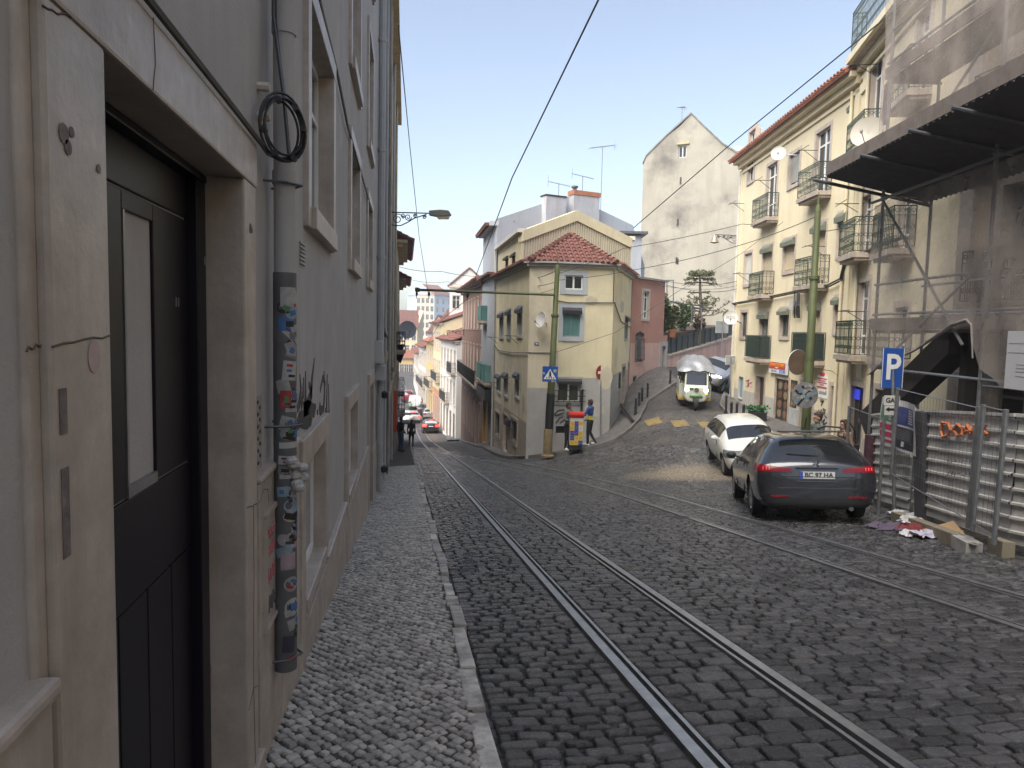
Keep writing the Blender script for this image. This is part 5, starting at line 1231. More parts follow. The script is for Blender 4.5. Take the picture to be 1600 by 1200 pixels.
    k = MB(); RA.box(k, RA.L*.45, RA.L-.1, E+.6, E+1.5, -2.6, -1.6); d = k.obj('dormer', YW, b); tiles('dormer_roof', d, RA.P(RA.L*.42, E+1.5, -1.35), RA.P(RA.L, E+1.5, -1.35), RA.P(RA.L, E+2.0, -2.6), RA.P(RA.L*.42, E+2.0, -2.6), TILED, .24, .4)
    pipe(RA, b, .12, -3.6, E-.4, .055, .08, mat('pipe_white', (.5, .49, .46), .6), 'downpipe'); pipe(RA, b, RA.L-.5, -3.8, E-.4, .05, .08, YW, 'downpipe')
    k = MB(); q = [RA.px(1149, 476), RA.px(1185, 470), RA.px(1206, 466), RA.px(1245, 458), RA.px(1262, 455), RA.px(1300, 448), RA.px(1320, 438), RA.px(1326, 412)]
    for d in (0, .05): k.tube([RA.P(t, h+d, .1+d) for t, h in q], .03, 5)
    for x in (1246, 1250, 1253): k.tube([RA.P(*RA.px(x, 455), .1), RA.P(*RA.px(x+1, 478), .14), RA.P(*RA.px(x, 497), .1)], .035, 5)
    k.obj('cable_bundle', BLACK, b)
    k = MB(); RA.box(k, *RA.R(1240, 1246, 470, 484), 0, .18); k.obj('meter_box', mat('box_grey', (.42, .43, .42), .6), b)
    # writing
    q = RA.R(1206, 1234, 566, 584); k = MB(); RA.box(k, *q, .06, .12); sg = k.obj('restaurant_sign', mat('sign_white', (.55, .57, .62), .4, .05), b)
    hm = q[2]+(q[3]-q[2])*.38; k = MB(); RA.box(k, q[0]+.02, q[1]-.14, hm, q[3]-.01, .12, .124); k.obj('sign_red_panel', mat('sign_red', (.42, .04, .02), .4), sg)
    k = MB(); RA.box(k, q[0]+(q[1]-q[0])*.62, q[1]-.16, q[2]+.04, hm-.02, .12, .124); k.obj('sign_blue_panel', mat('sign_blue', (.03, .12, .45), .4), sg)
    org = mat('sign_orange', (.75, .33, .02), .4); wd = q[1]-q[0]; rev = RA.d if RA.d.dot(RT) > 0 else -RA.d; u = Vector((0, 0, 1))
    text('NINO RESTAURANTE', .2, RA.P((q[0]+q[1])/2-.07, hm+(q[3]-hm)*.58, .126), rev, u, org, sg, sx=wd/2.35)
    text('restaurante', .075, RA.P((q[0]+q[1])/2-.07, hm+.06, .126), rev, u, WHITE, sg)
    text('CAFE BAR', .13, RA.P(q[0]+wd*.3, q[2]+(hm-q[2])*.5, .122), rev, u, mat('sign_ink', (.12, .09, .13), .5), sg); text('aberto', .12, RA.P(q[0]+wd*.75, q[2]+(hm-q[2])*.52, .126), rev, u, mat('sign_pale_blue', (.4, .6, .8), .4), sg)
    q = RA.R(1277.5, 1293, 586.5, 606); k = MB(); RA.box(k, *q, .0, .02); s2 = k.obj('red_white_sign', WHITE, b); rdm = mat('notice_red', (.5, .03, .06), .5); H = q[3]-q[2]
    for a, c in ((.0, .1), (.36, .44), (.7, .78)):
        k = MB(); RA.box(k, q[0], q[1], q[2]+H*a, q[2]+H*c, .02, .023); k.obj('red_band', rdm, s2)
    k = MB(); RA.box(k, q[0]+(q[1]-q[0])*.3, q[0]+(q[1]-q[0])*.7, q[3]-.03, q[3]+.22*H, .0, .021); k.obj('sign_crest', rdm, s2)
    for a, tx in ((.56, 'CASA DE PASTO'), (.23, 'PETISCOS')): text(tx, .14*H/.6, RA.P((q[0]+q[1])/2, q[2]+H*a, .024), rev, u, rdm, s2, sx=.8)
    q = RA.R(1279, 1293, 608, 622); k = MB(); RA.box(k, *q, .0, .015); s3 = k.obj('paper_notice', WHITE, b)
    for i, tx in enumerate(('Bebidas', 'aqui')): text(tx, .2, RA.P((q[0]+q[1])/2, q[3]-.12-.25*i, .017), rev, u, BLACK, s3)
    q = RA.R(1236, 1245.5, 594, 636); k = MB(); RA.box(k, *q, .01, .03); s4 = k.obj('menu_board', mat('menu_black', (.03, .028, .02), .4), b)
    for r in range(5):
        for c in range(2): k = MB(); k.disc(RA.P(q[0]+(q[1]-q[0])*(.3+.42*c), q[2]+(q[3]-q[2])*(.12+.165*r), .031), RA.n, .1, .004, 12, sx=1.1); k.obj('dish_picture', food[(r+c+1) % 3], s4)
    k = MB(); RA.box(k, *RA.R(1234, 1247, 638, 682), .02, .06); k.obj('grey_panel', mat('panel_grey', (.4, .41, .42), .5), b)
    k = MB(); 
    for pts in ([(1280, 640), (1281, 648), (1284, 640), (1284, 652)], [(1286, 650), (1287, 638), (1290, 640), (1288, 648), (1292, 652)], [(1284, 660), (1289, 655), (1287, 664), (1292, 660)], [(1283, 628), (1287, 626), (1284, 634)]): k.tube([RA.P(*RA.px(x, y), .012) for x, y in pts], .022, 4)
    each(k, 'spray_tag', mat('black_spray_paint', (.04, .04, .04), .7), b)
    k = MB()
    for pts in ([(1166, 595), (1171, 593), (1169, 600), (1175, 597)], [(1167, 604), (1172, 600), (1174, 604)]): k.tube([RA.P(*RA.px(x, y), .012) for x, y in pts], .03, 4)
    each(k, 'pink_tag', mat('pink_spray', (.55, .25, .33), .7), b)
    mkdish(RA.P(RA.px(1164, 497)[0], RA.px(1164, 497)[1], .65), (-.45, -.9, .12), .31, 'white satellite dish marked with dark letters low on the yellow house corner', mat('dish_white', (.45, .45, .43), .45, .05), RA.P(RA.px(1158, 505)[0], RA.px(1160, 505)[1], 0))
    d = RA.P(RA.px(1164, 497)[0], RA.px(1164, 497)[1], .65); n = Vector((-.45, -.9, .12)).normalized()
    text('MZO', .17, d+n*.03, n.cross(Vector((0, 0, 1)))*-1, Vector((0, 0, 1)), mat('dish_ink', (.08, .08, .09), .5), sg, name='dish_lettering')
    mkdish(RA.P(RA.px(1241, 240)[0], RA.px(1241, 240)[1], .6), (-.5, -.85, .15), .27, 'pale satellite dish beside the top floor window of the yellow house', mat('dish_white', (.45, .45, .43), .45, .05), RA.P(RA.px(1246, 243)[0], RA.px(1246, 243)[1], 0))
yellow_house()
def tall_house():
    b = thing('town_house', 'taller cream house with a railed roof terrace partly behind scaffold netting', 'house', RB.P(4, -3.4, -4))
    E = 8.35
    X = lambda x: RB.t(x)
    cols = [(X(1346), X(1361)), (X(1395), X(1412)), (X(1440), X(1462))]
    def op(x0, x1, y0, y1): return RB.R(x0, x1, y0, y1)
    o3 = [('sash', op(1324, 1334, 168, 238)), ('french', op(1360, 1377, 86, 236)), ('french', op(1432, 1452, 20, 150))]
    o2 = [('french', op(1346, 1360, 306, 398)), ('french', op(1405, 1425, 300, 390))]
    o1 = [('french', op(1340, 1357, 441, 556)), ('french', op(1398, 1418, 480, 560))]
    g = [('door', op(1328, 1348, 603, 702)), ('blank', op(1366, 1380, 608, 700))]
    allo = o3+o2+o1+g
    bake_wall(RB, 'wall', b, [YWB, YW], 0, RB.L, -6.5, E, [w+(.2,) for _, w in allo], bands=((-6.5, 0), (-2.9, 1)), body=7)
    for kd, w in allo: win(RB, b, w, kd, .16 if kd != 'sash' else .1, STONE, .12, WHITE if kd != 'door' and kd != 'blank' else BLACK, GLASS, BOXG if kd == 'sash' else None, None, sill=kd not in ('door', 'blank'))
    for w, y, x in ((o3[1][1], 236, 1368), (o2[0][1], 398, 1352), (o1[0][1], 556, 1348), (o3[2][1], 150, 1442), (o2[1][1], 392, 1415), (o1[1][1], 562, 1408)):
        h = RB.px(x, y)[1]; balcony(RB, b, w[0]-.35, w[1]+.35, h, .55, 1.0)
    k = MB(); RB.box(k, 0, RB.L, E-.6, E-.5, 0, .08); RB.box(k, 0, RB.L, E-.35, E-.1, 0, .2); RB.box(k, -.05, RB.L, E-.1, E+.1, -.3, .5); k.obj('cornice', YW, b)
    k = MB(); RB.box(k, .3, .75, -3, E-.6, 0, .08); RB.box(k, .25, .8, E-1.1, E-.8, 0, .14); each(k, 'pilaster', YW, b)
    balcony(RB, b, .1, 5.2, E+.1, .45, 1.25); pipe(RB, b, .9, -3.6, E-.5, .05, .1, YW, 'downpipe')
    for x, y in ((1356, 487), (1350, 318), (1372, 100)): t, h = RB.px(x, y); bracket(RB, b, t, h, out=.8, span=.6)
    k = MB(); q = RB.R(1331, 1339, 608, 624); RB.box(k, *q, -.09, -.07); k.obj('lit_blue_screen', mat('screen_blue', (.02, .03, .35), .4, 0, emit=.5), b)
    k = MB(); q = [RB.px(1327, 412), RB.px(1345, 402), RB.px(1376, 385), RB.px(1420, 370)]; k.tube([RB.P(t, h, .1) for t, h in q], .05, 6); k.obj('cable_bundle', BLACK, b)
    k = MB(); q = RB.R(1341, 1349, 568, 590); RB.box(k, *q, 0, .06); q = RB.R(1299, 1308, 572, 594); k.obj('wall_plaque', mat('plaque_white', (.6, .58, .52), .6, .1), b)
    mkdish(RB.P(RB.px(1392, 205)[0], RB.px(1392, 205)[1], .6), (-.75, -.55, .2), .42, 'large pale satellite dish on the tall house behind the scaffold edge', mat('dish_tan', (.34, .32, .27), .5, .05), RB.P(RB.px(1392, 205)[0]+.1, RB.px(1392, 205)[1]-.1, 0))
    t, h = RB.px(1390, 165, .8); k = MB()
    k.prism([RB.P(t-.16, h+.5, .8), RB.P(t+.05, h+.55, .8), RB.P(t+.1, h-.0, .8), RB.P(t+.02, h-.45, .8), RB.P(t-.1, h-.42, .8), RB.P(t-.18, h-.1, .8)], RB.n*.1)
    solo(k, 'laundry', mat('plum_cloth', (.05, .03, .05), .9, .2), 'dark plum washing hanging on a rod at the scaffold edge', 'laundry', loc=RB.P(t, h, .8))
tall_house()
TAN = mat('stripped_tan_masonry', (.36, .29, .22), .9, .2, 1.2, .3, 14, col2=(.24, .19, .15), amt=.8, streak=.5, stain=(.17, .14, .11))
def scaffold_house():
    b = thing('town_house', 'bare tan house under renovation behind the scaffold and white hoarding', 'house', RC.P(6, -3, -4))
    ops = []
    for t in (1.6, 4.6, 7.6, 10.6, 13.6):
        for h in (-3.2+.6, .9, 4.2, 7.4): ops.append((t-.6, t+.6, h-.2, h+2.0, .3))
    bake_wall(RC, 'wall', b, [TAN], 0, RC.L, -6, 11, ops, body=7)
    for o in ops: win(RC, b, o[:4], 'french', .16, STONEDIRTY, .22, mat('old_grey_frame', (.2, .19, .18), .7), GLASS)
    for t in (1.6, 4.6, 7.6):
        for h in (.68, 3.98, 7.18): balcony(RC, b, t-1., t+1., h, .5, 1., IRON)
    k = MB()
    for t in (0., 3.1, 6.1): RC.box(k, t, t+.35, -5, 11, 0, .1)
    each(k, 'pilaster', STONE, b)
scaffold_house()
# a plain continuation of the street behind the lens, seen only in reflections
def behind():
    f = Fac((8.2, -9), (7.4, -26)); b = thing('town_house', 'pale house front further up the hill behind the viewpoint', 'house', f.P(5, 1, -3)); ops = [(t, t+1.1, h, h+2, .2) for t in (2, 5, 8, 11, 14) for h in (1, 4.2, 7.4)]
    bake_wall(f, 'wall', b, [YW], 0, f.L, -3, 11, ops)
    for o in ops: win(f, b, o[:4], 'french', .14, STONE, .12)
    f = Fac((UW, -4.2), (UW, -24)); b = thing('town_house', 'grey house front further up the hill on the pavement side', 'house', f.P(5, 1, -3)); ops = [(t, t+1.1, h, h+2, .2) for t in (2, 6, 10, 14) for h in (1, 4.2, 7.4)]
    bake_wall(f, 'wall', b, [PL_L], 0, f.L, -3, 11, ops)
    for o in ops: win(f, b, o[:4], 'french', .14, STONE, .12)
behind()
# pavement in front of the yellow house
kq = [(1141, 590), (1128, 622), (1124, 636), (1134, 646), (1152, 662), (1172, 672)]
KQ = [gp(*p) for p in kq]; KQ = [(p.x, p.y) for p in KQ]+[RA.P(RA.L-1.2, 0, 1.6)[:2], RB.P(2., 0, 1.9)[:2], RB.P(5, 0, 1.9)[:2], RB.P(8, 0, 1.6)[:2]]
WQ = [RA.P(-4, 0)[:2], RA.P(0, 0)[:2], RA.P(1.5, 0)[:2], RA.P(3.2, 0)[:2], RA.P(5, 0)[:2], RA.P(7, 0)[:2], RA.P(RA.L, 0)[:2], RB.P(2, 0)[:2], RB.P(5, 0)[:2], RB.P(8, 0)[:2]]
pave_strip('house_pavement', WQ, KQ, [M_PAVE2, M_KERB2])
# ------------------------------------------------------------------ vehicles
from mathutils.bvhtree import BVHTree
def paint(name, col, rough=.28, metal=.3): return mat(name, col, rough, .06, 3, metal=metal, coat=1.)
TRIM = mat('black_plastic_trim', (.02, .02, .021), .55, .15)
CARGL = mat('car_glass', (.018, .02, .022), .04, .2, 2, spec=.9)
CHROME = mat('bright_chrome', (.6, .6, .62), .15, 0, metal=1)
REDL = mat('red_lamp_glass', (.20, .006, .012), .2, .3, 30, spec=.4)
REDON = mat('lit_red_lamp', (.9, .03, .02), .2, 0, emit=2.2)
CLRL = mat('clear_lamp_glass', (.13, .14, .15), .08, .3, 30, coat=.8)
LITL = mat('lit_headlamp', (1., 1., .85), .2, 0, emit=5)
INTER = mat('cabin_fabric', (.05, .045, .045), .8, .2)
ALLOY = mat('alloy_wheel', (.42, .42, .43), .3, .1, metal=.8)
#  station: y, zbottom, zsill, zbelt, zroof, half widths bottom / sill / belt / roof
WAGON = [(-2.31, .40, .55, .74, .76, .62, .72, .70, .64), (-2.29, .27, .58, .90, .99, .76, .85, .80, .70), (-2.20, .22, .55, .99, 1.06, .80, .895, .85, .70), (-1.86, .20, .50, 1.01, 1.42, .82, .905, .87, .60), (-1.5, .19, .5, 1.01, 1.475, .82, .91, .875, .60), (-.55, .18, .5, .99, 1.50, .82, .905, .87, .60),
         (.25, .18, .5, .97, 1.47, .82, .905, .87, .59), (.62, .18, .5, .96, 1.40, .82, .905, .865, .58), (1.22, .19, .5, .95, 1.0, .82, .91, .84, .70), (1.75, .2, .5, .86, .91, .82, .9, .80, .6), (2.12, .22, .5, .72, .77, .76, .84, .72, .55), (2.29, .28, .45, .58, .62, .55, .62, .55, .45)]
HATCH = [(-2.02, .40, .55, .74, .76, .60, .70, .68, .6), (-2.0, .27, .58, .90, .98, .72, .82, .78, .66), (-1.9, .22, .55, .99, 1.05, .78, .86, .82, .66), (-1.58, .20, .50, 1.00, 1.38, .79, .875, .84, .56), (-1.2, .19, .5, .99, 1.45, .79, .875, .84, .57), (-.45, .18, .5, .97, 1.47, .79, .87, .84, .58),
         (.2, .18, .5, .94, 1.43, .79, .87, .835, .57), (.5, .18, .5, .92, 1.36, .79, .87, .83, .56), (1.12, .19, .5, .92, .96, .79, .87, .80, .68), (1.55, .2, .5, .84, .90, .79, .865, .77, .58), (1.88, .22, .5, .72, .77, .73, .80, .70, .52), (2.03, .28, .45, .57, .61, .52, .60, .53, .43)]
VAN = [(-2.4, .45, .6, 1.0, 1.1, .7, .8, .8, .75), (-2.38, .32, .6, 1.2, 1.75, .78, .9, .9, .8), (-2.3, .26, .55, 1.25, 1.95, .82, .93, .92, .82), (-1.9, .22, .5, 1.25, 2.0, .84, .95, .93, .82), (-1.2, .2, .5, 1.25, 2.0, .84, .95, .93, .82), (-.2, .2, .5, 1.2, 2.0, .84, .95, .93, .82),
       (.4, .2, .5, 1.15, 1.98, .84, .95, .92, .8), (.9, .2, .5, 1.12, 1.86, .84, .95, .92, .74), (1.65, .2, .5, 1.08, 1.15, .84, .94, .88, .74), (1.95, .22, .5, .98, 1.05, .84, .92, .85, .66), (2.25, .24, .5, .82, .88, .78, .86, .76, .58), (2.38, .3, .45, .6, .66, .58, .64, .58, .5)]
def car(label, prof, pm, wheels, wr=.31, category='car', name='parked_car', tail=REDL, head=CLRL, sub=2, plate=None, tl=None, hl=None, scale=(1, 1, 1), roof_rails=False, detail=True, group=None, paneld=0, tslope=0.):
    root = thing(name, label, category, (0, 0, 0), group)
    V = []; nst = len(prof)
    for (y, zb, zs, zt, zr, wb, ws, wt, wr_) in prof:
        zm = (zs+zt)/2+.04; half = [(0, zb), (wb*.7, zb), (wb, zb+.02), (ws, zs), (ws*1.0, zm), (wt, zt), (wr_, zr-.035 if zr-zt > .2 else zt+(zr-zt)*.6), (wr_*.6, zr), (0, zr+.012)]
        ring = half+[(-x, z) for x, z in half[-2:0:-1]]
        V += [(x*scale[0]*1.02, y*scale[1]*1.01, z*scale[2]) for x, z in ring]
    n = 16; F = []; M = []
    for i in range(nst-1):
        for k in range(n):
            F.append((i*n+k, (i+1)*n+k, (i+1)*n+(k+1) % n, i*n+(k+1) % n))
            kk = k if k < 8 else 15-k; m = 0
            if 3 <= i <= 6 and kk == 5 : m = 3
            if i == 7 and kk >= 6: m = 1
            if i == 2 and kk >= 6: m = 2
            if kk in (0, 1): m = 4
            if i == 5 and kk == 5 and False: m = 0
            if paneld and kk == 5 and i < 6: m = 0
            if paneld and i == 2: m = 0
            M.append(m)
    F.append(tuple(range(n))); M.append(0); F.append(tuple((nst-1)*n+k for k in range(n))[::-1]); M.append(4 if detail else 0)
    me = bpy.data.meshes.new('tmp'); me.from_pydata(V, [], F)
    mats = [pm, CARGL, CARGL, CARGL, TRIM, tail, head, pm]
    for m in mats: me.materials.append(m)
    me.polygons.foreach_set('material_index', M); me.update()
    bm = bmesh.new(); bm.from_mesh(me); bmesh.ops.recalc_face_normals(bm, faces=bm.faces)
    bm.to_mesh(me); bm.free()
    ob = bpy.data.objects.new('tmp', me); COL.objects.link(ob)
    sm = ob.modifiers.new('s', 'SUBSURF'); sm.levels = sub; sm.render_levels = sub
    cut = MB(); tw = .26
    for y in wheels:
        for s in (1, -1):
            x = s*(prof[5][6]*scale[0]); b0 = len(cut.v); N = 28
            for xx in (x-.30, x+.2) if s > 0 else (x-.2, x+.30):
                cut.v += [(xx, y*scale[1]+(wr+.055)*math.cos(2*math.pi*k/N), wr+(wr+.055)*math.sin(2*math.pi*k/N)) for k in range(N)]
            cut.f += [tuple(range(b0, b0+N))[::-1], tuple(range(b0+N, b0+2*N))]+[(b0+k, b0+(k+1) % N, b0+N+(k+1) % N, b0+N+k) for k in range(N)]
            cut.m += [4]*(N+2)
    co_ = cut.obj('tmpcut', mats); bo = ob.modifiers.new('b', 'BOOLEAN'); bo.object = co_; bo.operation = 'DIFFERENCE'; bo.solver = 'EXACT'
    dg = bpy.context.evaluated_depsgraph_get(); em = bpy.data.meshes.new_from_object(ob.evaluated_get(dg))
    bpy.data.objects.remove(ob); bpy.data.objects.remove(co_)
    bm = bmesh.new(); bm.from_mesh(em)
    def region(planes, test, idx, only=(0,)):
        for co, no in planes:
            g = list(bm.verts)+list(bm.edges)+list(bm.faces); bmesh.ops.bisect_plane(bm, geom=g, dist=1e-5, plane_co=co, plane_no=no)
        for f in bm.faces:
            if f.material_index in only and test(f.calc_center_median()): f.material_index = idx
    yr, yf = prof[0][0]*scale[1], prof[-1][0]*scale[1]; sz = scale[2]
    tl = tl or ((.40, .99), (.74, .94), .33); hl = hl or ((.36, .99), (.60, .80), .55)
    for (xa, xb), (za, zb), dp, idx, yy, sg in ((*tl, 5, yr, 1), (*hl, 6, yf, -1)):
        planes = [((0, 0, za*sz), (0, .0, 1)), ((0, 0, zb*sz), (0, 0, 1)), ((xa, 0, 0), (1, 0, 0)), ((-xa, 0, 0), (1, 0, 0)), ((0, yy+sg*dp, 0), (0, 1, 0))]
        kt = tslope if idx == 5 else 0.
        if kt: planes += [((s_*xb, 0, zb*sz), (-s_*kt, 0, 1)) for s_ in (1, -1)]
        region(planes, lambda c: c.z < zb*sz-(xb-abs(c.x))*kt and xa < abs(c.x) < xb and za*sz < c.z < zb*sz and (c.y-(yy+sg*dp))*sg < 0, idx)
    if detail:      # black valance, window pillars
        region([((0, 0, .36*sz), (0, 0, 1))], lambda c: c.z < .36*sz and c.y < yr+.25, 4)
        for yp in ((-.62*scale[1]), (-1.5*scale[1] if not paneld else -9)):
            region([((0, yp-.05, 0), (0, 1, 0)), ((0, yp+.05, 0), (0, 1, 0))], lambda c: abs(c.y-yp) < .05, 4, (3,))
    nm = {0: 'body', 1: 'windscreen', 2: 'rear_window', 3: 'side_window', 4: 'underbody', 5: 'tail_light', 6: 'headlight'}
    parts = {}
    bm.faces.ensure_lookup_table(); bvh = BVHTree.FromBMesh(bm)
    for idx, pn in nm.items():
        for sgn in ((1, -1) if idx in (3, 5, 6) else (0,)):
            fs = [f for f in bm.faces if f.material_index == idx and (sgn == 0 or f.calc_center_median().x*sgn > 0)]
            if not fs: continue
            vm = {}; vs = []; ff = []
            for f in fs:
                q = []
                for v in f.verts:
                    if v.index not in vm: vm[v.index] = len(vs); vs.append(tuple(v.co+(v.normal*.006 if idx in (5, 6) else Vector((0, 0, 0)))))
                    q.append(vm[v.index])
                ff.append(q)
            m = bpy.data.meshes.new(pn); m.from_pydata(vs, [], ff); m.materials.append(mats[idx]); m.polygons.foreach_set('use_smooth', [True]*len(m.polygons)); m.update()
            try: m.set_sharp_from_angle(angle=R_(35))
            except Exception: pass
            o = bpy.data.objects.new(pn, m); COL.objects.link(o); o.parent = root; parts[pn+str(sgn)] = o
    bm.free()
    def hit(x, z, dy):
        r = bvh.ray_cast(Vector((x, -dy*5, z)), Vector((0, dy, 0)))
        return r[0].y if r[0] else -dy*abs(yr)
    root['_dummy'] = 0; del root['_dummy']
    for y in wheels:
        for s in (1, -1):
            x = s*(prof[5][6]*scale[0]-.015); ax = Matrix(((0, 0, s), (0, 1, 0), (-s, 0, 0))) if s > 0 else Matrix(((0, 0, -1), (0, 1, 0), (1, 0, 0)))
            c = Vector((x, y*scale[1], wr)); k = MB(); k.lathe(c, [(wr*.62, -.2), (wr*.95, -.2), (wr, -.17), (wr, -.03), (wr*.95, .0), (wr*.68, .005), (wr*.66, -.03)], 26, axis=ax); ty = k.obj('wheel', RUBBER, root, smooth=True)
            k = MB(); k.lathe(c, [(.03, -.09), (wr*.6, -.09), (wr*.665, -.0), (wr*.6, -.03), (.05, -.045)], 26, axis=ax)
            for q in range(5):
                a = q*2*math.pi/5; d = ax @ Vector((math.cos(a), math.sin(a), 0)); t = ax @ Vector((-math.sin(a), math.cos(a), 0)); nn = ax @ Vector((0, 0, 1)); w = wr*.13
                k.hexa([c+d*.04-t*w-nn*.04, c+d*.04+t*w-nn*.04, c+d*wr*.62+t*w*.7-nn*.03, c+d*wr*.62-t*w*.7-nn*.03, c+d*.04-t*w+nn*.0, c+d*.04+t*w+nn*.0, c+d*wr*.62+t*w*.7-nn*.005, c+d*wr*.62-t*w*.7-nn*.005])
            k.obj('rim', ALLOY, ty)
    for s in (1, -1):
        k = MB(); c = Vector((s*(prof[6][7]*scale[0]+.12), prof[7][0]*scale[1]+.12, .99*sz)); k.ell(c, (.10, .055, .07), 10, 8); k.tube([c-Vector((s*.14, 0, .03)), c], .025, 6); k.obj('mirror', pm if pm.name.startswith('white') else TRIM, root, smooth=True)
    if plate:
        z = plate[1]*sz; y = hit(0, z, 1); k = MB(); k.box((0, y-.012, z), (.52, .02, .11)); pt = k.obj('number_plate', mat('plate_white', (.55, .56, .55), .4, .03), root)
        k = MB(); k.box((-.238, y-.0235, z), (.04, .003, .108)); k.obj('plate_band', mat('plate_blue', (.02, .06, .35), .4), pt)
        if plate[0]: text(plate[0], .1, (.02, y-.0235, z), (1, 0, 0), (0, 0, 1), BLACK, pt, bold=.003)
    root['_h'] = 0; del root['_h']
    return root, hit, parts
def place(root, p, yaw, pitch=None, rollv=None):
    """stand a vehicle on the slope: yaw turns +Y to the right"""
    f = Vector((math.sin(yaw), math.cos(yaw), 0)); r = Vector((math.cos(yaw), -math.sin(yaw), 0)); d = 1.2
    zf, zb = g1(p[0]+f.x*d, p[1]+f.y*d), g1(p[0]-f.x*d, p[1]-f.y*d); zr, zl = g1(p[0]+r.x*.7, p[1]+r.y*.7), g1(p[0]-r.x*.7, p[1]-r.y*.7)
    Y = Vector((f.x, f.y, (zf-zb)/(2*d))).normalized(); X = Vector((r.x, r.y, (zr-zl)/1.4)).normalized(); Z = X.cross(Y).normalized(); X = Y.cross(Z)
    M = Matrix(((X.x, Y.x, Z.x), (X.y, Y.y, Z.y), (X.z, Y.z, Z.z))).to_4x4(); M.translation = (p[0], p[1], (zf+zb+zr+zl)/4+.012)
    root.matrix_world = M
def grey_wagon():
    pm = paint('anthracite_paint', (.026, .027, .034), .22, .4)
    r, hit, parts = car('dark blue grey estate car parked in front of the white hatchback, tail lights toward us', WAGON, pm, (-1.36, 1.37), .325, scale=(1, 1, .955), plate=('BC 97 HA', .80), tl=((.38, .99), (.85, .99), .42), sub=3, tslope=.14)
    k = MB(); z = 1.04; y = hit(0, .93, 1)
    # lion-like badge: a plain rampant mark of bent bars
    for pts in ([(-.03, .05), (.02, .045), (.0, .0), (.03, -.05)], [(.0, .0), (-.035, -.02), (-.03, -.055)], [(.0, .02), (-.05, .0)], [(.02, .045), (.045, .02)]):
        k.tube([(x, y-.012, .945+zz) for x, zz in pts], .011, 5)
    k.obj('badge', CHROME, r)
    k = MB(); zz = .80; yy = hit(0, .87, 1); k.box((0, hit(0, .735, 1)-.006, .735), (1.05, .03, .012)); k.box((0, yy-.006, .872), (.62, .035, .02)); k.obj('tailgate_trim', TRIM, r)
    for s in (1, -1):
        k = MB(); k.box((s*.58, hit(s*.58, .42, 1)-.004, .425), (.26, .03, .028), rz=s*-.12); k.obj('rear_reflector', REDL, r)
        k = MB()
        for i in range(3): k.box((s*(.72+.045*i), hit(s*(.72+.045*i), .865, 1)-.006, .865), (.012, .02, .05), rz=s*.1)
        k.obj('lamp_bars', mat('lit_lamp_strip', (.8, .08, .09), .3, 0, emit=.25), r)
    k = MB(); yw = hit(0, 1.06, 1); k.tube([(.05, yw-.0, 1.06), (-.15, hit(-.15, 1.075, 1)-.02, 1.075), (-.42, hit(-.42, 1.09, 1)-.012, 1.09)], .010, 5); k.obj('rear_wiper', TRIM, r)
    k = MB(); k.box((0, -1.86, 1.452), (1.02, .2, .03)); k.obj('roof_spoiler', pm, r, bevel=.012)
    k = MB(); k.tube([(0, -1.45, 1.5), (0, -1.62, 1.68)], .008, 5); k.box((0, -1.44, 1.505), (.05, .1, .04)); k.obj('roof_aerial', TRIM, r)
    for s in (1, -1):
        k = MB(); k.tube([(s*.57, -1.55, 1.455), (s*.575, -1.4, 1.515), (s*.58, -.3, 1.53), (s*.57, .3, 1.48)], .016, 6); k.obj('roof_rail', TRIM, r)
        k = MB()
        for y0 in (-.6, -.55+.95): k.box((s*.925, y0-.18, .87), (.03, .17, .03))
        each(k, 'door_handle', pm, r)
    k = MB()
    for s in (1, -1):
        for y0 in (-1.05, -.62, .52): k.box((s*.905, y0, .62), (.02, .008, .6))
    each(k, 'door_seam', TRIM, r)
    k = MB()
    for s in (1, -1):
        P_ = [(s*x, hit(s*x, z, 1)-.002, z) for x, z in ((.60, .56), (.66, .66), (.685, .80), (.70, .90), (.69, 1.0), (.66, 1.06))]; k.tube(P_, .006, 5)
    k.tube([(x, hit(x, .555, 1)-.002, .555) for x in np.linspace(-.6, .6, 13)], .006, 5); k.tube([(x, hit(x, .655, 1)-.004, .66) for x in np.linspace(-.30, .30, 7)], .008, 5)
    each(k, 'tailgate_seam', TRIM, r)
    # pale seats and rubbish seen through the glass are left to the reflections; exhaust
    k = MB(); k.tube([(.5, -2.2, .24), (.5, -2.3, .24)], .035, 8); k.obj('exhaust', DARKSTEEL, r)
    # heading 20 degrees right of the street
    yaw = R_(20); rl = gp(1177, 806)
    f = Vector((math.sin(yaw), math.cos(yaw), 0)); q = Vector((math.cos(yaw), -math.sin(yaw), 0)); p = rl+f*1.42+q*.86
    place(r, (p.x, p.y), yaw)
    return r
GW = grey_wagon()
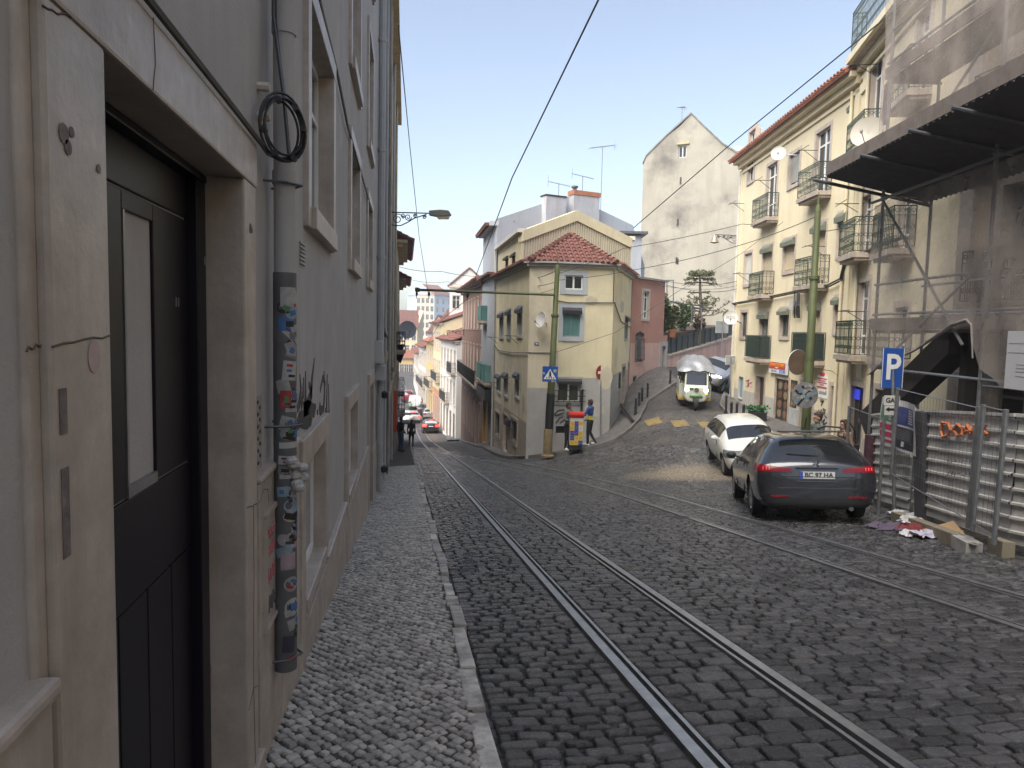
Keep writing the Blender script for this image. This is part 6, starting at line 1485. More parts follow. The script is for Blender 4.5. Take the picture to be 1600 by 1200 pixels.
def white_hatch():
    pm = paint('white_car_paint', (.66, .66, .63), .3, .0)
    r, hit, parts = car('white hatchback parked nose toward us behind the dark estate car', HATCH, pm, (-1.2, 1.25), .305, hl=((.42, .99), (.60, .78), .62), sub=3)
    k = MB(); k.box((0, hit(0, .5, -1)-.0, .5), (.75, .03, .14)); k.box((0, hit(0, .66, -1)+.004, .66), (.5, .03, .05)); k.obj('grille', TRIM, r)
    k = MB(); k.box((0, hit(0, .56, -1)+.02, .42), (.5, .02, .1)); k.obj('number_plate', mat('plate_white', (.55, .56, .55), .4), r)
    k = MB()
    for s in (1, -1):
        for y0 in (-.95, .45): k.box((s*.872, y0, .62), (.02, .008, .58))
    each(k, 'door_seam', TRIM, r)
    for s in (1, -1):
        k = MB(); k.tube([(s*.1-.1, .98, 1.0), (s*.1+.35, .88, 1.05)], .009, 5); k.obj('wiper', TRIM, r)
    k = MB(); k.box((.60, .80, 1.075), (.09, .01, .06)); k.obj('windscreen_sticker', mat('pale_sticker', (.5, .52, .5), .5), r)
    yaw = R_(8.56+6+180); fw = gp(1131.5, 742)
    f = Vector((math.sin(yaw), math.cos(yaw), 0)); q = Vector((math.cos(yaw), -math.sin(yaw), 0)); p = fw-f*1.25-q*.83
    place(r, (p.x, p.y), yaw)
white_hatch()
def silver():
    pm = paint('silver_paint', (.36, .37, .40), .3, .5)
    r, hit, parts = car('silver car with an arm at its open window squeezing down behind the tuk-tuk', WAGON, pm, (-1.36, 1.37), .325, head=LITL, name='moving_car', scale=(1, .96, 1.06), hl=((.6, .86), (.67, .73), .3))
    k = MB(); k.box((0, hit(0, .55, -1), .55), (.9, .03, .2)); k.obj('grille', TRIM, r)
    p = at(1117, 596, 36.5); yaw = R_(8.56+180+37)
    place(r, (p.x, p.y), yaw)
    return r
SV = silver()
def far_cars():
    specs = [('black saloon with a pale rear window and lit brake lights rolling down the street', HATCH, (.012, .012, .014), (672.5, 677), 1, REDON, (1.03, 1.05, 1.0), 'moving_car', 1.3), ('silver hatchback braking ahead of the black saloon', HATCH, (.33, .33, .34), (646, 661), 1, REDON, (1, 1, .98), 'moving_car', 1.3),
             ('dark grey car parked on the right past the black saloon', WAGON, (.05, .05, .055), (684, 662), 1, REDL, (1, 1, 1.05), 'parked_car', 1), ('small silver car parked beyond the dark grey one', HATCH, (.3, .3, .31), (671, 656), 1, REDL, (1, 1, 1), 'parked_car', 1),
             ('charcoal car parked furthest along the right kerb', WAGON, (.03, .032, .036), (661.5, 649), 1, REDL, (1, 1, 1.02), 'parked_car', 1), ('red car parked half hidden beside the white van', HATCH, (.35, .02, .03), (664, 640), 1, REDL, (1, 1, .95), 'parked_car', 1),
             ('white car nose out at the left kerb behind the walkers', HATCH, (.6, .6, .58), (634.5, 658), -1, REDL, (1, 1, 1), 'parked_car', 1), ('maroon car waiting behind the white van', WAGON, (.22, .015, .03), (637.5, 629), 1, REDL, (1, 1, 1.25), 'moving_car', 1)]
    for lab, pr, c, (x, y), sg, tm, scl, nm, e in specs:
        r, hit, parts = car(lab, pr, paint('far_paint_%s' % lab.split()[0], c, .3, .2), (-1.25, 1.3), .31, name=nm, tail=tm, scale=scl, sub=2, tl=((.44, .99), (.72, .92), .3))
        if e > 1:
            k = MB(); k.box((0, hit(0, 1.36*scl[2], 1)-.01, 1.37*scl[2]), (.3, .05, .05)); k.obj('brake_light', REDON, r)
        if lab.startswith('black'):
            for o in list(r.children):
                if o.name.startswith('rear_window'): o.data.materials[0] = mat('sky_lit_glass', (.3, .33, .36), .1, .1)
            k = MB(); k.box((0, hit(0, .78, 1)-.01, .78), (.5, .02, .1)); k.obj('number_plate', mat('plate_white', (.55, .56, .55), .4), r)
        p = gp(x, y); place(r, (p.x, p.y+1.6*(1 if sg > 0 else -1)), R_(-1) if sg > 0 else R_(180))
    r, hit, parts = car('white delivery van with blank rear doors driving away down the street', VAN, paint('van_white', (.6, .6, .6), .4, 0), (-1.5, 1.45), .34, 'van', 'delivery_van', paneld=1, tl=((.74, .99), (.9, 1.25), .2))
    k = MB(); k.box((0, hit(0, 1.0, 1)-.004, 1.15), (.02, .02, 1.4)); k.box((0, hit(0, .5, 1)-.02, .5), (1.5, .05, .16)); k.obj('rear_trim', TRIM, r)
    k = MB(); k.box((.3, hit(.3, .75, 1)-.012, .74), (.45, .02, .1)); k.obj('number_plate', mat('plate_white', (.55, .56, .55), .4), r)
    p = gp(648, 640); place(r, (p.x, p.y+1.6), R_(-2))
far_cars()
def tuktuk():
    body = mat('ivory_green_paint', (.52, .55, .47), .35, .06, coat=.4); grn = mat('leaf_green_paint', (.09, .19, .085), .4, .1, coat=.3)
    t = thing('tuk_tuk', 'cream and green three wheeled tuk-tuk with a silver tarpaulin bundled over its roof', 'tuk-tuk', (0, 0, 0))
    def loft(rings, nm, m, par=t, sub=2):
        me = bpy.data.meshes.new(nm); n = len(rings[0]); V = [p for r in rings for p in r]; F = [(i*n+k, i*n+(k+1) % n, (i+1)*n+(k+1) % n, (i+1)*n+k) for i in range(len(rings)-1) for k in range(n)]
        F += [tuple(range(n))[::-1], tuple(range((len(rings)-1)*n, len(rings)*n))]
        me.from_pydata(V, [], F); me.materials.append(m); bm = bmesh.new(); bm.from_mesh(me); bmesh.ops.recalc_face_normals(bm, faces=bm.faces); bmesh.ops.subdivide_edges(bm, edges=[e for e in bm.edges], cuts=1, use_grid_fill=True); bm.to_mesh(me); bm.free(); me.polygons.foreach_set('use_smooth', [True]*len(me.polygons))
        o = bpy.data.objects.new(nm, me); COL.objects.link(o); o.parent = par
        s = o.modifiers.new('s', 'SUBSURF'); s.levels = s.render_levels = sub; return o
    # +Y is the front.  nose shell
    def ring(y, z0, z1, w0, w1): return [(-w0, y, z0), (w0, y, z0), (w1, y, z1), (-w1, y, z1)]
    loft([ring(1.35, .42, 1.02, .40, .37), ring(1.28, .36, 1.06, .47, .45), ring(.8, .34, 1.1, .52, .50), ring(.55, .34, 1.08, .52, .5)], 'nose', body)
    k = MB()   # windscreen frame: posts and header
    for s in (1, -1): k.tube([(s*.46, 1.2, 1.02), (s*.45, 1.08, 1.40), (s*.43, .98, 1.66)], .04, 8)
    k.tube([(-.44, .99, 1.64), (.44, .99, 1.64)], .045, 8); k.tube([(-.46, 1.2, 1.05), (.46, 1.2, 1.05)], .05, 8); k.obj('screen_frame', body, t, smooth=True)
    k = MB(); k.hexa([(-.42, 1.17, 1.09), (.42, 1.17, 1.09), (.40, .98, 1.62), (-.40, .98, 1.62), (-.42, 1.19, 1.09), (.42, 1.19, 1.09), (.40, 1.0, 1.62), (-.40, 1.0, 1.62)]); k.obj('windscreen', CARGL, t)
    k = MB(); k.box((0, -.35, .72), (1.36, 1.9, .62)); k.obj('cabin', body, t, bevel=.06)
    k = MB(); k.box((0, -.35, .36), (1.40, 1.95, .12)); k.obj('sill', mat('rust_yellow_paint', (.42, .27, .06), .5, .2), t, bevel=.02)
    k = MB()
    for s in (1, -1):
        for y in (-1.25, -.4, .5): k.tube([(s*.64, y, 1.0), (s*.6, y, 1.72)], .025, 6)
    each(k, 'canopy_post', DARKSTEEL, t)
    k = MB(); k.box((0, -.2, 1.15), (1.1, .5, .7)); k.box((0, -1.2, 1.3), (1.2, .06, .8)); k.obj('seats', INTER, t, bevel=.05)
    k = MB(); k.box((.25, .2, 1.2), (.26, .2, .5)); k.ell((.25, .22, 1.5), (.09, .1, .12)); k.obj('seat_back', mat('blue_seat_cloth', (.05, .12, .22), .8), t, bevel=.03)
    rr = random.Random(4); me = MB(); nx, ny = 16, 22
    for j in range(ny+1):
        for i in range(nx+1):
            u, v = i/nx*2-1, j/ny*2-1
            e = max(abs(u), abs(v))**3; x, y = u*(.78+.04*rr.random()), -.15+v*1.28
            z = 1.99+.16*(1-u*u)*(.7+.3*math.sin(v*4+1))-.36*e+.05*math.sin(u*9+v*5)*.6+.05*math.sin(v*13+u*3)*(1-e)+.025*(rr.random()-.5)
            me.v.append((x, y, z))
    me.f = [(j*(nx+1)+i, j*(nx+1)+i+1, (j+1)*(nx+1)+i+1, (j+1)*(nx+1)+i) for j in range(ny) for i in range(nx)]; me.m = [0]*len(me.f)
    b0 = len(me.v); me.v += [(x*.97, y*.97, z-.03) for x, y, z in me.v[:b0]]; me.f += [tuple(q+b0 for q in f)[::-1] for f in me.f[:len(me.f)]]; me.m = [0]*len(me.f)
    me.obj('tarpaulin', mat('silver_tarpaulin', (.27, .28, .30), .38, .12, 5, .15, 20, metal=.35), t, smooth=True)
    k = MB(); k.box((0, -.15, 1.68), (1.4, 2.3, .06)); k.obj('canopy', TRIM, t, bevel=.02)
    k = MB(); c = Vector((0, 1.30, .27)); k.lathe(c, [(.16, -.06), (.26, -.06), (.27, -.03), (.27, .03), (.26, .06), (.16, .06)], 20, axis=Matrix(((0, 0, 1), (0, 1, 0), (-1, 0, 0)))); w = k.obj('wheel', RUBBER, t, smooth=True); k = MB(); k.lathe(c, [(.02, -.05), (.16, -.055), (.16, .055), (.02, .05)], 16, axis=Matrix(((0, 0, 1), (0, 1, 0), (-1, 0, 0)))); k.obj('rim', ALLOY, w)
    for s in (1, -1):
        c = Vector((s*.6, -.95, .27)); k = MB(); k.lathe(c, [(.16, -.08), (.26, -.08), (.27, -.05), (.27, .05), (.26, .08), (.16, .08)], 20, axis=Matrix(((0, 0, 1), (0, 1, 0), (-1, 0, 0)))); w = k.obj('wheel', RUBBER, t, smooth=True); k = MB(); k.lathe(c, [(.02, -.07), (.16, -.075), (.16, .075), (.02, .07)], 16, axis=Matrix(((0, 0, 1), (0, 1, 0), (-1, 0, 0)))); k.obj('rim', ALLOY, w)
        k = MB(); k.tube([(s*.1, 1.36, .62), (s*.1, 1.42, .3)], .022, 6); k.obj('fork_leg', CHROME, t)
        k = MB(); k.lathe(Vector((s*.40, 1.33, .92)), [(.03, -.06), (.085, -.02), (.09, .02), (.07, .035)], 14, axis=Matrix(((1, 0, 0), (0, 0, 1), (0, -1, 0)))); k.obj('headlight', LITL, t, smooth=True)
        k = MB(); k.ell((s*.60, 1.0, 1.32), (.05, .04, .09)); k.tube([(s*.45, 1.05, 1.25), (s*.6, 1.0, 1.28)], .012); k.obj('mirror', TRIM, t, smooth=True)
    k = MB(); k.ell((-.42, 1.33, .76), (.05, .03, .03)); k.obj('indicator', mat('amber_lamp', (.9, .45, .03), .3, 0, emit=1.2), t)
    loft([[(-.30, 1.42, .60), (.30, 1.42, .60), (.22, 1.40, .72), (-.22, 1.40, .72)], [(-.32, 1.25, .58), (.32, 1.25, .58), (.25, 1.25, .80), (-.25, 1.25, .80)]], 'mudguard', grn, sub=1)
    k = MB(); k.lathe(Vector((0, 1.355, .92)), [(.03, -.02), (.10, -.01), (.10, .02), (.03, .03)], 16, axis=Matrix(((1, 0, 0), (0, 0, 1), (0, -1, 0)))); k.obj('round_badge', CHROME, t, smooth=True)
    k = MB(); k.box((.22, 1.345, .95), (.2, .02, .10)); k.obj('green_sticker', grn, t)
    p = gp(1086, 641); yaw = R_(8.56+180+10); f = Vector((math.sin(yaw), math.cos(yaw), 0)); place(t, (p.x-f.x*1.3, p.y-f.y*1.3), yaw)
tuktuk()
# ------------------------------------------------------------------ people
SKIN = mat('tan_skin', (.36, .22, .155), .6, .1, 10); SKIND = mat('brown_skin', (.12, .07, .05), .6, .1, 10); HAIRB = mat('black_hair', (.018, .014, .012), .6, .3, 60); HAIRBR = mat('brown_hair', (.06, .032, .02), .55, .4, 60)
def rotz(v, a): c, s = math.cos(a), math.sin(a); return Vector((v.x*c-v.y*s, v.x*s+v.y*c, v.z))
def person(label, loc, face, J=None, skin=SKIN, shirt=None, sleeve='short', legs=None, shorts=False, shoes=None, hair=HAIRB, long=False, h=1.75, vox=.02, woman=False, straps=False, group=None, belt=None, lower=None, tops=None):
    """local frame: +Y is forwards, X to the person's right; face = the plan direction the person looks along"""
    D = dict(pel=(0, 0, .95), wai=(0, 0, 1.12), che=(0, .005, 1.30), nek=(0, -.005, 1.47), hed=(0, .02, 1.62), shR=(.185, 0, 1.42), elR=(.235, -.03, 1.13), wrR=(.235, .06, .90), shL=(-.185, 0, 1.42), elL=(-.235, -.03, 1.13), wrL=(-.235, .06, .90),
             hiR=(.09, 0, .92), knR=(.10, .025, .50), anR=(.10, -.02, .09), hiL=(-.09, 0, .92), knL=(-.10, .025, .50), anL=(-.10, -.02, .09), toR=None, toL=None)
    D.update(J or {}); D = {k: Vector(v) if v is not None else None for k, v in D.items()}
    for s in 'RL':
        if D['to'+s] is None: D['to'+s] = D['an'+s]+Vector((.015 if s == 'R' else -.015, .16, -.05))
    k = h/1.75; g = .9 if woman else 1.
    root = thing('person', label, 'person', loc, group)
    ang = math.atan2(face[1], face[0])-math.pi/2
    fin = lambda v: rotz(Vector(v)*k, ang)
    bones = []
    mb = MB()
    def cap(a, b, r0, r1, reg):
        a, b = D[a] if isinstance(a, str) else Vector(a), D[b] if isinstance(b, str) else Vector(b)
        e_ = 1.18 if vox > .015 and reg not in ('skin',) else 1.; r0 *= e_; r1 *= e_; mb.ell(a, (r0,)*3, 10, 8); mb.ell(b, (r1,)*3, 10, 8); mb.tube([a, b], [r0, r1], 10); bones.append((a, b, reg, max(r0, r1)))
    mb.ell(D['che'], (.165*g, .105, .17), 14, 10); mb.ell(D['wai'], (.14*g, .095, .16), 14, 10); mb.ell(D['pel'], (.16, .112, .13), 14, 10)
    bones += [(D['che']+Vector((0, 0, .14)), D['wai']+Vector((0, 0, -.06)), 'top', .16), (D['pel']+Vector((-.08, 0, 0)), D['pel']+Vector((.08, 0, 0)), 'leg', .13)]
    if woman: mb.ell(D['che']+Vector((.07, .09, -.02)), (.06, .05, .06)); mb.ell(D['che']+Vector((-.07, .09, -.02)), (.06, .05, .06))
    cap('nek', D['nek']*.35+D['hed']*.65, .052, .05, 'skin'); cap(D['che']+Vector((0, 0, .12)), 'nek', .09, .056, 'top')
    for s, q in (('R', 1), ('L', -1)):
        cap(D['che']+Vector((q*.08, 0, .1)), 'sh'+s, .07, .062*g, 'top'); cap('sh'+s, 'el'+s, .055*g, .042*g, 'arm'); cap('el'+s, 'wr'+s, .042*g, .028, 'fore')
        cap('hi'+s, 'kn'+s, .085, .058, 'leg'); cap('kn'+s, 'an'+s, .056, .038, 'calf'); cap('an'+s, D['an'+s]+(D['to'+s]-D['an'+s])*.35+Vector((0, 0, -.02)), .045, .045, 'shoe'); cap(D['an'+s]+Vector((0, -.03, -.05)), 'to'+s, .042, .036, 'shoe')
    H = D['hed']; mb.ell(H+Vector((0, -.01, .025)), (.074, .094, .10), 14, 12); mb.ell(H+Vector((0, .03, -.055)), (.052, .058, .06), 12, 10); mb.ell(H+Vector((0, .098, -.012)), (.014, .018, .026), 8, 6)
    for q in (1, -1): mb.ell(H+Vector((q*.077, -.005, -.005)), (.012, .022, .032), 8, 6)
    mb.ell(H+Vector((0, .084, .028)), (.05, .014, .012), 10, 6)
    bones.append((H+Vector((0, 0, -.04)), H+Vector((0, 0, .06)), 'skin', .1))
    me = bpy.data.meshes.new('tmp'); me.from_pydata([tuple(v) for v in mb.v], [], mb.f); ob = bpy.data.objects.new('tmp', me); COL.objects.link(ob)
    rm = ob.modifiers.new('r', 'REMESH'); rm.mode = 'VOXEL'; rm.voxel_size = vox; sm = ob.modifiers.new('s', 'SMOOTH'); sm.iterations = 3 if vox < .02 else 1; sm.factor = .5
    em = bpy.data.meshes.new_from_object(ob.evaluated_get(bpy.context.evaluated_depsgraph_get())); bpy.data.objects.remove(ob)
    nv = len(em.vertices); V = [v.co.copy() for v in em.vertices]; F = [tuple(p.vertices) for p in em.polygons]
    mats = [skin, shirt, legs, shoes or BLACK, lower or legs]
    def reg(c):
        best = None
        for a, b, r, rad in bones:
            d = b-a; t = max(0, min(1, (c-a).dot(d)/max(d.length_squared, 1e-9))); q = (c-a-d*t).length-rad*.55
            if best is None or q < best[0]: best = (q, r, t)
        r, t = best[1], best[2]
        if r == 'skin': return 0
        if r == 'top':
            if straps and c.z > D['che'].z+.06: return 0
            return 1 if c.z > D['pel'].z+.02 else 2
        if r == 'arm': return 0 if straps or (sleeve == 'short' and t > .62) else 1
        if r == 'fore': return 0 if sleeve == 'short' or straps else 1
        if r == 'leg': return (0 if shorts and c.z < D['knR'].z+.06 else 2) if c.z < D['pel'].z+.06 else 1
        if r == 'calf': return 0 if shorts else 2
        return 3
    mi = [reg(sum((V[i] for i in f), Vector())/len(f)) for f in F]
    if lower is not None: mi = [4 if m == 1 and sum(V[i].z for i in f)/len(f) < D['che'].z-.16 else m for m, f in zip(mi, F)]
    # hands: a palm and five separate fingers that continue the wrist
    hb = MB()
    for s, q in (('R', 1), ('L', -1)):
        w = D['wr'+s]; d = (w-D['el'+s]).normalized(); side = d.cross(Vector((0, 1, 0))); side = side.normalized() if side.length > .2 else Vector((1, 0, 0)); nr = side.cross(d)
        M = Matrix((side, nr, d)).transposed(); hb.ell(w+d*.05, (.038, .017, .055), 10, 8, M=M)
        for i, (off, ln) in enumerate(((-.027, .065), (-.009, .075), (.009, .072), (.026, .058))):
            a = w+d*.088+side*off; c = a+d*ln*.5+nr*.010; hb.tube([a-d*.02, a, c, c+d*ln*.38+nr*.022], [.010, .0095, .0088, .007], 6)
        a = w+d*.04+side*(-q*.036); hb.tube([a, a+d*.03-side*q*.022, a+d*.062-side*q*.022+nr*.012], [.012, .0105, .008], 6)
    o_ = len(V); V += [Vector(v) for v in hb.v]; F += [tuple(i+o_ for i in f) for f in hb.f]; mi += [0]*len(hb.f)
    m = bpy.data.meshes.new('body'); m.from_pydata([tuple(fin(v)) for v in V], [], F)
    for x in mats: m.materials.append(x)
    m.polygons.foreach_set('material_index', mi); m.polygons.foreach_set('use_smooth', [True]*len(F)); m.update()
    o = bpy.data.objects.new('body', m); COL.objects.link(o); o.parent = root; ORG[o.name] = Vector(loc)
    def kid(mb_, nm, mt):
        mb_.v = [tuple(fin(v)+Vector(loc)) for v in mb_.v]; mb_.obj(nm, mt, root, smooth=True)
    hr = MB(); hr.ell(H+Vector((0, -.028, .045)), (.083, .093, .094), 16, 12); hr.ell(H+Vector((0, .03, .10)), (.066, .06, .034), 12, 8); hr.ell(H+Vector((0, -.06, -.0)), (.072, .05, .075), 12, 8)
    rr = random.Random(len(label))
    if long:
        hr.ell(H+Vector((0, -.07, -.07)), (.085, .055, .14), 14, 10)
        for i in range(9): x = -.08+.02*i; hr.tube([H+Vector((x, -.05, .02)), H+Vector((x*1.2, -.085, -.14)), H+Vector((x*1.25+rr.uniform(-.02, .02), -.075, -.28-.05*rr.random()))], [.03, .028, .008], 6)
        for q in (1, -1): hr.tube([H+Vector((q*.05, .05, .09)), H+Vector((q*.085, .02, .0)), H+Vector((q*.09, .0, -.16)), H+Vector((q*.1, .03, -.26))], [.02, .026, .024, .008], 6)
    else:
        for i in range(26): a, b = rr.random()*6.28, rr.random(); p = H+Vector((.07*math.cos(a)*(1-b*.5), -.025+.075*math.sin(a)*(1-b*.5), .075+.06*b)); hr.ell(p, (.022, .022, .018), 6, 5)
    kid(hr, 'hair', hair)
    e = MB()
    for q in (1, -1): e.ell(H+Vector((q*.029, .086, .008)), (.011, .006, .006), 8, 6)
    kid(e, 'eyes', BLACK)
    e = MB(); e.ell(H+Vector((0, .087, -.062)), (.022, .006, .006), 8, 5); kid(e, 'mouth', mat('lip_tone', (.28, .11, .09), .5))
    if straps:
        e = MB()
        for q in (1, -1): e.tube([D['che']+Vector((q*.09, .105, .04)), D['che']+Vector((q*.095, .07, .13)), D['che']+Vector((q*.095, -.01, .165)), D['che']+Vector((q*.08, -.09, .08))], .011, 6)
        kid(e, 'top_straps', shirt)
    return root
def cl(n, c): return mat(n, c, .85, .18, 14, .2, 60)
def dirto(a, b): return (b[0]-a[0], b[1]-a[1])
def people():
    q = at(1276, 700, 16.4); p = Vector((q.x, q.y, g1(q.x, q.y)+.10)); left = (-RT.x, -RT.y)
    f = (left[0]*.85-FW.x*.1, left[1]*.85-FW.y*.1)
    # head top in the photo at y=645: raise the height until it fits
    def tall(px, ytop, z, pz): return (at(px, ytop, z).z-pz)
    h = min(1.9, max(1.6, tall(1275, 644, 16.4, p.z)))
    person('person in a grey green t-shirt with short brown hair standing behind the dark estate car', p, f, dict(elR=(.25, .02, 1.14), wrR=(.2, .22, 1.02), elL=(-.25, .02, 1.14), wrL=(-.2, .2, 1.0)), SKIN, cl('grey_green_shirt', (.10, .12, .105)), 'short', cl('dark_trousers', (.03, .03, .035)), hair=HAIRBR, h=h, vox=.013)
    q = at(1318, 700, 15.6); p = Vector((q.x, q.y, g1(q.x, q.y)+.10)); h = min(1.75, max(1.52, tall(1316, 655, 15.6, p.z)))
    f = (left[0]*.95-fh.x*.2, left[1]*.95-fh.y*.2)
    person('person with long brown hair in a black strappy top carrying a black shoulder bag', p, f, dict(elR=(.22, .06, 1.14), wrR=(.12, .26, 1.08), elL=(-.23, -.06, 1.14), wrL=(-.25, .0, .92)), SKIN, cl('black_top', (.012, .012, .014)), 'short', cl('dark_trousers', (.03, .03, .035)), hair=HAIRBR, long=True, h=h, vox=.013, woman=True, straps=True)
    k = MB(); c = Vector((p.x, p.y, p.z+.95))+RT*.24+Vector((FW.x, FW.y, 0))*-.05; k.box(c, (.12, .32, .26), rz=-.5); k2 = MB(); k.tube([c+Vector((0, 0, .12)), c+Vector((-.05, 0, .42)), c+Vector((-.16, .02, .58))], .012, 5)
    solo(k, 'shoulder_bag', mat('black_leather', (.02, .019, .02), .4, .1), 'black shoulder bag on the arm of the long haired person', 'bag', loc=tuple(c), bevel=.02)
    # the two at the corner
    pc = at(899, 702, 28.0); c0 = Vector((pc.x, pc.y, g1(pc.x, pc.y)+.12))
    pl_ = at(886.5, 697, 28.6); pl_ = Vector((pl_.x, pl_.y, g1(pl_.x, pl_.y)+.12)); pr = at(921, 693, 28.5); pr = Vector((pr.x, pr.y, g1(pr.x, pr.y)+.12))
    toward = (-fh.x, -fh.y)
    def hh(px, yt, p): z = p.dot(FW); return min(1.95, max(1.5, at(px, yt, z).z-p.z))
    person('person with a beard in a grey checked shirt leaning on the red topped cart', pl_, (toward[0]*.6+RT.x*.7, toward[1]*.6+RT.y*.7), dict(elR=(.26, .08, 1.16), wrR=(.16, .3, 1.12), elL=(-.25, .06, 1.15), wrL=(-.12, .3, 1.12)), SKIND, cl('grey_check_shirt', (.13, .12, .12)), 'long', cl('black_trousers', (.015, .015, .02)), shoes=WHITE, h=hh(890, 629, pl_), vox=.016)
    person('person in a blue and yellow sports shirt and track trousers right of the cart', pr, (-RT.x*.8+fh.x*.45, -RT.y*.8+fh.y*.45), dict(elL=(-.24, .12, 1.18), wrL=(-.12, .36, 1.16), elR=(.22, .02, 1.13), wrR=(.16, .18, .98), knR=(.11, .05, .50), anR=(.12, -.2, .12), knL=(-.09, .04, .5), anL=(-.09, .04, .09)), SKIND, cl('royal_blue_shirt', (.02, .055, .2)), 'long', cl('black_trousers', (.015, .015, .02)), shoes=WHITE, h=hh(918, 624, pr), vox=.016, lower=cl('sport_yellow', (.55, .47, .03)))
    # cart
    t = thing('vendor_cart', 'tall slim cart with a red top and yellow blue white chequered tile sides', 'cart', c0)
    rz = -YAW; k = MB(); k.hexa([c0+rotz(Vector(v), rz) for v in ((-.26, -.26, 1.34), (.26, -.26, 1.34), (.23, .26, 1.34), (-.26, .26, 1.34), (-.31, -.31, 1.47), (.31, -.31, 1.47), (.31, .31, 1.47), (-.31, .31, 1.47))]); k.box(c0+Vector((0, 0, 1.50)), (.57, .57, .07), rz); k.obj('top', mat('cart_red', (.55, .04, .03), .4, .1), t, bevel=.012)
    k = MB(); k.box(c0+Vector((0, 0, .80)), (.5, .5, 1.06), rz); bd = k.obj('body', mat('cart_white', (.5, .48, .45), .5, .1), t)
    ye, bl_, wh = mat('tile_yellow', (.62, .42, .03), .4, .1), mat('tile_blue', (.03, .04, .24), .4, .1), mat('tile_white', (.6, .58, .55), .4, .05)
    rr = random.Random(3); pat = ['yyb', 'byy', 'bby', 'ybw', 'yby']
    for face, (ox, oy) in enumerate(((0, -1), (1, 0), (-1, 0))):
        fx_ = rotz(Vector((-oy, ox, 0)), rz); fn = rotz(Vector((ox, oy, 0)), rz)
        k = {c: MB() for c in 'ybwi'}
        for r in range(5):
            for c in range(3):
                cc = c0+fn*.252+fx_*((c-1)*.163)+Vector((0, 0, .36+r*.19)); col = pat[(r+face) % 5][c]
                ax = Matrix((fx_, fn, Vector((0, 0, 1)))).transposed(); k[col].box(cc, (.155, .008, .18), ax=ax)
                for j in range(3): k['i'].box(cc+fn*.005+fx_*((j-1)*.04)+Vector((0, 0, rr.uniform(-.02, .02))), (.018, .006, .09 if j % 2 else .06), ax=ax)
        for c, m in (('y', ye), ('b', bl_), ('w', wh)):
            if k[c].f: k[c].obj('side_tiles', m, bd)
        k['i'].obj('tile_motif', mat('tile_ink', (.25, .2, .2), .5, .6, 40), bd)
    k = MB(); k.box(c0+Vector((0, 0, .18)), (.46, .46, .18), rz); k.obj('chassis', BLACK, t)
    for sx in (-1, 1):
        for sy in (-1, 1):
            k = MB(); k.lathe(c0+rotz(Vector((sx*.22, sy*.2, .09)), rz), [(.02, -.03), (.085, -.03), (.085, .03), (.02, .03)], 14, axis=Matrix(((0, 0, 1), (0, 1, 0), (-1, 0, 0)))); k.obj('wheel', RUBBER, t)
    # walkers on the left pavement and further down
    def far(lab, px, yb, yt, face, J, shirt, legs, **kw):
        p = gp(px, yb, .1); p = Vector((p.x, p.y, g1(p.x, p.y)+(.11 if kw.pop('pave', 1) else .01))); person(lab, p, face, J, shirt=shirt, legs=legs, h=hh(px, yt, p), vox=.026, **kw)
    dn = (0.05, 1); up_ = (0, -1)
    far('person in a black jacket and blue jeans standing on the left pavement by the wall', 626, 706, 651, (.8, .6), dict(wrR=(.2, .12, .95)), cl('black_jacket', (.012, .012, .013)), cl('blue_jeans', (.05, .075, .12)), sleeve='long', skin=SKIN)
    far('person in dark shorts and brown shirt stepping off the left kerb', 642.5, 696, 655, dn, dict(knR=(.1, .16, .52), anR=(.1, .08, .1), knL=(-.1, -.02, .5), anL=(-.1, -.22, .16)), cl('brown_shirt', (.055, .04, .038)), cl('black_shorts', (.015, .015, .016)), shorts=True, pave=0, skin=SKIND)
    far('person in a green t-shirt and dark shorts walking on the right pavement', 704.5, 673, 641, up_, dict(knR=(.1, .12, .5)), cl('bottle_green_shirt', (.02, .09, .05)), cl('black_shorts', (.015, .015, .016)), shorts=True, skin=SKIN)
    far('person in a long black coat walking close to the red brown house', 718, 680, 648, dn, dict(knR=(.1, .1, .5), elR=(.2, -.02, 1.13), wrR=(.2, .02, .9), elL=(-.2, -.02, 1.13), wrL=(-.2, .02, .9)), cl('black_jacket', (.012, .012, .013)), cl('black_shorts', (.015, .015, .016)), shorts=True, sleeve='long', skin=SKIN)
    far('person in a pale green vest in the road beside the white van', 641.5, 643, 627, dn, {}, cl('pale_green_vest', (.15, .38, .22)), cl('dark_trousers', (.03, .03, .035)), pave=0, skin=SKIND)
    far('small figure in dark clothes just ahead of the green shirted walker', 699.5, 668, 646, dn, dict(knR=(.1, .12, .5)), cl('dark_grey_shirt', (.04, .04, .045)), cl('dark_trousers', (.03, .03, .035)), skin=SKIN)
people()
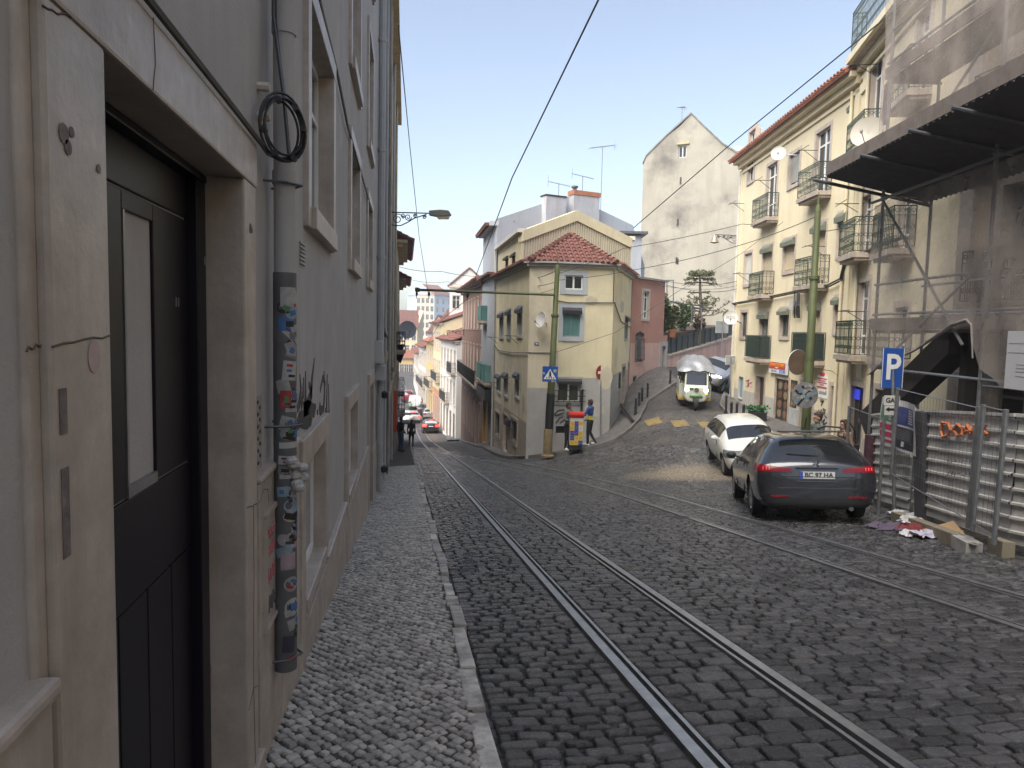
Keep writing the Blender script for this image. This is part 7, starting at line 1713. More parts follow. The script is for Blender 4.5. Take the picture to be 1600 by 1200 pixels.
# ------------------------------------------------------------------ street furniture, scaffold, wires, plants
VZ = Vector((0, 0, 1))
def gnd(px, py, dz=0.): p = gp(px, py, dz); return Vector((p.x, p.y, g1(p.x, p.y)+dz))
OLIVE = mat('olive_green_pole', (.08, .097, .036), .55, .2, 2, streak=.5, stain=(.06, .07, .03))
SIGNBACK = mat('sign_back_grey', (.27, .28, .28), .5, .15)
BLUE = mat('sign_blue_face', (.012, .075, .33), .4, .06)
def tram_pole(px, pyb, z, pytop, r, lab, lean=0., sleeve=None):
    b = at(px, pyb, z); b.z = g1(b.x, b.y)+.08; top = at(px+lean, pytop, z)
    t = thing('tram_pole', lab, 'tram pole', b); H = (top-b).length; d = (top-b)/H
    k = MB(); k.lathe(b, [(r*1.9, 0), (r*1.9, .05), (r*1.3, .1), (r*1.3, 1.0), (r*1.15, 1.1)], 16); k.obj('base', mat('sandy_base', (.20, .15, .08), .85, .25, 5) if sleeve else BLACK, t, smooth=True)
    k = MB(); k.tube([b+d*.9, b+d*H*.45, b+d*H*.46, b+d*H*.75, b+d*H*.755, b+d*H], [r*1.08, r*1.05, r*.92, r*.88, r*.75, r*.7], 16); k.obj('shaft', OLIVE, t, smooth=True)
    if sleeve: k = MB(); k.tube([b+d*.85, b+d*sleeve], r*1.2, 16); k.obj('sleeve', BLACK, t, smooth=True)
    k = MB()
    for q in (.45, .75): k.tube([b+d*(H*q-.04), b+d*(H*q+.05)], r*1.12, 16)
    each(k, 'collar', OLIVE, t)
    k = MB(); k.tube([top, top+VZ*.14, top+VZ*.16, top+VZ*.5], [r*.75, r*.5, .03, .008], 10); k.obj('finial', OLIVE, t, smooth=True)
    return t, b, top
tp1, b1, top1 = tram_pole(856, 698, 28.2, 420, .14, 'olive green tram pole with a long cross arm at the corner house', lean=15, sleeve=2.5)
tp2, b2, top2 = tram_pole(1257, 700, 18.5, 330, .112, 'olive green tram pole carrying round signs beside the yellow house', lean=21)
# cross arm over the rails
a0, a1 = at(866, 460.5, 28.1), at(649, 452.5, 28.6)
k = MB(); k.tube([a0, a1], .052, 8); k.tube([a1-(a1-a0)*.03, a1], .09, 8); k.obj('cross_arm', OLIVE, tp1, smooth=True)
for q in (.62, .9, .99):
    k = MB(); p = a0+(a1-a0)*q; k.ell(p-VZ*.16, (.05, .05, .1), 8, 6); k.tube([p, p-VZ*.35], .015, 5); k.obj('insulator', BLACK, tp1)
# signs
def plate(nm, lab, cat, c, nrm, w, h, face, back=SIGNBACK, post=None, r=.035, pm=STEEL, round_=False, th=.02):
    c = Vector(c); nrm = Vector(nrm).normalized(); x = VZ.cross(nrm).normalized(); u = nrm.cross(x)
    t = thing(nm, lab, cat, post if post is not None else c)
    k = MB(); ax = Matrix((x, nrm, u)).transposed()
    if round_: k.disc(c-nrm*th, nrm, w/2, th, 32)
    else: k.box(c-nrm*th/2, (w, th, h), ax=ax)
    pt = k.obj('sign_plate', face, t, bevel=0 if round_ else .008)
    k = MB()
    if round_: k.disc(c-nrm*(th+.006), nrm, w/2*.985, .005, 32)
    else: k.box(c-nrm*(th+.004), (w*.97, .006, h*.97), ax=ax)
    k.obj('sign_back', back, t)
    if post is not None:
        k = MB(); top = c+u*(h*.4)-nrm*(th+r+.005); k.tube([Vector(post), Vector((top.x, top.y, top.z))], r, 10); k.obj('post', pm, t, smooth=True)
    def quad(pts, m, nm2, o=.003, par=None):
        kk = MB(); kk.prism([c+x*px+u*py+nrm*.0005 for px, py in pts], nrm*o); return kk.obj(nm2, m, par or pt)
    return t, pt, quad, c, x, u, nrm
toc = Vector((-FW.x, -FW.y, 0)).normalized()
c = at(859.5, 584.5, 27.6)
t, pt, Q, c, x, u, n = plate('pedestrian_crossing_sign', 'blue square pedestrian crossing sign with a white triangle on the corner tram pole', 'road sign', c, toc+RT*-.1, .60, .60, BLUE)
Q([(-.25, -.2), (.25, -.2), (0, .2)], WHITE, 'white_triangle', .003)
kk = MB(); P = lambda a, b: c+x*a+u*b+n*.006
kk.disc(P(0, .085), n, .034, .003, 12); kk.tube([P(0, .06), P(.005, -.02)], .034, 6); kk.tube([P(0, -.02), P(.05, -.11)], .022, 5); kk.tube([P(0, -.02), P(-.045, -.11)], .022, 5); kk.tube([P(0, .04), P(.055, -.01)], .010, 5); kk.tube([P(0, .04), P(-.05, .0)], .010, 5)
for i in range(4): a = -.155+.09*i; kk.prism([P(a, -.17), P(a+.045, -.17), P(a+.055, -.12), P(a+.018, -.12)], n*.002)
kk.obj('walking_figure', BLACK, pt)
for a, b, s in ((-.24, .03, .045), (.19, .13, .06), (.1, -.27, .04), (.2, -.27, .03)): Q([(a-s, b-s), (a+s, b-s), (a+s, b+s), (a-s, b+s)], mat('sticker_paper_a', (.5, .5, .48)), 'sticker', .004)
# no entry: turned away, seen as a narrow oval
pb = gnd(938.5, 682, .1); c = at(940, 582, (pb.dot(FW)))
t, pt, Q, c, x, u, n = plate('no_entry_sign', 'red round no entry sign on a thin post turned half away by the corner house', 'road sign', c, Vector((toc.x, toc.y, 0))*.8+Vector((RT.x, RT.y, 0))*.6, .62, .62, mat('no_entry_red', (.28, .022, .025), .45, .12), post=pb, r=.028, round_=True)
Q([(-.21, -.055), (.21, -.055), (.21, .055), (-.21, .055)], WHITE, 'white_bar')
# round stickered sign and the back of a round sign on the right pole
c = at(1258, 617.5, 17.9)
t, pt, Q, c, x, u, n = plate('no_parking_sign', 'round sign completely covered in stickers on the right tram pole', 'road sign', c, toc, .66, .62, mat('grimy_sign_grey', (.20, .205, .22), .5, .3, 8), round_=True)
rr = random.Random(9)
Q([(-.2, -.24), (-.16, -.27), (.22, .2), (.17, .24)], BLACK, 'diagonal_bar', .004); Q([(-.27, .1), (-.24, .14), (.02, -.05), (-.02, -.09)], BLACK, 'diagonal_bar', .004)
for i in range(26):
    a, b = rr.random()*6.28, rr.random()**.6*.27; px, py = b*math.cos(a), b*math.sin(a); s, s2, q = rr.uniform(.025, .055), rr.uniform(.02, .045), rr.uniform(-.5, .5)
    Q([(px+xx*math.cos(q)-yy*math.sin(q), py+xx*math.sin(q)+yy*math.cos(q)) for xx, yy in ((-s, -s2), (s, -s2), (s, s2), (-s, s2))], [mat('sticker_paper_a', ()), mat('sticker_paper_d', ()), mat('sticker_paper_l', ()), mat('sticker_grey', (.3, .31, .32)), mat('sticker_teal', (.12, .25, .3)), mat('sticker_paper_c', ())][i % 6], 'sticker', .002+.0003*i)
c = at(1246, 566, 18.9)
t, pt, Q, c, x, u, n = plate('round_sign', 'brown back of a round sign facing away from the right tram pole', 'road sign', c, Vector((FW.x, FW.y, 0))*.85-RT*.35, .68, .68, WHITE, back=mat('rusty_brown_back', (.15, .105, .075), .6, .25, 3), round_=True)
# parking sign with a hand made arrow board
pb = gnd(1397, 806); z = pb.dot(FW); c = at(1395, 575.5, z)
t, pt, Q, c, x, u, n = plate('parking_sign', 'blue parking sign with a white P on a grey post before the hoarding', 'road sign', c, toc-RT*.12, .36, .70, BLUE, post=pb, r=.03)
text('P', .62, c+n*.003-u*.0, x, u, WHITE, pt, bold=.012, sx=.8)
for q in ((-.175, -.165, -.345, .345), (.165, .175, -.345, .345)): Q([(q[0], q[2]), (q[1], q[2]), (q[1], q[3]), (q[0], q[3])], WHITE, 'border', .002)
c = at(1394, 626, z-.05)
t, pt, Q, c, x, u, n = plate('direction_board', 'small white board reading GAT above a black arrow pointing left', 'sign', c, toc, .27, .17, mat('board_white', (.55, .54, .50), .5, .1))
text('GAT', .11, c+n*.002, x, u, BLACK, pt, bold=.004)
c2 = at(1393.5, 641.5, z-.05); k = MB(); ax = Matrix((x, n, u)).transposed(); k.box(c2, (.25, .015, .16), ax=ax); ab = k.obj('arrow_board', mat('board_white', (.55, .54, .50), .5, .1), t)
k = MB(); w = lambda a, b: c2+x*a+u*b+n*.008
k.prism([w(-.115, .02), w(-.05, .065), w(-.05, .04), w(.11, .04), w(.11, 0), w(-.05, 0), w(-.05, -.025)], n*.003); k.obj('arrow', BLACK, ab)
# grey sign backs up the side street
for px, py, z, w_, h_, yb, lab in ((1128, 511, 44, 1.05, 1.0, 575, 'pale grey back of a road sign above the railing of the pink wall'), (1141, 563, 33.5, .62, .58, 632, 'larger grey back of a square road sign at the yellow house corner')):
    c = at(px, py, z); pb = at(px-1, yb, z); pb.z = g1(pb.x, pb.y)
    plate('square_sign', lab, 'road sign', c, -toc, w_*.75, h_*.75, WHITE, back=SIGNBACK, post=pb+toc*.08, r=.035)
# bollards
def bollard():
    t = thing('bollard', 'x', 'bollard', (0, 0, 0), 'black bollards along the side street'); k = MB(); k.lathe((0, 0, 0), [(.05, -.1), (.05, .62), (.062, .63), (.062, .66), (.045, .70), (.02, .73)], 12); k.obj('post', BLACK, t, smooth=True); k = MB(); k.lathe((0, 0, 0), [(.075, -.05), (.075, .04), (.05, .06)], 12); k.obj('foot', BLACK, t, smooth=True); return t
bp = bollard()
BL = [(993, 647, 'black bollard nearest the fallen one by the corner house'), (998.5, 636.5, 'second upright black bollard up from the fallen one'), (1003, 629, 'third upright black bollard up from the fallen one'), (1011.5, 621.5, 'black bollard across from the cellar vent of the pink house'), (1047, 600, 'black bollard before the garden door of the pink house'), (1061.5, 594.5, 'black bollard furthest up against the pink garden wall'),
      (1134, 644, 'black bollard on the yellow house side nearest the tuk-tuk'), (1142, 656, 'taller looking bollard beside the one nearest the tuk-tuk'), (1150.5, 657.5, 'black bollard before the dark wooden door of the yellow house'), (1161, 661, 'black bollard just above the white car roof')]
for i, (px, py, lab) in enumerate(BL):
    o = bp if i == 0 else cp(bp); p = gnd(px, py, .1); o.location = p; o['label'] = lab
p0, p1 = gnd(969, 642, .14), gnd(989, 660, .14); k = MB(); d = (p1-p0).normalized(); k.tube([p0-d*.1+VZ*.35, p1+VZ*.06], .055, 12); k.tube([p0-d*.13+VZ*.37, p0-d*.02+VZ*.33], .065, 12)
solo(k, 'fallen_bollard', BLACK, 'toppled black bollard leaning across the corner pavement', 'bollard', 'black bollards along the side street', loc=(p0+p1)/2, smooth=True)
# yellow road marks
ym = mat('worn_yellow_paint', (.21, .15, .055), .7, .25, 6, col2=(.12, .10, .07), amt=.8)
for i, (px, py) in enumerate(((1021, 658), (1062.5, 661), (1105.5, 663))):
    p = gnd(px, py); k = MB(); d = Vector((fh.x, fh.y, 0)); r_ = Vector((r0.x, r0.y, 0)); N = 4
    for a in range(N+1):
        for b in range(N+1): q = p+r_*(-.29+.58*a/N)+d*(-.45+.9*b/N); k.v.append((q.x, q.y, g1(q.x, q.y)-.006))
    k.f = [(a*(N+1)+b, (a+1)*(N+1)+b, (a+1)*(N+1)+b+1, a*(N+1)+b+1) for a in range(N) for b in range(N)]; k.m = [0]*len(k.f)
    tag(k.obj('road_marking', ym), kind='structure')
# manhole covers near the left rail
for px, py in ((735, 868), (733, 880), (735, 893)):
    p = gnd(px, py); k = MB(); 
    for r in (.105, .08, .05, .025): k.lathe((p.x, p.y, p.z-.01+.0), [(r-.012, 0), (r-.012, .022), (r, .022), (r, 0)], 18)
    solo(k, 'drain_cover', mat('cast_iron', (.07, .068, .066), .5, .2), 'small ringed iron cover set in the setts beside the left rail', 'drain cover', 'three iron covers by the left rail', loc=p)
# ------------------------------------------------------------------ street lamps on brackets
def scroll_lamp(base, tip, lab, modern=True, size=1.):
    base, tip = Vector(base), Vector(tip); d = (tip-base).normalized(); t = thing('wall_lamp', lab, 'street lamp', base); k = MB(); L = (tip-base).length
    P = lambda a, h: base+d*(a*L)+VZ*(h*size)
    k.tube([P(0, .02), P(1, .02)], .022, 6); k.box(P(.01, -.2), (.06, .06, .5)); k.obj('bracket_arm', IRON, t)
    k = MB(); sp = [P(0, -.35), P(.12, -.43), P(.28, -.42), P(.45, -.3), P(.6, -.16), P(.75, -.09), P(.9, -.02)]; k.tube(sp, .02, 6)
    def spiral(a, h, r, n=1.6, s=1): k.tube([P(a, h)+d*(r*(1-i/30)*math.cos(s*i*n*2*math.pi/24))+VZ*(r*(1-i/30)*math.sin(s*i*n*2*math.pi/24)) for i in range(24)], .016, 5)
    spiral(.2, -.2, .19*size); spiral(.45, -.13, .12*size, s=-1); spiral(.62, -.08, .07*size); spiral(.85, -.12, .07*size); spiral(.33, -.08, .08*size, s=-1)
    k.obj('scrollwork', IRON, t)
    if modern:
        k = MB(); rgt = d; 
        pr = [(-.05, .10), (.35, .14), (.62, .12), (.72, -.02), (.66, -.06), (.2, -.09), (-.05, -.05)]
        w = d.cross(VZ)*.26; k.prism([tip+d*a+VZ*(h)-w/2 for a, h in pr], w); hd = k.obj('lamp_head', mat('lamp_grey', (.22, .22, .19), .5, .1), t, bevel=.02)
        k = MB(); pr = [(.2, -.08), (.66, -.05), (.62, -.16), (.26, -.17)]; w2 = w*.8; k.prism([tip+d*a+VZ*h-w2/2 for a, h in pr], w2); k.obj('lens', mat('lamp_lens', (.5, .44, .32), .25, .1), hd, bevel=.015)
    else:
        k = MB(); k.lathe(tip-VZ*.02, [(.03, .05), (.05, 0), (.10, -.08), (.16, -.26), (.22, -.34), (.20, -.35)], 16); hd = k.obj('lamp_shade', mat('bronze_shade', (.28, .23, .16), .4, .15, metal=.4), t, smooth=True); k = MB(); k.ell(tip-VZ*.33, (.15, .15, .09), 14, 8); k.obj('lens', mat('lamp_lens', (.5, .44, .32), .25), hd, smooth=True)
zl = 24.5; bl = at(619, 333, zl); bl.x = UW+.02; tl_ = at(673, 331.5, zl)
scroll_lamp(bl, Vector((tl_.x, tl_.y, bl.z+.0)), 'street lamp with a grey modern head on a scrolled bracket from the left houses')
bl = RA.P(.15, RA.px(1157, 368)[1], .0); tl_ = at(1117, 367, 34.2); scroll_lamp(bl, tl_, 'bronze bell lamp on a scrolled bracket at the yellow house corner', False, .8)
bl = at(722, 517, 60.5); tl_ = at(737, 514, 57); bl.x = 4.88; scroll_lamp(bl, Vector((3.4, bl.y, bl.z)), 'far scrolled wall lamp on the red brown house', False, .7)
# ------------------------------------------------------------------ overhead wires
def wire(lab, pts, r=.012, sag=.0, nm='overhead_wire', n=10):
    P = [Vector(p) for p in pts]; out = []
    for a, b in zip(P[:-1], P[1:]):
        for i in range(n): q = i/n; out.append(a+(b-a)*q-VZ*sag*4*q*(1-q))
    out.append(P[-1]); k = MB(); k.tube(out, r, 5); solo(k, nm, BLACK, lab, 'wire', 'overhead wires', loc=P[0])
e1, e2 = a0+(a1-a0)*.62-VZ*.3, a0+(a1-a0)*.9-VZ*.3
wire('tram wire from the top edge of the sky down to the cross arm middle', [at(935, 0, 7.5), at(800, 278, 13.2), e1], .011)
wire('tram wire running close along the left house tops', [at(622.5, 40, 9), at(640, 225, 16), at(655, 370, 23), e2], .009)
wire('tram wire continuing from the cross arm down the valley street', [e1, at(690, 500, 45), at(655, 560, 70)], .016)
wire('long dark cable from the scaffold top across the gable to the corner', [at(1420, -2, 14), at(1330, 72, 17), at(1148, 220, 24), at(990, 356, 29)], .018)
wire('thin span wire from the corner pole to the lamp post of the yellow house', [top1-VZ*.2, at(975, 388, 27), at(1160, 350, 30), RA.P(3.9, RA.px(1262, 320)[1], .2)], .012, .05)
wire('second span wire from the corner pole to the right tram pole', [top1-VZ*.45, at(1000, 420, 26), at(1150, 385, 23), top2-VZ*.12], .011, .05)
wire('wire from the corner pole low over the no entry sign to the yellow house', [b1+(top1-b1)*.55, at(960, 520, 27.5), at(1060, 455, 28), at(1160, 395, 28), RA.P(6, RA.px(1220, 350)[1], .1)], .010, .0)
wire('wire tied to the pink house and running along the blank gable foot', [at(1030, 437, 37), at(1100, 446, 36), RA.P(.4, RA.px(1152, 440)[1], .1)], .014, .05)
wire('second wire along the blank gable foot', [at(1030, 442, 37.2), at(1100, 455, 36), RA.P(.4, RA.px(1152, 452)[1], .1)], .014, .08)
wire('third wire along the blank gable foot', [at(1030, 446, 37.4), at(1100, 452, 36), RA.P(.4, RA.px(1152, 447)[1], .1)], .010, .05)
wire('cable looping from the left eaves over the street to the blue grey house', [at(624, 417, 39), at(690, 424, 39), at(765, 432, 41)], .014, .1)
wire('lower cable from the left eaves over the street', [at(630, 433, 50), at(700, 440, 48), at(770, 445, 41)], .012, .2)
wire('guy wires from the cross arm end to the blue grey house', [at(700, 455, 30), at(735, 448, 35), at(772, 430, 39.2)], .012)
wire('cable from the corner pole along the corner house eave', [top1-VZ*.05, at(830, 436, 30), at(781, 447, 38.9)], .014, .05)
wire('second cable from the corner pole down the long face of the corner house', [top1-VZ*.5, at(830, 447, 30), at(781, 455, 38.9)], .012, .05)
wire('third slack cable from the corner pole past the small windows', [top1-VZ*.75, at(820, 462, 31), at(779, 478, 38.8)], .010, .05)
wire('wire between the right pole and the scaffold house', [top2-VZ*.55, at(1330, 355, 19.5), at(1400, 300, 16)], .010)
wire('service wire from the right pole to the yellow house first floor', [b2+(top2-b2)*.42, at(1300, 580, 20.5), RA.P(RA.L-.3, RA.px(1318, 588)[1], .1)], .008)
wire('dipping wire crossing low far down the valley street', [at(640, 607-20, 75), at(690, 589, 72), at(715, 588, 64)], .02)
# ------------------------------------------------------------------ plants by the garden wall
LEAF = mat('garden_leaves', (.055, .085, .03), .6, .35, 8, island=.5); LEAF2 = mat('olive_leaves', (.095, .11, .045), .6, .35, 8, island=.5); LEAF3 = mat('reddish_leaves', (.09, .06, .04), .6, .35, 8, island=.5); NEED = mat('pine_needles', (.075, .085, .032), .7, .3, 8, island=.4); BARK = mat('bark', (.10, .08, .06), .9, .3, 8)
def leafy(k, c, rad, n, ls, rr, up=.3):
    for i in range(n):
        d = Vector((rr.gauss(0, 1), rr.gauss(0, 1), rr.gauss(0, 1))).normalized()*(rr.random()**.45); p = Vector(c)+Vector((d.x*rad[0], d.y*rad[1], d.z*rad[2]))
        a = Vector((rr.uniform(-1, 1), rr.uniform(-1, 1), rr.uniform(-.6, .8)+up)).normalized(); b = a.orthogonal().normalized(); b = (Matrix.Rotation(rr.random()*6.28, 3, a) @ b); s = ls*rr.uniform(.6, 1.3)
        k.add([p, p+a*s*.5+b*s*.28, p+a*s, p+a*s*.5-b*s*.28], [(0, 1, 2, 3)])
def shrub(lab, px0, px1, y0, y1, z, m, n, ls=.2, name='garden_shrub', seed=1):
    rr = random.Random(seed); cx = (px0+px1)/2; c = at(cx, (y0+y1)/2, z); w = abs(px1-px0)/FPX*z/2; h = abs(y1-y0)/FPX*z/2; t = thing(name, lab, 'shrub', (c.x, c.y, c.z-h-.3), 'garden plants'); k = MB()
    for i in range(7):
        o = Vector((rr.uniform(-.6, .6)*w, rr.uniform(-.4, .4)*w, rr.uniform(-.6, .62)*h)); leafy(k, c+o, (w*.5, w*.45, h*.42), n//7, ls, rr)
    k.obj('foliage', m, t); k = MB()
    for i in range(4): k.tube([c+Vector((rr.uniform(-.2, .2)*w, 0, -h-.9)), c+Vector((rr.uniform(-.4, .4)*w, 0, 0)), c+Vector((rr.uniform(-.7, .7)*w, 0, h*.7))], [.05, .035, .01], 5)
    k.obj('stems', BARK, t)
shrub('tall climbing shrub pressed against the end wall of the pink house', 1034, 1046, 451, 525, 40.5, LEAF, 900, .22, seed=2)
shrub('pale olive bush above the terracotta flower pot', 1044, 1062, 478, 522, 41, LEAF2, 900, .22, seed=3)
shrub('dense dark green bush in the middle of the garden', 1056, 1082, 475, 518, 42.5, LEAF, 1300, .22, seed=4)
shrub('reddish brown bush right of the dark green garden bush', 1084, 1104, 493, 516, 43, LEAF3, 700, .2, seed=5)
shrub('small wispy plant on top of the wall near the road sign', 1127, 1142, 496, 508, 46, LEAF2, 120, .2, seed=6)
shrub('little tuft growing on the blank gable wall foot', 1131, 1138, 487, 496, 50.5, LEAF2, 60, .25, seed=8)
def araucaria():
    z = 44; rr = random.Random(12); b = at(1090, 513, z); t = thing('araucaria_tree', 'slender araucaria with tiered branches and an umbrella top before the blank gable', 'tree', b-VZ*.8); k = MB(); P = lambda x, y: at(x, y, z)
    k.tube([b-VZ*.8, P(1092, 500), P(1095.5, 480), P(1094, 455), P(1093.5, 428)], [.16, .14, .11, .09, .05], 8); k.obj('trunk', BARK, t, smooth=True)
    br = MB(); cr = MB(); nl = NEED
    def tier(y, n, L, upk, tip, dens):
        c = P(1094.3, y)
        for i in range(n):
            a = i*2*math.pi/n+rr.random()*.5; l = L*rr.uniform(.75, 1.1); d = Vector((math.cos(a), math.sin(a), 0)); e = c+d*l+VZ*upk*l; m_ = c+d*l*.6+VZ*upk*l*.2; br.tube([c, m_, e], [.035, .025, .012], 5)
            for j in range(dens): q = rr.uniform(.45, 1.08); p = m_+(e-m_)*max(0, (q-.45)*1.7); leafy(cr, p, (tip, tip, tip*.55), 6, .11, rr, .7)
    tier(431, 11, .85, .15, .25, 11); tier(435, 9, 1.1, -.1, .16, 8); tier(441, 8, 1.35, -.2, .13, 5); tier(457, 4, 1.1, -.05, .12, 3); tier(468, 5, .8, .25, .12, 4); tier(478, 8, 1.2, .35, .16, 7); tier(487, 7, 1.7, .35, .17, 8); tier(494, 6, 1.5, .3, .15, 6)
    leafy(cr, P(1093.5, 428), (.8, .8, .22), 420, .12, rr, .8); leafy(cr, P(1100, 474), (.3, .3, .15), 40, .17, rr, .7)
    br.obj('branches', BARK, t); cr.obj('crown', NEED, t)
araucaria()
c = at(1050.5, 520, 40.2); k = MB(); k.lathe(c-VZ*.25, [(.16, 0), (.23, .35), (.26, .36), (.26, .42), (.22, .42)], 14); solo(k, 'flower_pot', mat('terracotta', (.34, .14, .07), .8, .15), 'terracotta flower pot standing on the garden ledge', 'flower pot', loc=c, smooth=True)
k = MB()
for (x0, y0, x1, y1) in ((1042, 470, 1080, 478), (1080, 480, 1104, 484)): k.tube([at(x0, y0, 42), at(x1, y1, 43)], .06, 6)
for x, y0, y1 in ((1052, 437, 515), (1033, 437, 470), (1081, 478, 515), (1096, 482, 515), (1042, 440, 480)): k.tube([at(x, y0, 41.5), at(x, y1, 41.5)], .035, 5)
k.tube([at(1033, 438, 41.5), at(1052, 438, 41.5)], .03, 5)
pg = thing('pergola', 'thin dark pipe pergola standing among the garden plants', 'pergola', at(1070, 515, 42)); k.obj('frame', DARKSTEEL, pg)
tg = MB(); p0 = Vector(pl(1020, 39.6)+(0,)); 
gb = thing('garden_bank', 'raised garden bank held behind the pink retaining wall', 'bank', WG.P(2, -1, -1), kind='structure'); k = MB(); hz = WG.px(1060, 524)[1]
k.prism([WG.P(-.3, -4, -.4), WG.P(-.3, hz, -.4), WG.P(WG.L, WG.px(1145, 508)[1], -.4), WG.P(WG.L, -4, -.4)], WG.n*-9); k.obj('bank_soil', mat('garden_soil', (.08, .06, .045), .95, .3), gb)
# ------------------------------------------------------------------ scaffold, netting, hoarding
S0, S1, S2, S3 = pl(1366, 14.4), pl(1441, 11.9), pl(1600, 8.6), (7.0, 3.2)
FE = Fac(S0, S1); FF = Fac(S1, S2)
FS = Fac(pl(1366, 14.4), pl(1620, 9.8))
def scaffold():
    t = thing('scaffold', 'tube scaffold with plank decks and a corrugated canopy against the renovated house', 'scaffold', FS.P(3, g1(*S1), -.5)); k = MB(); gz = -4.6
    L = FS.L; bays = [.02, FS.t(1531, 600), FS.t(1610, 600), FS.t(1610, 600)+2.3]
    for x in bays:
        for o in (0, -.95): k.tube([FS.P(x, gz+.4 if o else gz, o), FS.P(x, 10.5, o)], .03, 8)
    for h in (-.62, 1.05, .45, 3.3, 3.9, 5.4, 6.0, 7.8, 8.4):
        for o in (0, -.95): k.tube([FS.P(-.1, h, o), FS.P(bays[-1]+.1, h, o)], .026, 7)
    for h in (.1, 2.8, 5.0, 7.4):
        for x in bays: k.tube([FS.P(x, h, .05), FS.P(x, h, -1.0)], .026, 7)
    def diag(a, b, o=.04): k.tube([FS.P(*a, o), FS.P(*b, o)], .026, 7)
    diag((.05, 2.75), (FS.t(1515, 440), -.1)); diag((.02, -.75), (bays[1], 1.2)); diag(FS.px(1455, 205), FS.px(1570, 28)); diag((bays[1], .2), (bays[2], 2.6))
    k.obj('tubes', STEEL, t, smooth=True)
    k = MB(); wood = mat('weathered_planks', (.19, .16, .145), .85, .2, 4, .2, 30, streak=.4)
    for h in (.1, 5.05, 7.6):
        for i in range(4): FS.box(k, -.15, bays[-1]+.2, h, h+.045, -.95+.235*i, -.95+.235*i+.22)
        FS.box(k, -.15, bays[-1]+.2, h+.05, h+.27, .0, .03)
    each(k, 'deck_plank', wood, t)
    # canopy of corrugated sheets leaning out over the street
    k = MB(); n = 90; Lc = bays[-1]+.25; x0 = -.1
    for i in range(n):
        a, b = x0+Lc*i/n, x0+Lc*(i+1)/n; ha, hb = (.022 if i % 2 else -.022), (.022 if (i+1) % 2 else -.022)
        k.add([FS.P(a, 2.72+ha, -.95), FS.P(b, 2.72+hb, -.95), FS.P(b, 3.2+hb, 1.1), FS.P(a, 3.2+ha, 1.1)], [(0, 1, 2, 3)])
    k.obj('canopy_sheets', mat('dark_corrugated_sheet', (.075, .072, .08), .6, .2, 5), t)
    k = MB(); FS.box(k, x0, x0+Lc, 3.22, 3.46, 1.05, 1.09); k.obj('canopy_edge_board', wood, t)
    k = MB()
    for x in (-.12, bays[1]*.55, bays[1], bays[2]): k.tube([FS.P(x, 2.66, -1.0), FS.P(x, 3.13, 1.35)], .035, 8)
    FS.box(k, x0, x0+Lc, 2.66, 2.70, .15, .2); k.obj('canopy_bearers', DARKSTEEL, t)
    # netting as one sheet with a torn lower hem
    NET = alpha_mat('grey_netting', (.38, .335, .305), .47, .9); nn = MB(); rr = random.Random(8)
    hem = [FS.px(1363, 586), FS.px(1385, 572), FS.px(1440, 548), FS.px(1475, 525), FS.px(1500, 508), FS.px(1524, 500), FS.px(1530, 512), FS.px(1532, 560), FS.px(1560, 590), FS.px(1575, 606), FS.px(1620, 612)]
    def hemh(x):
        for (a, ha), (b, hb) in zip(hem[:-1], hem[1:]):
            if a <= x <= b: return ha+(hb-ha)*(x-a)/max(b-a, 1e-6)
        return hem[0][1] if x < hem[0][0] else hem[-1][1]
    def sheet(xa, xb, lo, hi, nx, ny, o, nm, wob=.04, fold=True):
        q = MB()
        for i in range(nx+1):
            x = xa+(xb-xa)*i/nx; l = lo(x) if callable(lo) else lo
            for j in range(ny+1):
                v = j/ny; h = l+(hi-l)*v; e = (1-v)**4*.25
                q.v.append(tuple(FS.P(x, h, o+wob*math.sin(x*3.1+h*2.)+wob*.5*math.sin(x*9+h*1.3)+e*.10*math.sin(x*14)+rr.uniform(-.004, .004))))
        q.f = [(i*(ny+1)+j, (i+1)*(ny+1)+j, (i+1)*(ny+1)+j+1, i*(ny+1)+j+1) for i in range(nx) for j in range(ny)]; q.m = [0]*len(q.f)
        return q.obj(nm, NET, t, smooth=True)
    sheet(-.06, bays[-1]+.2, hemh, 2.62, 70, 22, .15, 'lower_netting'); sheet(-.06, bays[-1]+.2, 3.3, 10.5, 40, 40, .13, 'upper_netting', .03)
    k = MB(); pts = [FS.px(1364, 586), FS.px(1385, 572), FS.px(1440, 547), FS.px(1475, 524), FS.px(1500, 507), FS.px(1522, 500), FS.px(1529, 508), FS.px(1531, 560)]
    k.tube([FS.P(a, h, .11) for a, h in pts], [.012, .016, .022, .03, .035, .03, .02, .012], 7); k.obj('rolled_hem', mat('bunched_netting', (.27, .25, .25), .9, .2, 12), t, smooth=True)
    # perforated steel ramp rising behind the hoarding
    k = MB(); A = FS.px(1372, 648, -.5); B = FS.px(1524, 505, -.5); d = Vector((B[0]-A[0], B[1]-A[1])); d2 = Vector((-d.y, d.x)).normalized()*.30
    k.prism([FS.P(A[0], A[1], -.5), FS.P(B[0], B[1], -.5), FS.P(B[0]+.0, B[1]-.52, -.5), FS.P(A[0]+.35, A[1]-.38, -.5)], FS.n*.42)
    rm = k.obj('steel_ramp', mat('black_steel_ramp', (.03, .026, .028), .5, .2), t)
    k = MB()
    for r in range(5):
        for i in range(26): q = .05+.9*i/26; a, h = A[0]+d.x*q+.06, A[1]+d.y*q-.10-.05*r; k.disc(FS.P(a, h, -.075), FS.n, .010, .004, 6)
    k.obj('ramp_perforation', mat('perforation_glint', (.10, .09, .085), .6), rm)
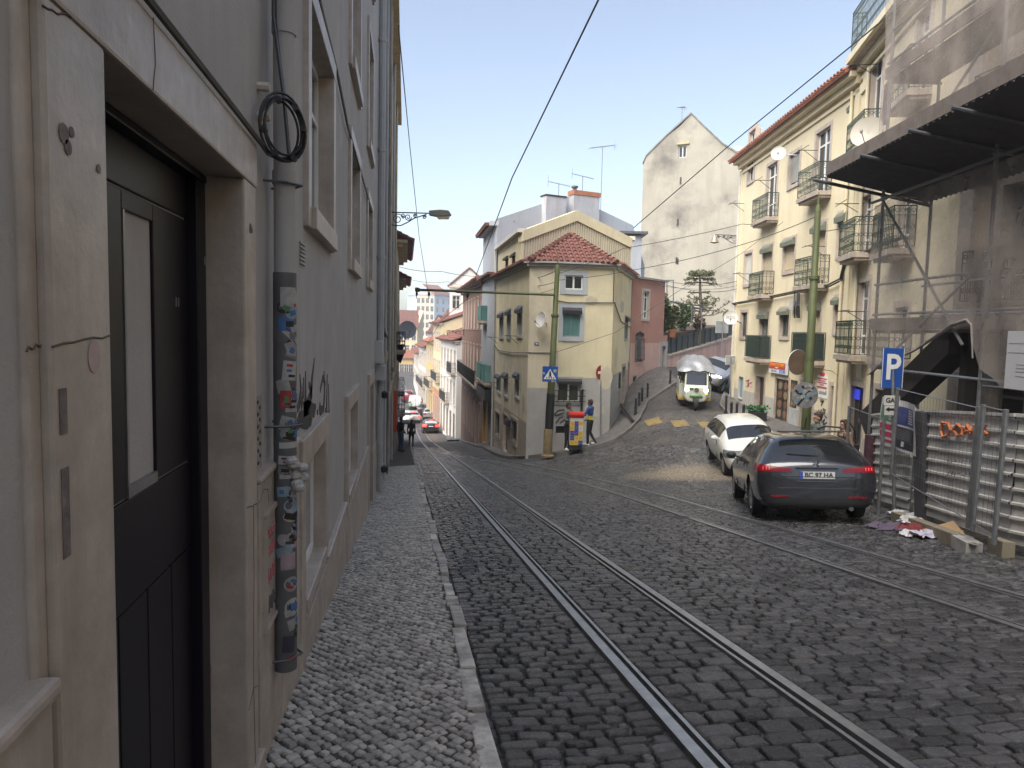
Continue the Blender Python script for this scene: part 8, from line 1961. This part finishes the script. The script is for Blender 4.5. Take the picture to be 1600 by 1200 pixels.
    k = MB(); FS.box(k, B[0]-.02, B[0]+.17, -2.2, B[1]-.1, -.55, -.3); k.obj('ramp_post', mat('black_steel_ramp', (.03, .026, .028), .5), t)
    k = MB(); 
    for x0_, x1_, y in ((1535, 1600, 555), (1535, 1600, 603)): a, b = FS.px(x0_, y, -.3), FS.px(x1_, y+6, -.3); k.tube([FS.P(*a, -.3), FS.P(*b, -.3)], .022, 6)
    k.obj('hand_rails', STEEL, t)
    c0, c1, h0, h1 = FS.R(1573, 1625, 517, 610, .25); k = MB()
    k.prism([FS.P(c0, h0, .25), FS.P(c1, h0, .25), FS.P(c1, h1, .25), FS.P(c0, h1, .25)], FS.n*.012)
    bn = thing('site_notice', 'large pale printed site notice hung on the netting at the right edge', 'notice', FS.P(c0, h0, .16)); bo = k.obj('sheet', mat('notice_paper', (.5, .5, .53), .7, .05), bn)
    for i, f_ in enumerate((.78, .62, .42, .36, .30, .22)):
        k = MB(); FS.box(k, c0+.04+(.0 if i < 2 else .18), c0+.5, h0+(h1-h0)*f_, h0+(h1-h0)*f_+.008, .262, .265); k.obj('printed_line', mat('printed_grey', (.2, .2, .22), .7), bo)
scaffold()
HOARD = mat('white_corrugated_hoarding', (.56, .55, .53), .5, .1, 1.5, streak=.55, stain=(.2, .185, .15), col2=(.33, .32, .30), amt=.5)
def hoarding():
    def panel(f, t0, t1, lab, top0, top1, n=26, grp=None):
        gz = [g1(*f.P(x, 0)[:2]) for x in (t0, t1)]
        t = thing('corrugated_hoarding', lab, 'hoarding', f.P((t0+t1)/2, min(gz), 0), 'corrugated hoarding panels'); k = MB(); nr = 9; nx = 8
        prof = []
        for r in range(nr):
            for a, o in ((0, 0), (.7, .0), (.78, .032), (.94, .032)): prof.append(((r+a)/nr, o))
        prof.append((1, 0))
        for i in range(nx+1):
            x = t0+(t1-t0)*i/nx; b = gz[0]+(gz[1]-gz[0])*i/nx+.12; tp = top0+(top1-top0)*i/nx
            for v, o in prof: k.v.append(tuple(f.P(x, b+(tp-b)*v, o+.006*math.sin(i*2.1+v*9))))
        m = len(prof); k.f = [(i*m+j, (i+1)*m+j, (i+1)*m+j+1, i*m+j+1) for i in range(nx) for j in range(m-1)]; k.m = [0]*len(k.f)
        k.obj('sheet', HOARD, t); k = MB(); f.box(k, t0, t1, top0-.01, top0+.03, -.02, .05) if abs(top0-top1) < .01 else k.prism([f.P(t0, top0-.01, -.02), f.P(t1, top1-.01, -.02), f.P(t1, top1+.03, -.02), f.P(t0, top0+.03, -.02)], f.n*.07); k.obj('top_rail', HOARD, t)
        return t
    tA = panel(FE, .25, FE.L-.08, 'short corrugated hoarding panel hung with posters left of the dark post', FE.px(1380, 655)[1], FE.px(1435, 642)[1])
    h0, h1 = FF.px(1450, 646)[1], FF.px(1600, 652)[1]
    tB = panel(FF, .1, FF.L, 'long corrugated hoarding panel with orange spray lettering right of the dark post', h0, h1)
    F3 = Fac(S2, S3); panel(F3, .02, F3.L, 'corrugated hoarding panel carrying on past the right edge', h1, h1+.3)
    def post(p, y0, y1, z, r, m, lab, nm='hoarding_post', sq=True, lean=0):
        b = at(p, y1, z); b.z = g1(b.x, b.y); tpz = at(p+lean, y0, z); k = MB()
        if sq: k.hexa([b+Vector(q) for q in ((-r, -r, -.05), (r, -r, -.05), (r, r, -.05), (-r, r, -.05))]+[tpz+Vector(q) for q in ((-r, -r, 0), (r, -r, 0), (r, r, 0), (-r, r, 0))])
        else: k.tube([b, tpz], r, 12)
        solo(k, nm, m, lab, 'post', loc=b, bevel=.006 if sq else 0)
    post(1443, 643, 828, 11.55, .10, mat('charcoal_post', (.05, .05, .056), .6, .2, 6), 'thick charcoal square post between the two hoarding panels')
    post(1352, 680, 800, 14.2, .11, mat('maroon_post', (.06, .022, .035), .5, .15), 'dark maroon post leaning at the end of the hoarding next to the estate car', sq=False, lean=9)
    # spray lettering
    M_OR = mat('orange_spray', (.55, .16, .05), .7, .2); k = MB()
    def st(pts, r=.022): k.tube([FF.P(*FF.px(x, y, .05), .05) for x, y in pts], r, 5)
    st([(1472, 660), (1470, 674), (1473, 683)]); st([(1472, 660), (1482, 662), (1486, 672), (1482, 680), (1473, 683)]); st([(1490, 672), (1496, 663), (1503, 668), (1503, 678), (1496, 681), (1490, 672)]); st([(1507, 678), (1512, 664), (1518, 678)]); st([(1508, 674), (1520, 673)]); st([(1522, 664), (1523, 679)]); st([(1522, 664), (1530, 668), (1524, 672), (1532, 679)]); st([(1536, 666), (1541, 664), (1536, 671), (1542, 677), (1535, 680)])
    k.obj('orange_spray_tag', M_OR, tB)
    k = MB(); rr = random.Random(6)
    for x0, y0, n in ((1482, 720, 9), (1482, 740, 8), (1545, 700, 5), (1560, 745, 4)):
        for i in range(n): x = x0+i*5.5; k.tube([FF.P(*FF.px(x+rr.uniform(-2, 2), y0+rr.uniform(-4, 4), .05), .05) for _ in range(3)], .007, 4)
    each(k, 'pen_scribble', mat('grey_marker', (.10, .09, .09), .7), tB)
    # posters
    def poster(lab, x0, x1, y0, y1, cols, f=FE, o=.2):
        a, b, c, d = f.R(x0, x1, y0, y1, o); t = thing('poster', lab, 'poster', f.P(a, c, o)); N = 8; k = MB()
        P = lambda x, h, e=0: f.P(a+(b-a)*x, c+(d-c)*h, o+.03*math.sin(x*5+h*3)+e)
        def patch(x0, x1, h0, h1, m, nm, par, e):
            q = MB()
            for i in range(N+1):
                for j in range(N+1): q.v.append(tuple(P(x0+(x1-x0)*i/N, h0+(h1-h0)*j/N, e)))
            q.f = [(i*(N+1)+j, (i+1)*(N+1)+j, (i+1)*(N+1)+j+1, i*(N+1)+j+1) for i in range(N) for j in range(N)]; q.m = [0]*len(q.f); return q.obj(nm, m, par, smooth=True)
        sh = patch(0, 1, 0, 1, mat('poster_paper', (.5, .5, .52), .6, .05), 'paper', t, 0)
        for (xa, xb, ha, hb, m, nm, e) in cols: patch(xa, xb, ha, hb, m, nm, sh, e)
    gr, rd, bl_, bk, wh = mat('poster_green', (.10, .22, .12), .6), mat('poster_red', (.42, .04, .10), .6), mat('poster_blue', (.035, .05, .18), .6), mat('poster_black', (.025, .025, .03), .6), mat('poster_white', (.5, .5, .5), .6)
    # facade t runs away from or toward the lens; flip so x=0 is the left of the photo
    fl = (lambda x: x) if FE.t(1380) < FE.t(1430) else (lambda x: 1-x)
    mk = lambda L: [(min(fl(a), fl(b)), max(fl(a), fl(b)), c, d, m, n, e) for a, b, c, d, m, n, e in L]
    poster('poster with a green upper panel and a red lower panel on the hoarding', 1377, 1399, 622, 698, mk([(.06, .92, .52, .86, gr, 'green_panel', .004), (.06, .92, .08, .46, rd, 'red_panel', .004)]+[(.45, .85, .55+.055*i, .585+.055*i, wh, 'printed_block', .007) for i in range(3)]+[(.15, .8, .14, .19, wh, 'printed_block', .007), (.15, .8, .3, .34, wh, 'printed_block', .007)]))
    poster('curled poster with a blue upper panel and a black lower panel on the hoarding', 1400, 1431, 628, 708, mk([(.05, .86, .52, .88, bl_, 'blue_panel', .004), (.05, .86, .06, .48, bk, 'black_panel', .004)]+[(.55, .82, .57+.05*i, .6+.05*i, wh, 'printed_block', .007) for i in range(6)]+[(.4, .5, .1, .2, wh, 'printed_block', .007)]+[(.15, .7, .24+.03*i, .25+.03*i, mat('printed_grey', (.2, .2, .22)), 'printed_line', .007) for i in range(7)]), o=.22)
    # temporary mesh fencing in front
    def mesh_fence(f, t0, t1, lab, base_h, top_h, o=.45, lean=.0):
        t = thing('mesh_fence', lab, 'fence', f.P(t0, base_h, o), 'temporary mesh fences'); k = MB()
        for x in (t0, t1): k.tube([f.P(x, base_h, o), f.P(x+lean, top_h, o)], .030, 8)
        k.tube([f.P(t0, base_h+.1, o), f.P(t1, base_h+.1, o)], .008, 6); k.tube([f.P(t0+lean, top_h-.02, o), f.P(t1+lean, top_h-.02, o)], .008, 6); k.obj('frame', STEEL, t, smooth=True)
        k = MB(); n = int(abs(t1-t0)/.11)
        for i in range(1, n): x = t0+(t1-t0)*i/n; k.tube([f.P(x, base_h+.1, o), f.P(x+lean, top_h, o)], .0018, 3, cap=False)
        m = int((top_h-base_h)/.22)
        for j in range(1, m): h = base_h+.1+(top_h-base_h-.1)*j/m; q = lean*j/m; k.tube([f.P(t0+q, h, o), f.P(t1+q, h, o)], .0018, 3, cap=False)
        k.obj('mesh', DARKSTEEL, t); return t
    x1 = FF.t(1513, 760, .45); gz = g1(*FF.P(x1, 0, .45)[:2])
    mesh_fence(FF, .25, x1, 'mesh fence panel standing before the orange lettering', gz+.28, FF.px(1520, 640, .45)[1]+.05, .42, .05); mesh_fence(FF, x1+.13, FF.L+.6, 'mesh fence panel reaching the right edge of the view', gz+.28, FF.px(1540, 640, .45)[1]+.05, .42, .05)
    mesh_fence(FE, .1, FE.L-.3, 'mesh fence panel in front of the posters', g1(*FE.P(1, 0, .45)[:2])+.1, FE.px(1400, 652, .45)[1]-.1, .42, .0)
    for f, x, lab, sz in ((FF, x1+.07, 'concrete foot block holding up the two mesh fences', (.34, .2, .16)), (FE, .9, 'grey concrete foot block with holes near the parking sign post', (.75, .3, .18)), (FE, .35, 'flat concrete block at the foot of the maroon post', (.7, .35, .12))):
        p = f.P(x, 0, .45); p.z = g1(p.x, p.y)+sz[2]/2-.01; k = MB(); k.box(p, sz, math.atan2(f.d.y, f.d.x)+.12); 
        if sz[2] > .15:
            for q in (-.2, .0, .2): k.lathe(p+f.d*q+VZ*(sz[2]/2-.005), [(.035, 0), (.035, .012), (.05, .012), (.05, 0)], 10)
        solo(k, 'foot_block', CONC, lab, 'concrete block', loc=p, bevel=.0)
    # timber sill along the foot
    tm = mat('damp_timber', (.22, .19, .14), .85, .2, 3, .2, 30, streak=.3, col2=(.17, .17, .10), amt=.5)
    for (f, a, b, o0, o1, h, lab) in ((FF, x1+.12, FF.L+.4, .10, .24, .2, 'greenish timber baulk along the foot of the long hoarding'), (FF, .55, x1-.1, .30, .48, .15, 'pale timber baulk lying by the rubbish')):
        za, zb = g1(*f.P(a, 0, .3)[:2]), g1(*f.P(b, 0, .3)[:2]); k = MB(); k.hexa([f.P(a, za-.02, o0), f.P(b, zb-.02, o0), f.P(b, zb-.02, o1), f.P(a, za-.02, o1), f.P(a, za+h, o0), f.P(b, zb+h, o0), f.P(b, zb+h, o1), f.P(a, za+h, o1)]); solo(k, 'timber_baulk', tm, lab, 'timber', loc=f.P(a, za, o0), bevel=.008)
    # rubbish
    rr = random.Random(21)
    def rag(lab, px, py, w, m, nm='rubbish', lift=.05, seed=1, cat='rubbish'):
        r2 = random.Random(seed); c = gnd(px, py); N = 9; k = MB()
        for i in range(N+1):
            for j in range(N+1):
                u, v = i/N*2-1, j/N*2-1; k.v.append((c.x+u*w*.5*(1+.25*r2.uniform(-1, 1)), c.y+v*w*.38*(1+.25*r2.uniform(-1, 1)), g1(c.x, c.y)+.012+lift*(1-.6*(u*u+v*v)/2)*r2.uniform(.35, 1.25)+.02*math.sin(u*5+seed)))
        k.f = [(i*(N+1)+j, (i+1)*(N+1)+j, (i+1)*(N+1)+j+1, i*(N+1)+j+1) for i in range(N) for j in range(N)]; k.m = [0]*len(k.f)
        solo(k, nm, m, lab, cat, loc=c)
    card = mat('brown_cardboard', (.33, .22, .12), .85, .12); wp = mat('white_litter', (.5, .5, .52), .8, .08)
    rag('crumpled white plastic bag at the foot of the posters', 1409, 811, .42, wp, 'plastic_bag', .14, 2); rag('white crumpled paper before the dark post', 1425, 824, .34, wp, 'crumpled_paper', .16, 3); rag('dull violet rag in the gutter by the parking sign', 1392, 826, .55, mat('violet_rag', (.09, .07, .11), .9), 'rag', .05, 4); rag('dark red cloth among the rubbish', 1436, 833, .5, mat('dark_red_cloth', (.16, .03, .03), .9), 'rag', .12, 5); rag('pale lilac paper lying before the cardboard', 1452, 840, .45, mat('lilac_paper', (.42, .40, .50), .8), 'crumpled_paper', .08, 6); rag('white wrapper at the edge of the rubbish heap', 1418, 838, .3, wp, 'crumpled_paper', .06, 7)
    c = gnd(1475, 838); k = MB(); k.hexa([c+Vector(q) for q in ((-.30, -.15, .02), (.2, -.2, .03), (.26, .15, .17), (-.26, .12, .06), (-.30, -.15, .03), (.2, -.2, .04), (.26, .15, .18), (-.26, .12, .07))]); k.box(c+Vector((.1, .0, .06)), (.3, .2, .06), .3); solo(k, 'cardboard_sheet', card, 'torn brown cardboard leaning against the hoarding foot', 'cardboard', loc=c)
hoarding()
# dark manhole on the right-hand setts, cafe chair edge
p = gnd(1065, 810); k = MB(); k.lathe((p.x, p.y, p.z-.02), [(.0001, .035), (.14, .035), (.14, 0)], 20); solo(k, 'drain_cover', mat('black_iron_lid', (.02, .02, .02), .6), 'small black round lid between the rails and the dark estate car', 'drain cover', loc=p)
c = at(1333, 690, 16.3); k = MB(); c.z = g1(c.x, c.y)+.1
for dx, dy in ((-.2, -.2), (.2, -.2), (.2, .2), (-.2, .2)): k.tube([c+Vector((dx, dy, 0)), c+Vector((dx, dy, .45 if dy < 0 else .85))], .018, 6)
k.box(c+Vector((0, 0, .45)), (.44, .44, .04)); 
for h in (.6, .78): k.tube([c+Vector((-.2, .2, h)), c+Vector((.2, .2, h))], .018, 6)
ch = thing('cafe_chair', 'white framed cafe chair beside the doorway behind the long haired person', 'chair', c); k.obj('frame', WHITE, ch)
p = RA.P(RA.t(1222), 0, .9); p.z = g1(p.x, p.y)+.12; k = MB(); k.box(p+VZ*.16, (1.0, .4, .32), math.atan2(RA.d.y, RA.d.x)); t = thing('planter', 'dark planter with green leaves under the restaurant door', 'planter', p); k.obj('box', BLACK, t); k = MB(); leafy(k, p+VZ*.4, (.55, .26, .13), 150, .15, random.Random(3)); k.obj('foliage', mat('bright_leaves', (.03, .14, .05), .6, .3, island=.4), t)
# ------------------------------------------------------------------ thin summer haze down the valley
def haze():
    k = MB(); k.box((0, 150, 3.75), (700, 420, 42.5)); m = bpy.data.materials.new('valley_haze'); m.use_nodes = True; nt = m.node_tree
    nt.nodes.remove(nt.nodes['Principled BSDF']); v = nt.nodes.new('ShaderNodeVolumePrincipled'); v.inputs['Color'].default_value = (.9, .93, .97, 1); v.inputs['Density'].default_value = .0011
    nt.links.new(v.outputs[0], nt.nodes['Material Output'].inputs['Volume']); o = k.obj('haze', m); tag(o, kind='stuff')
haze()
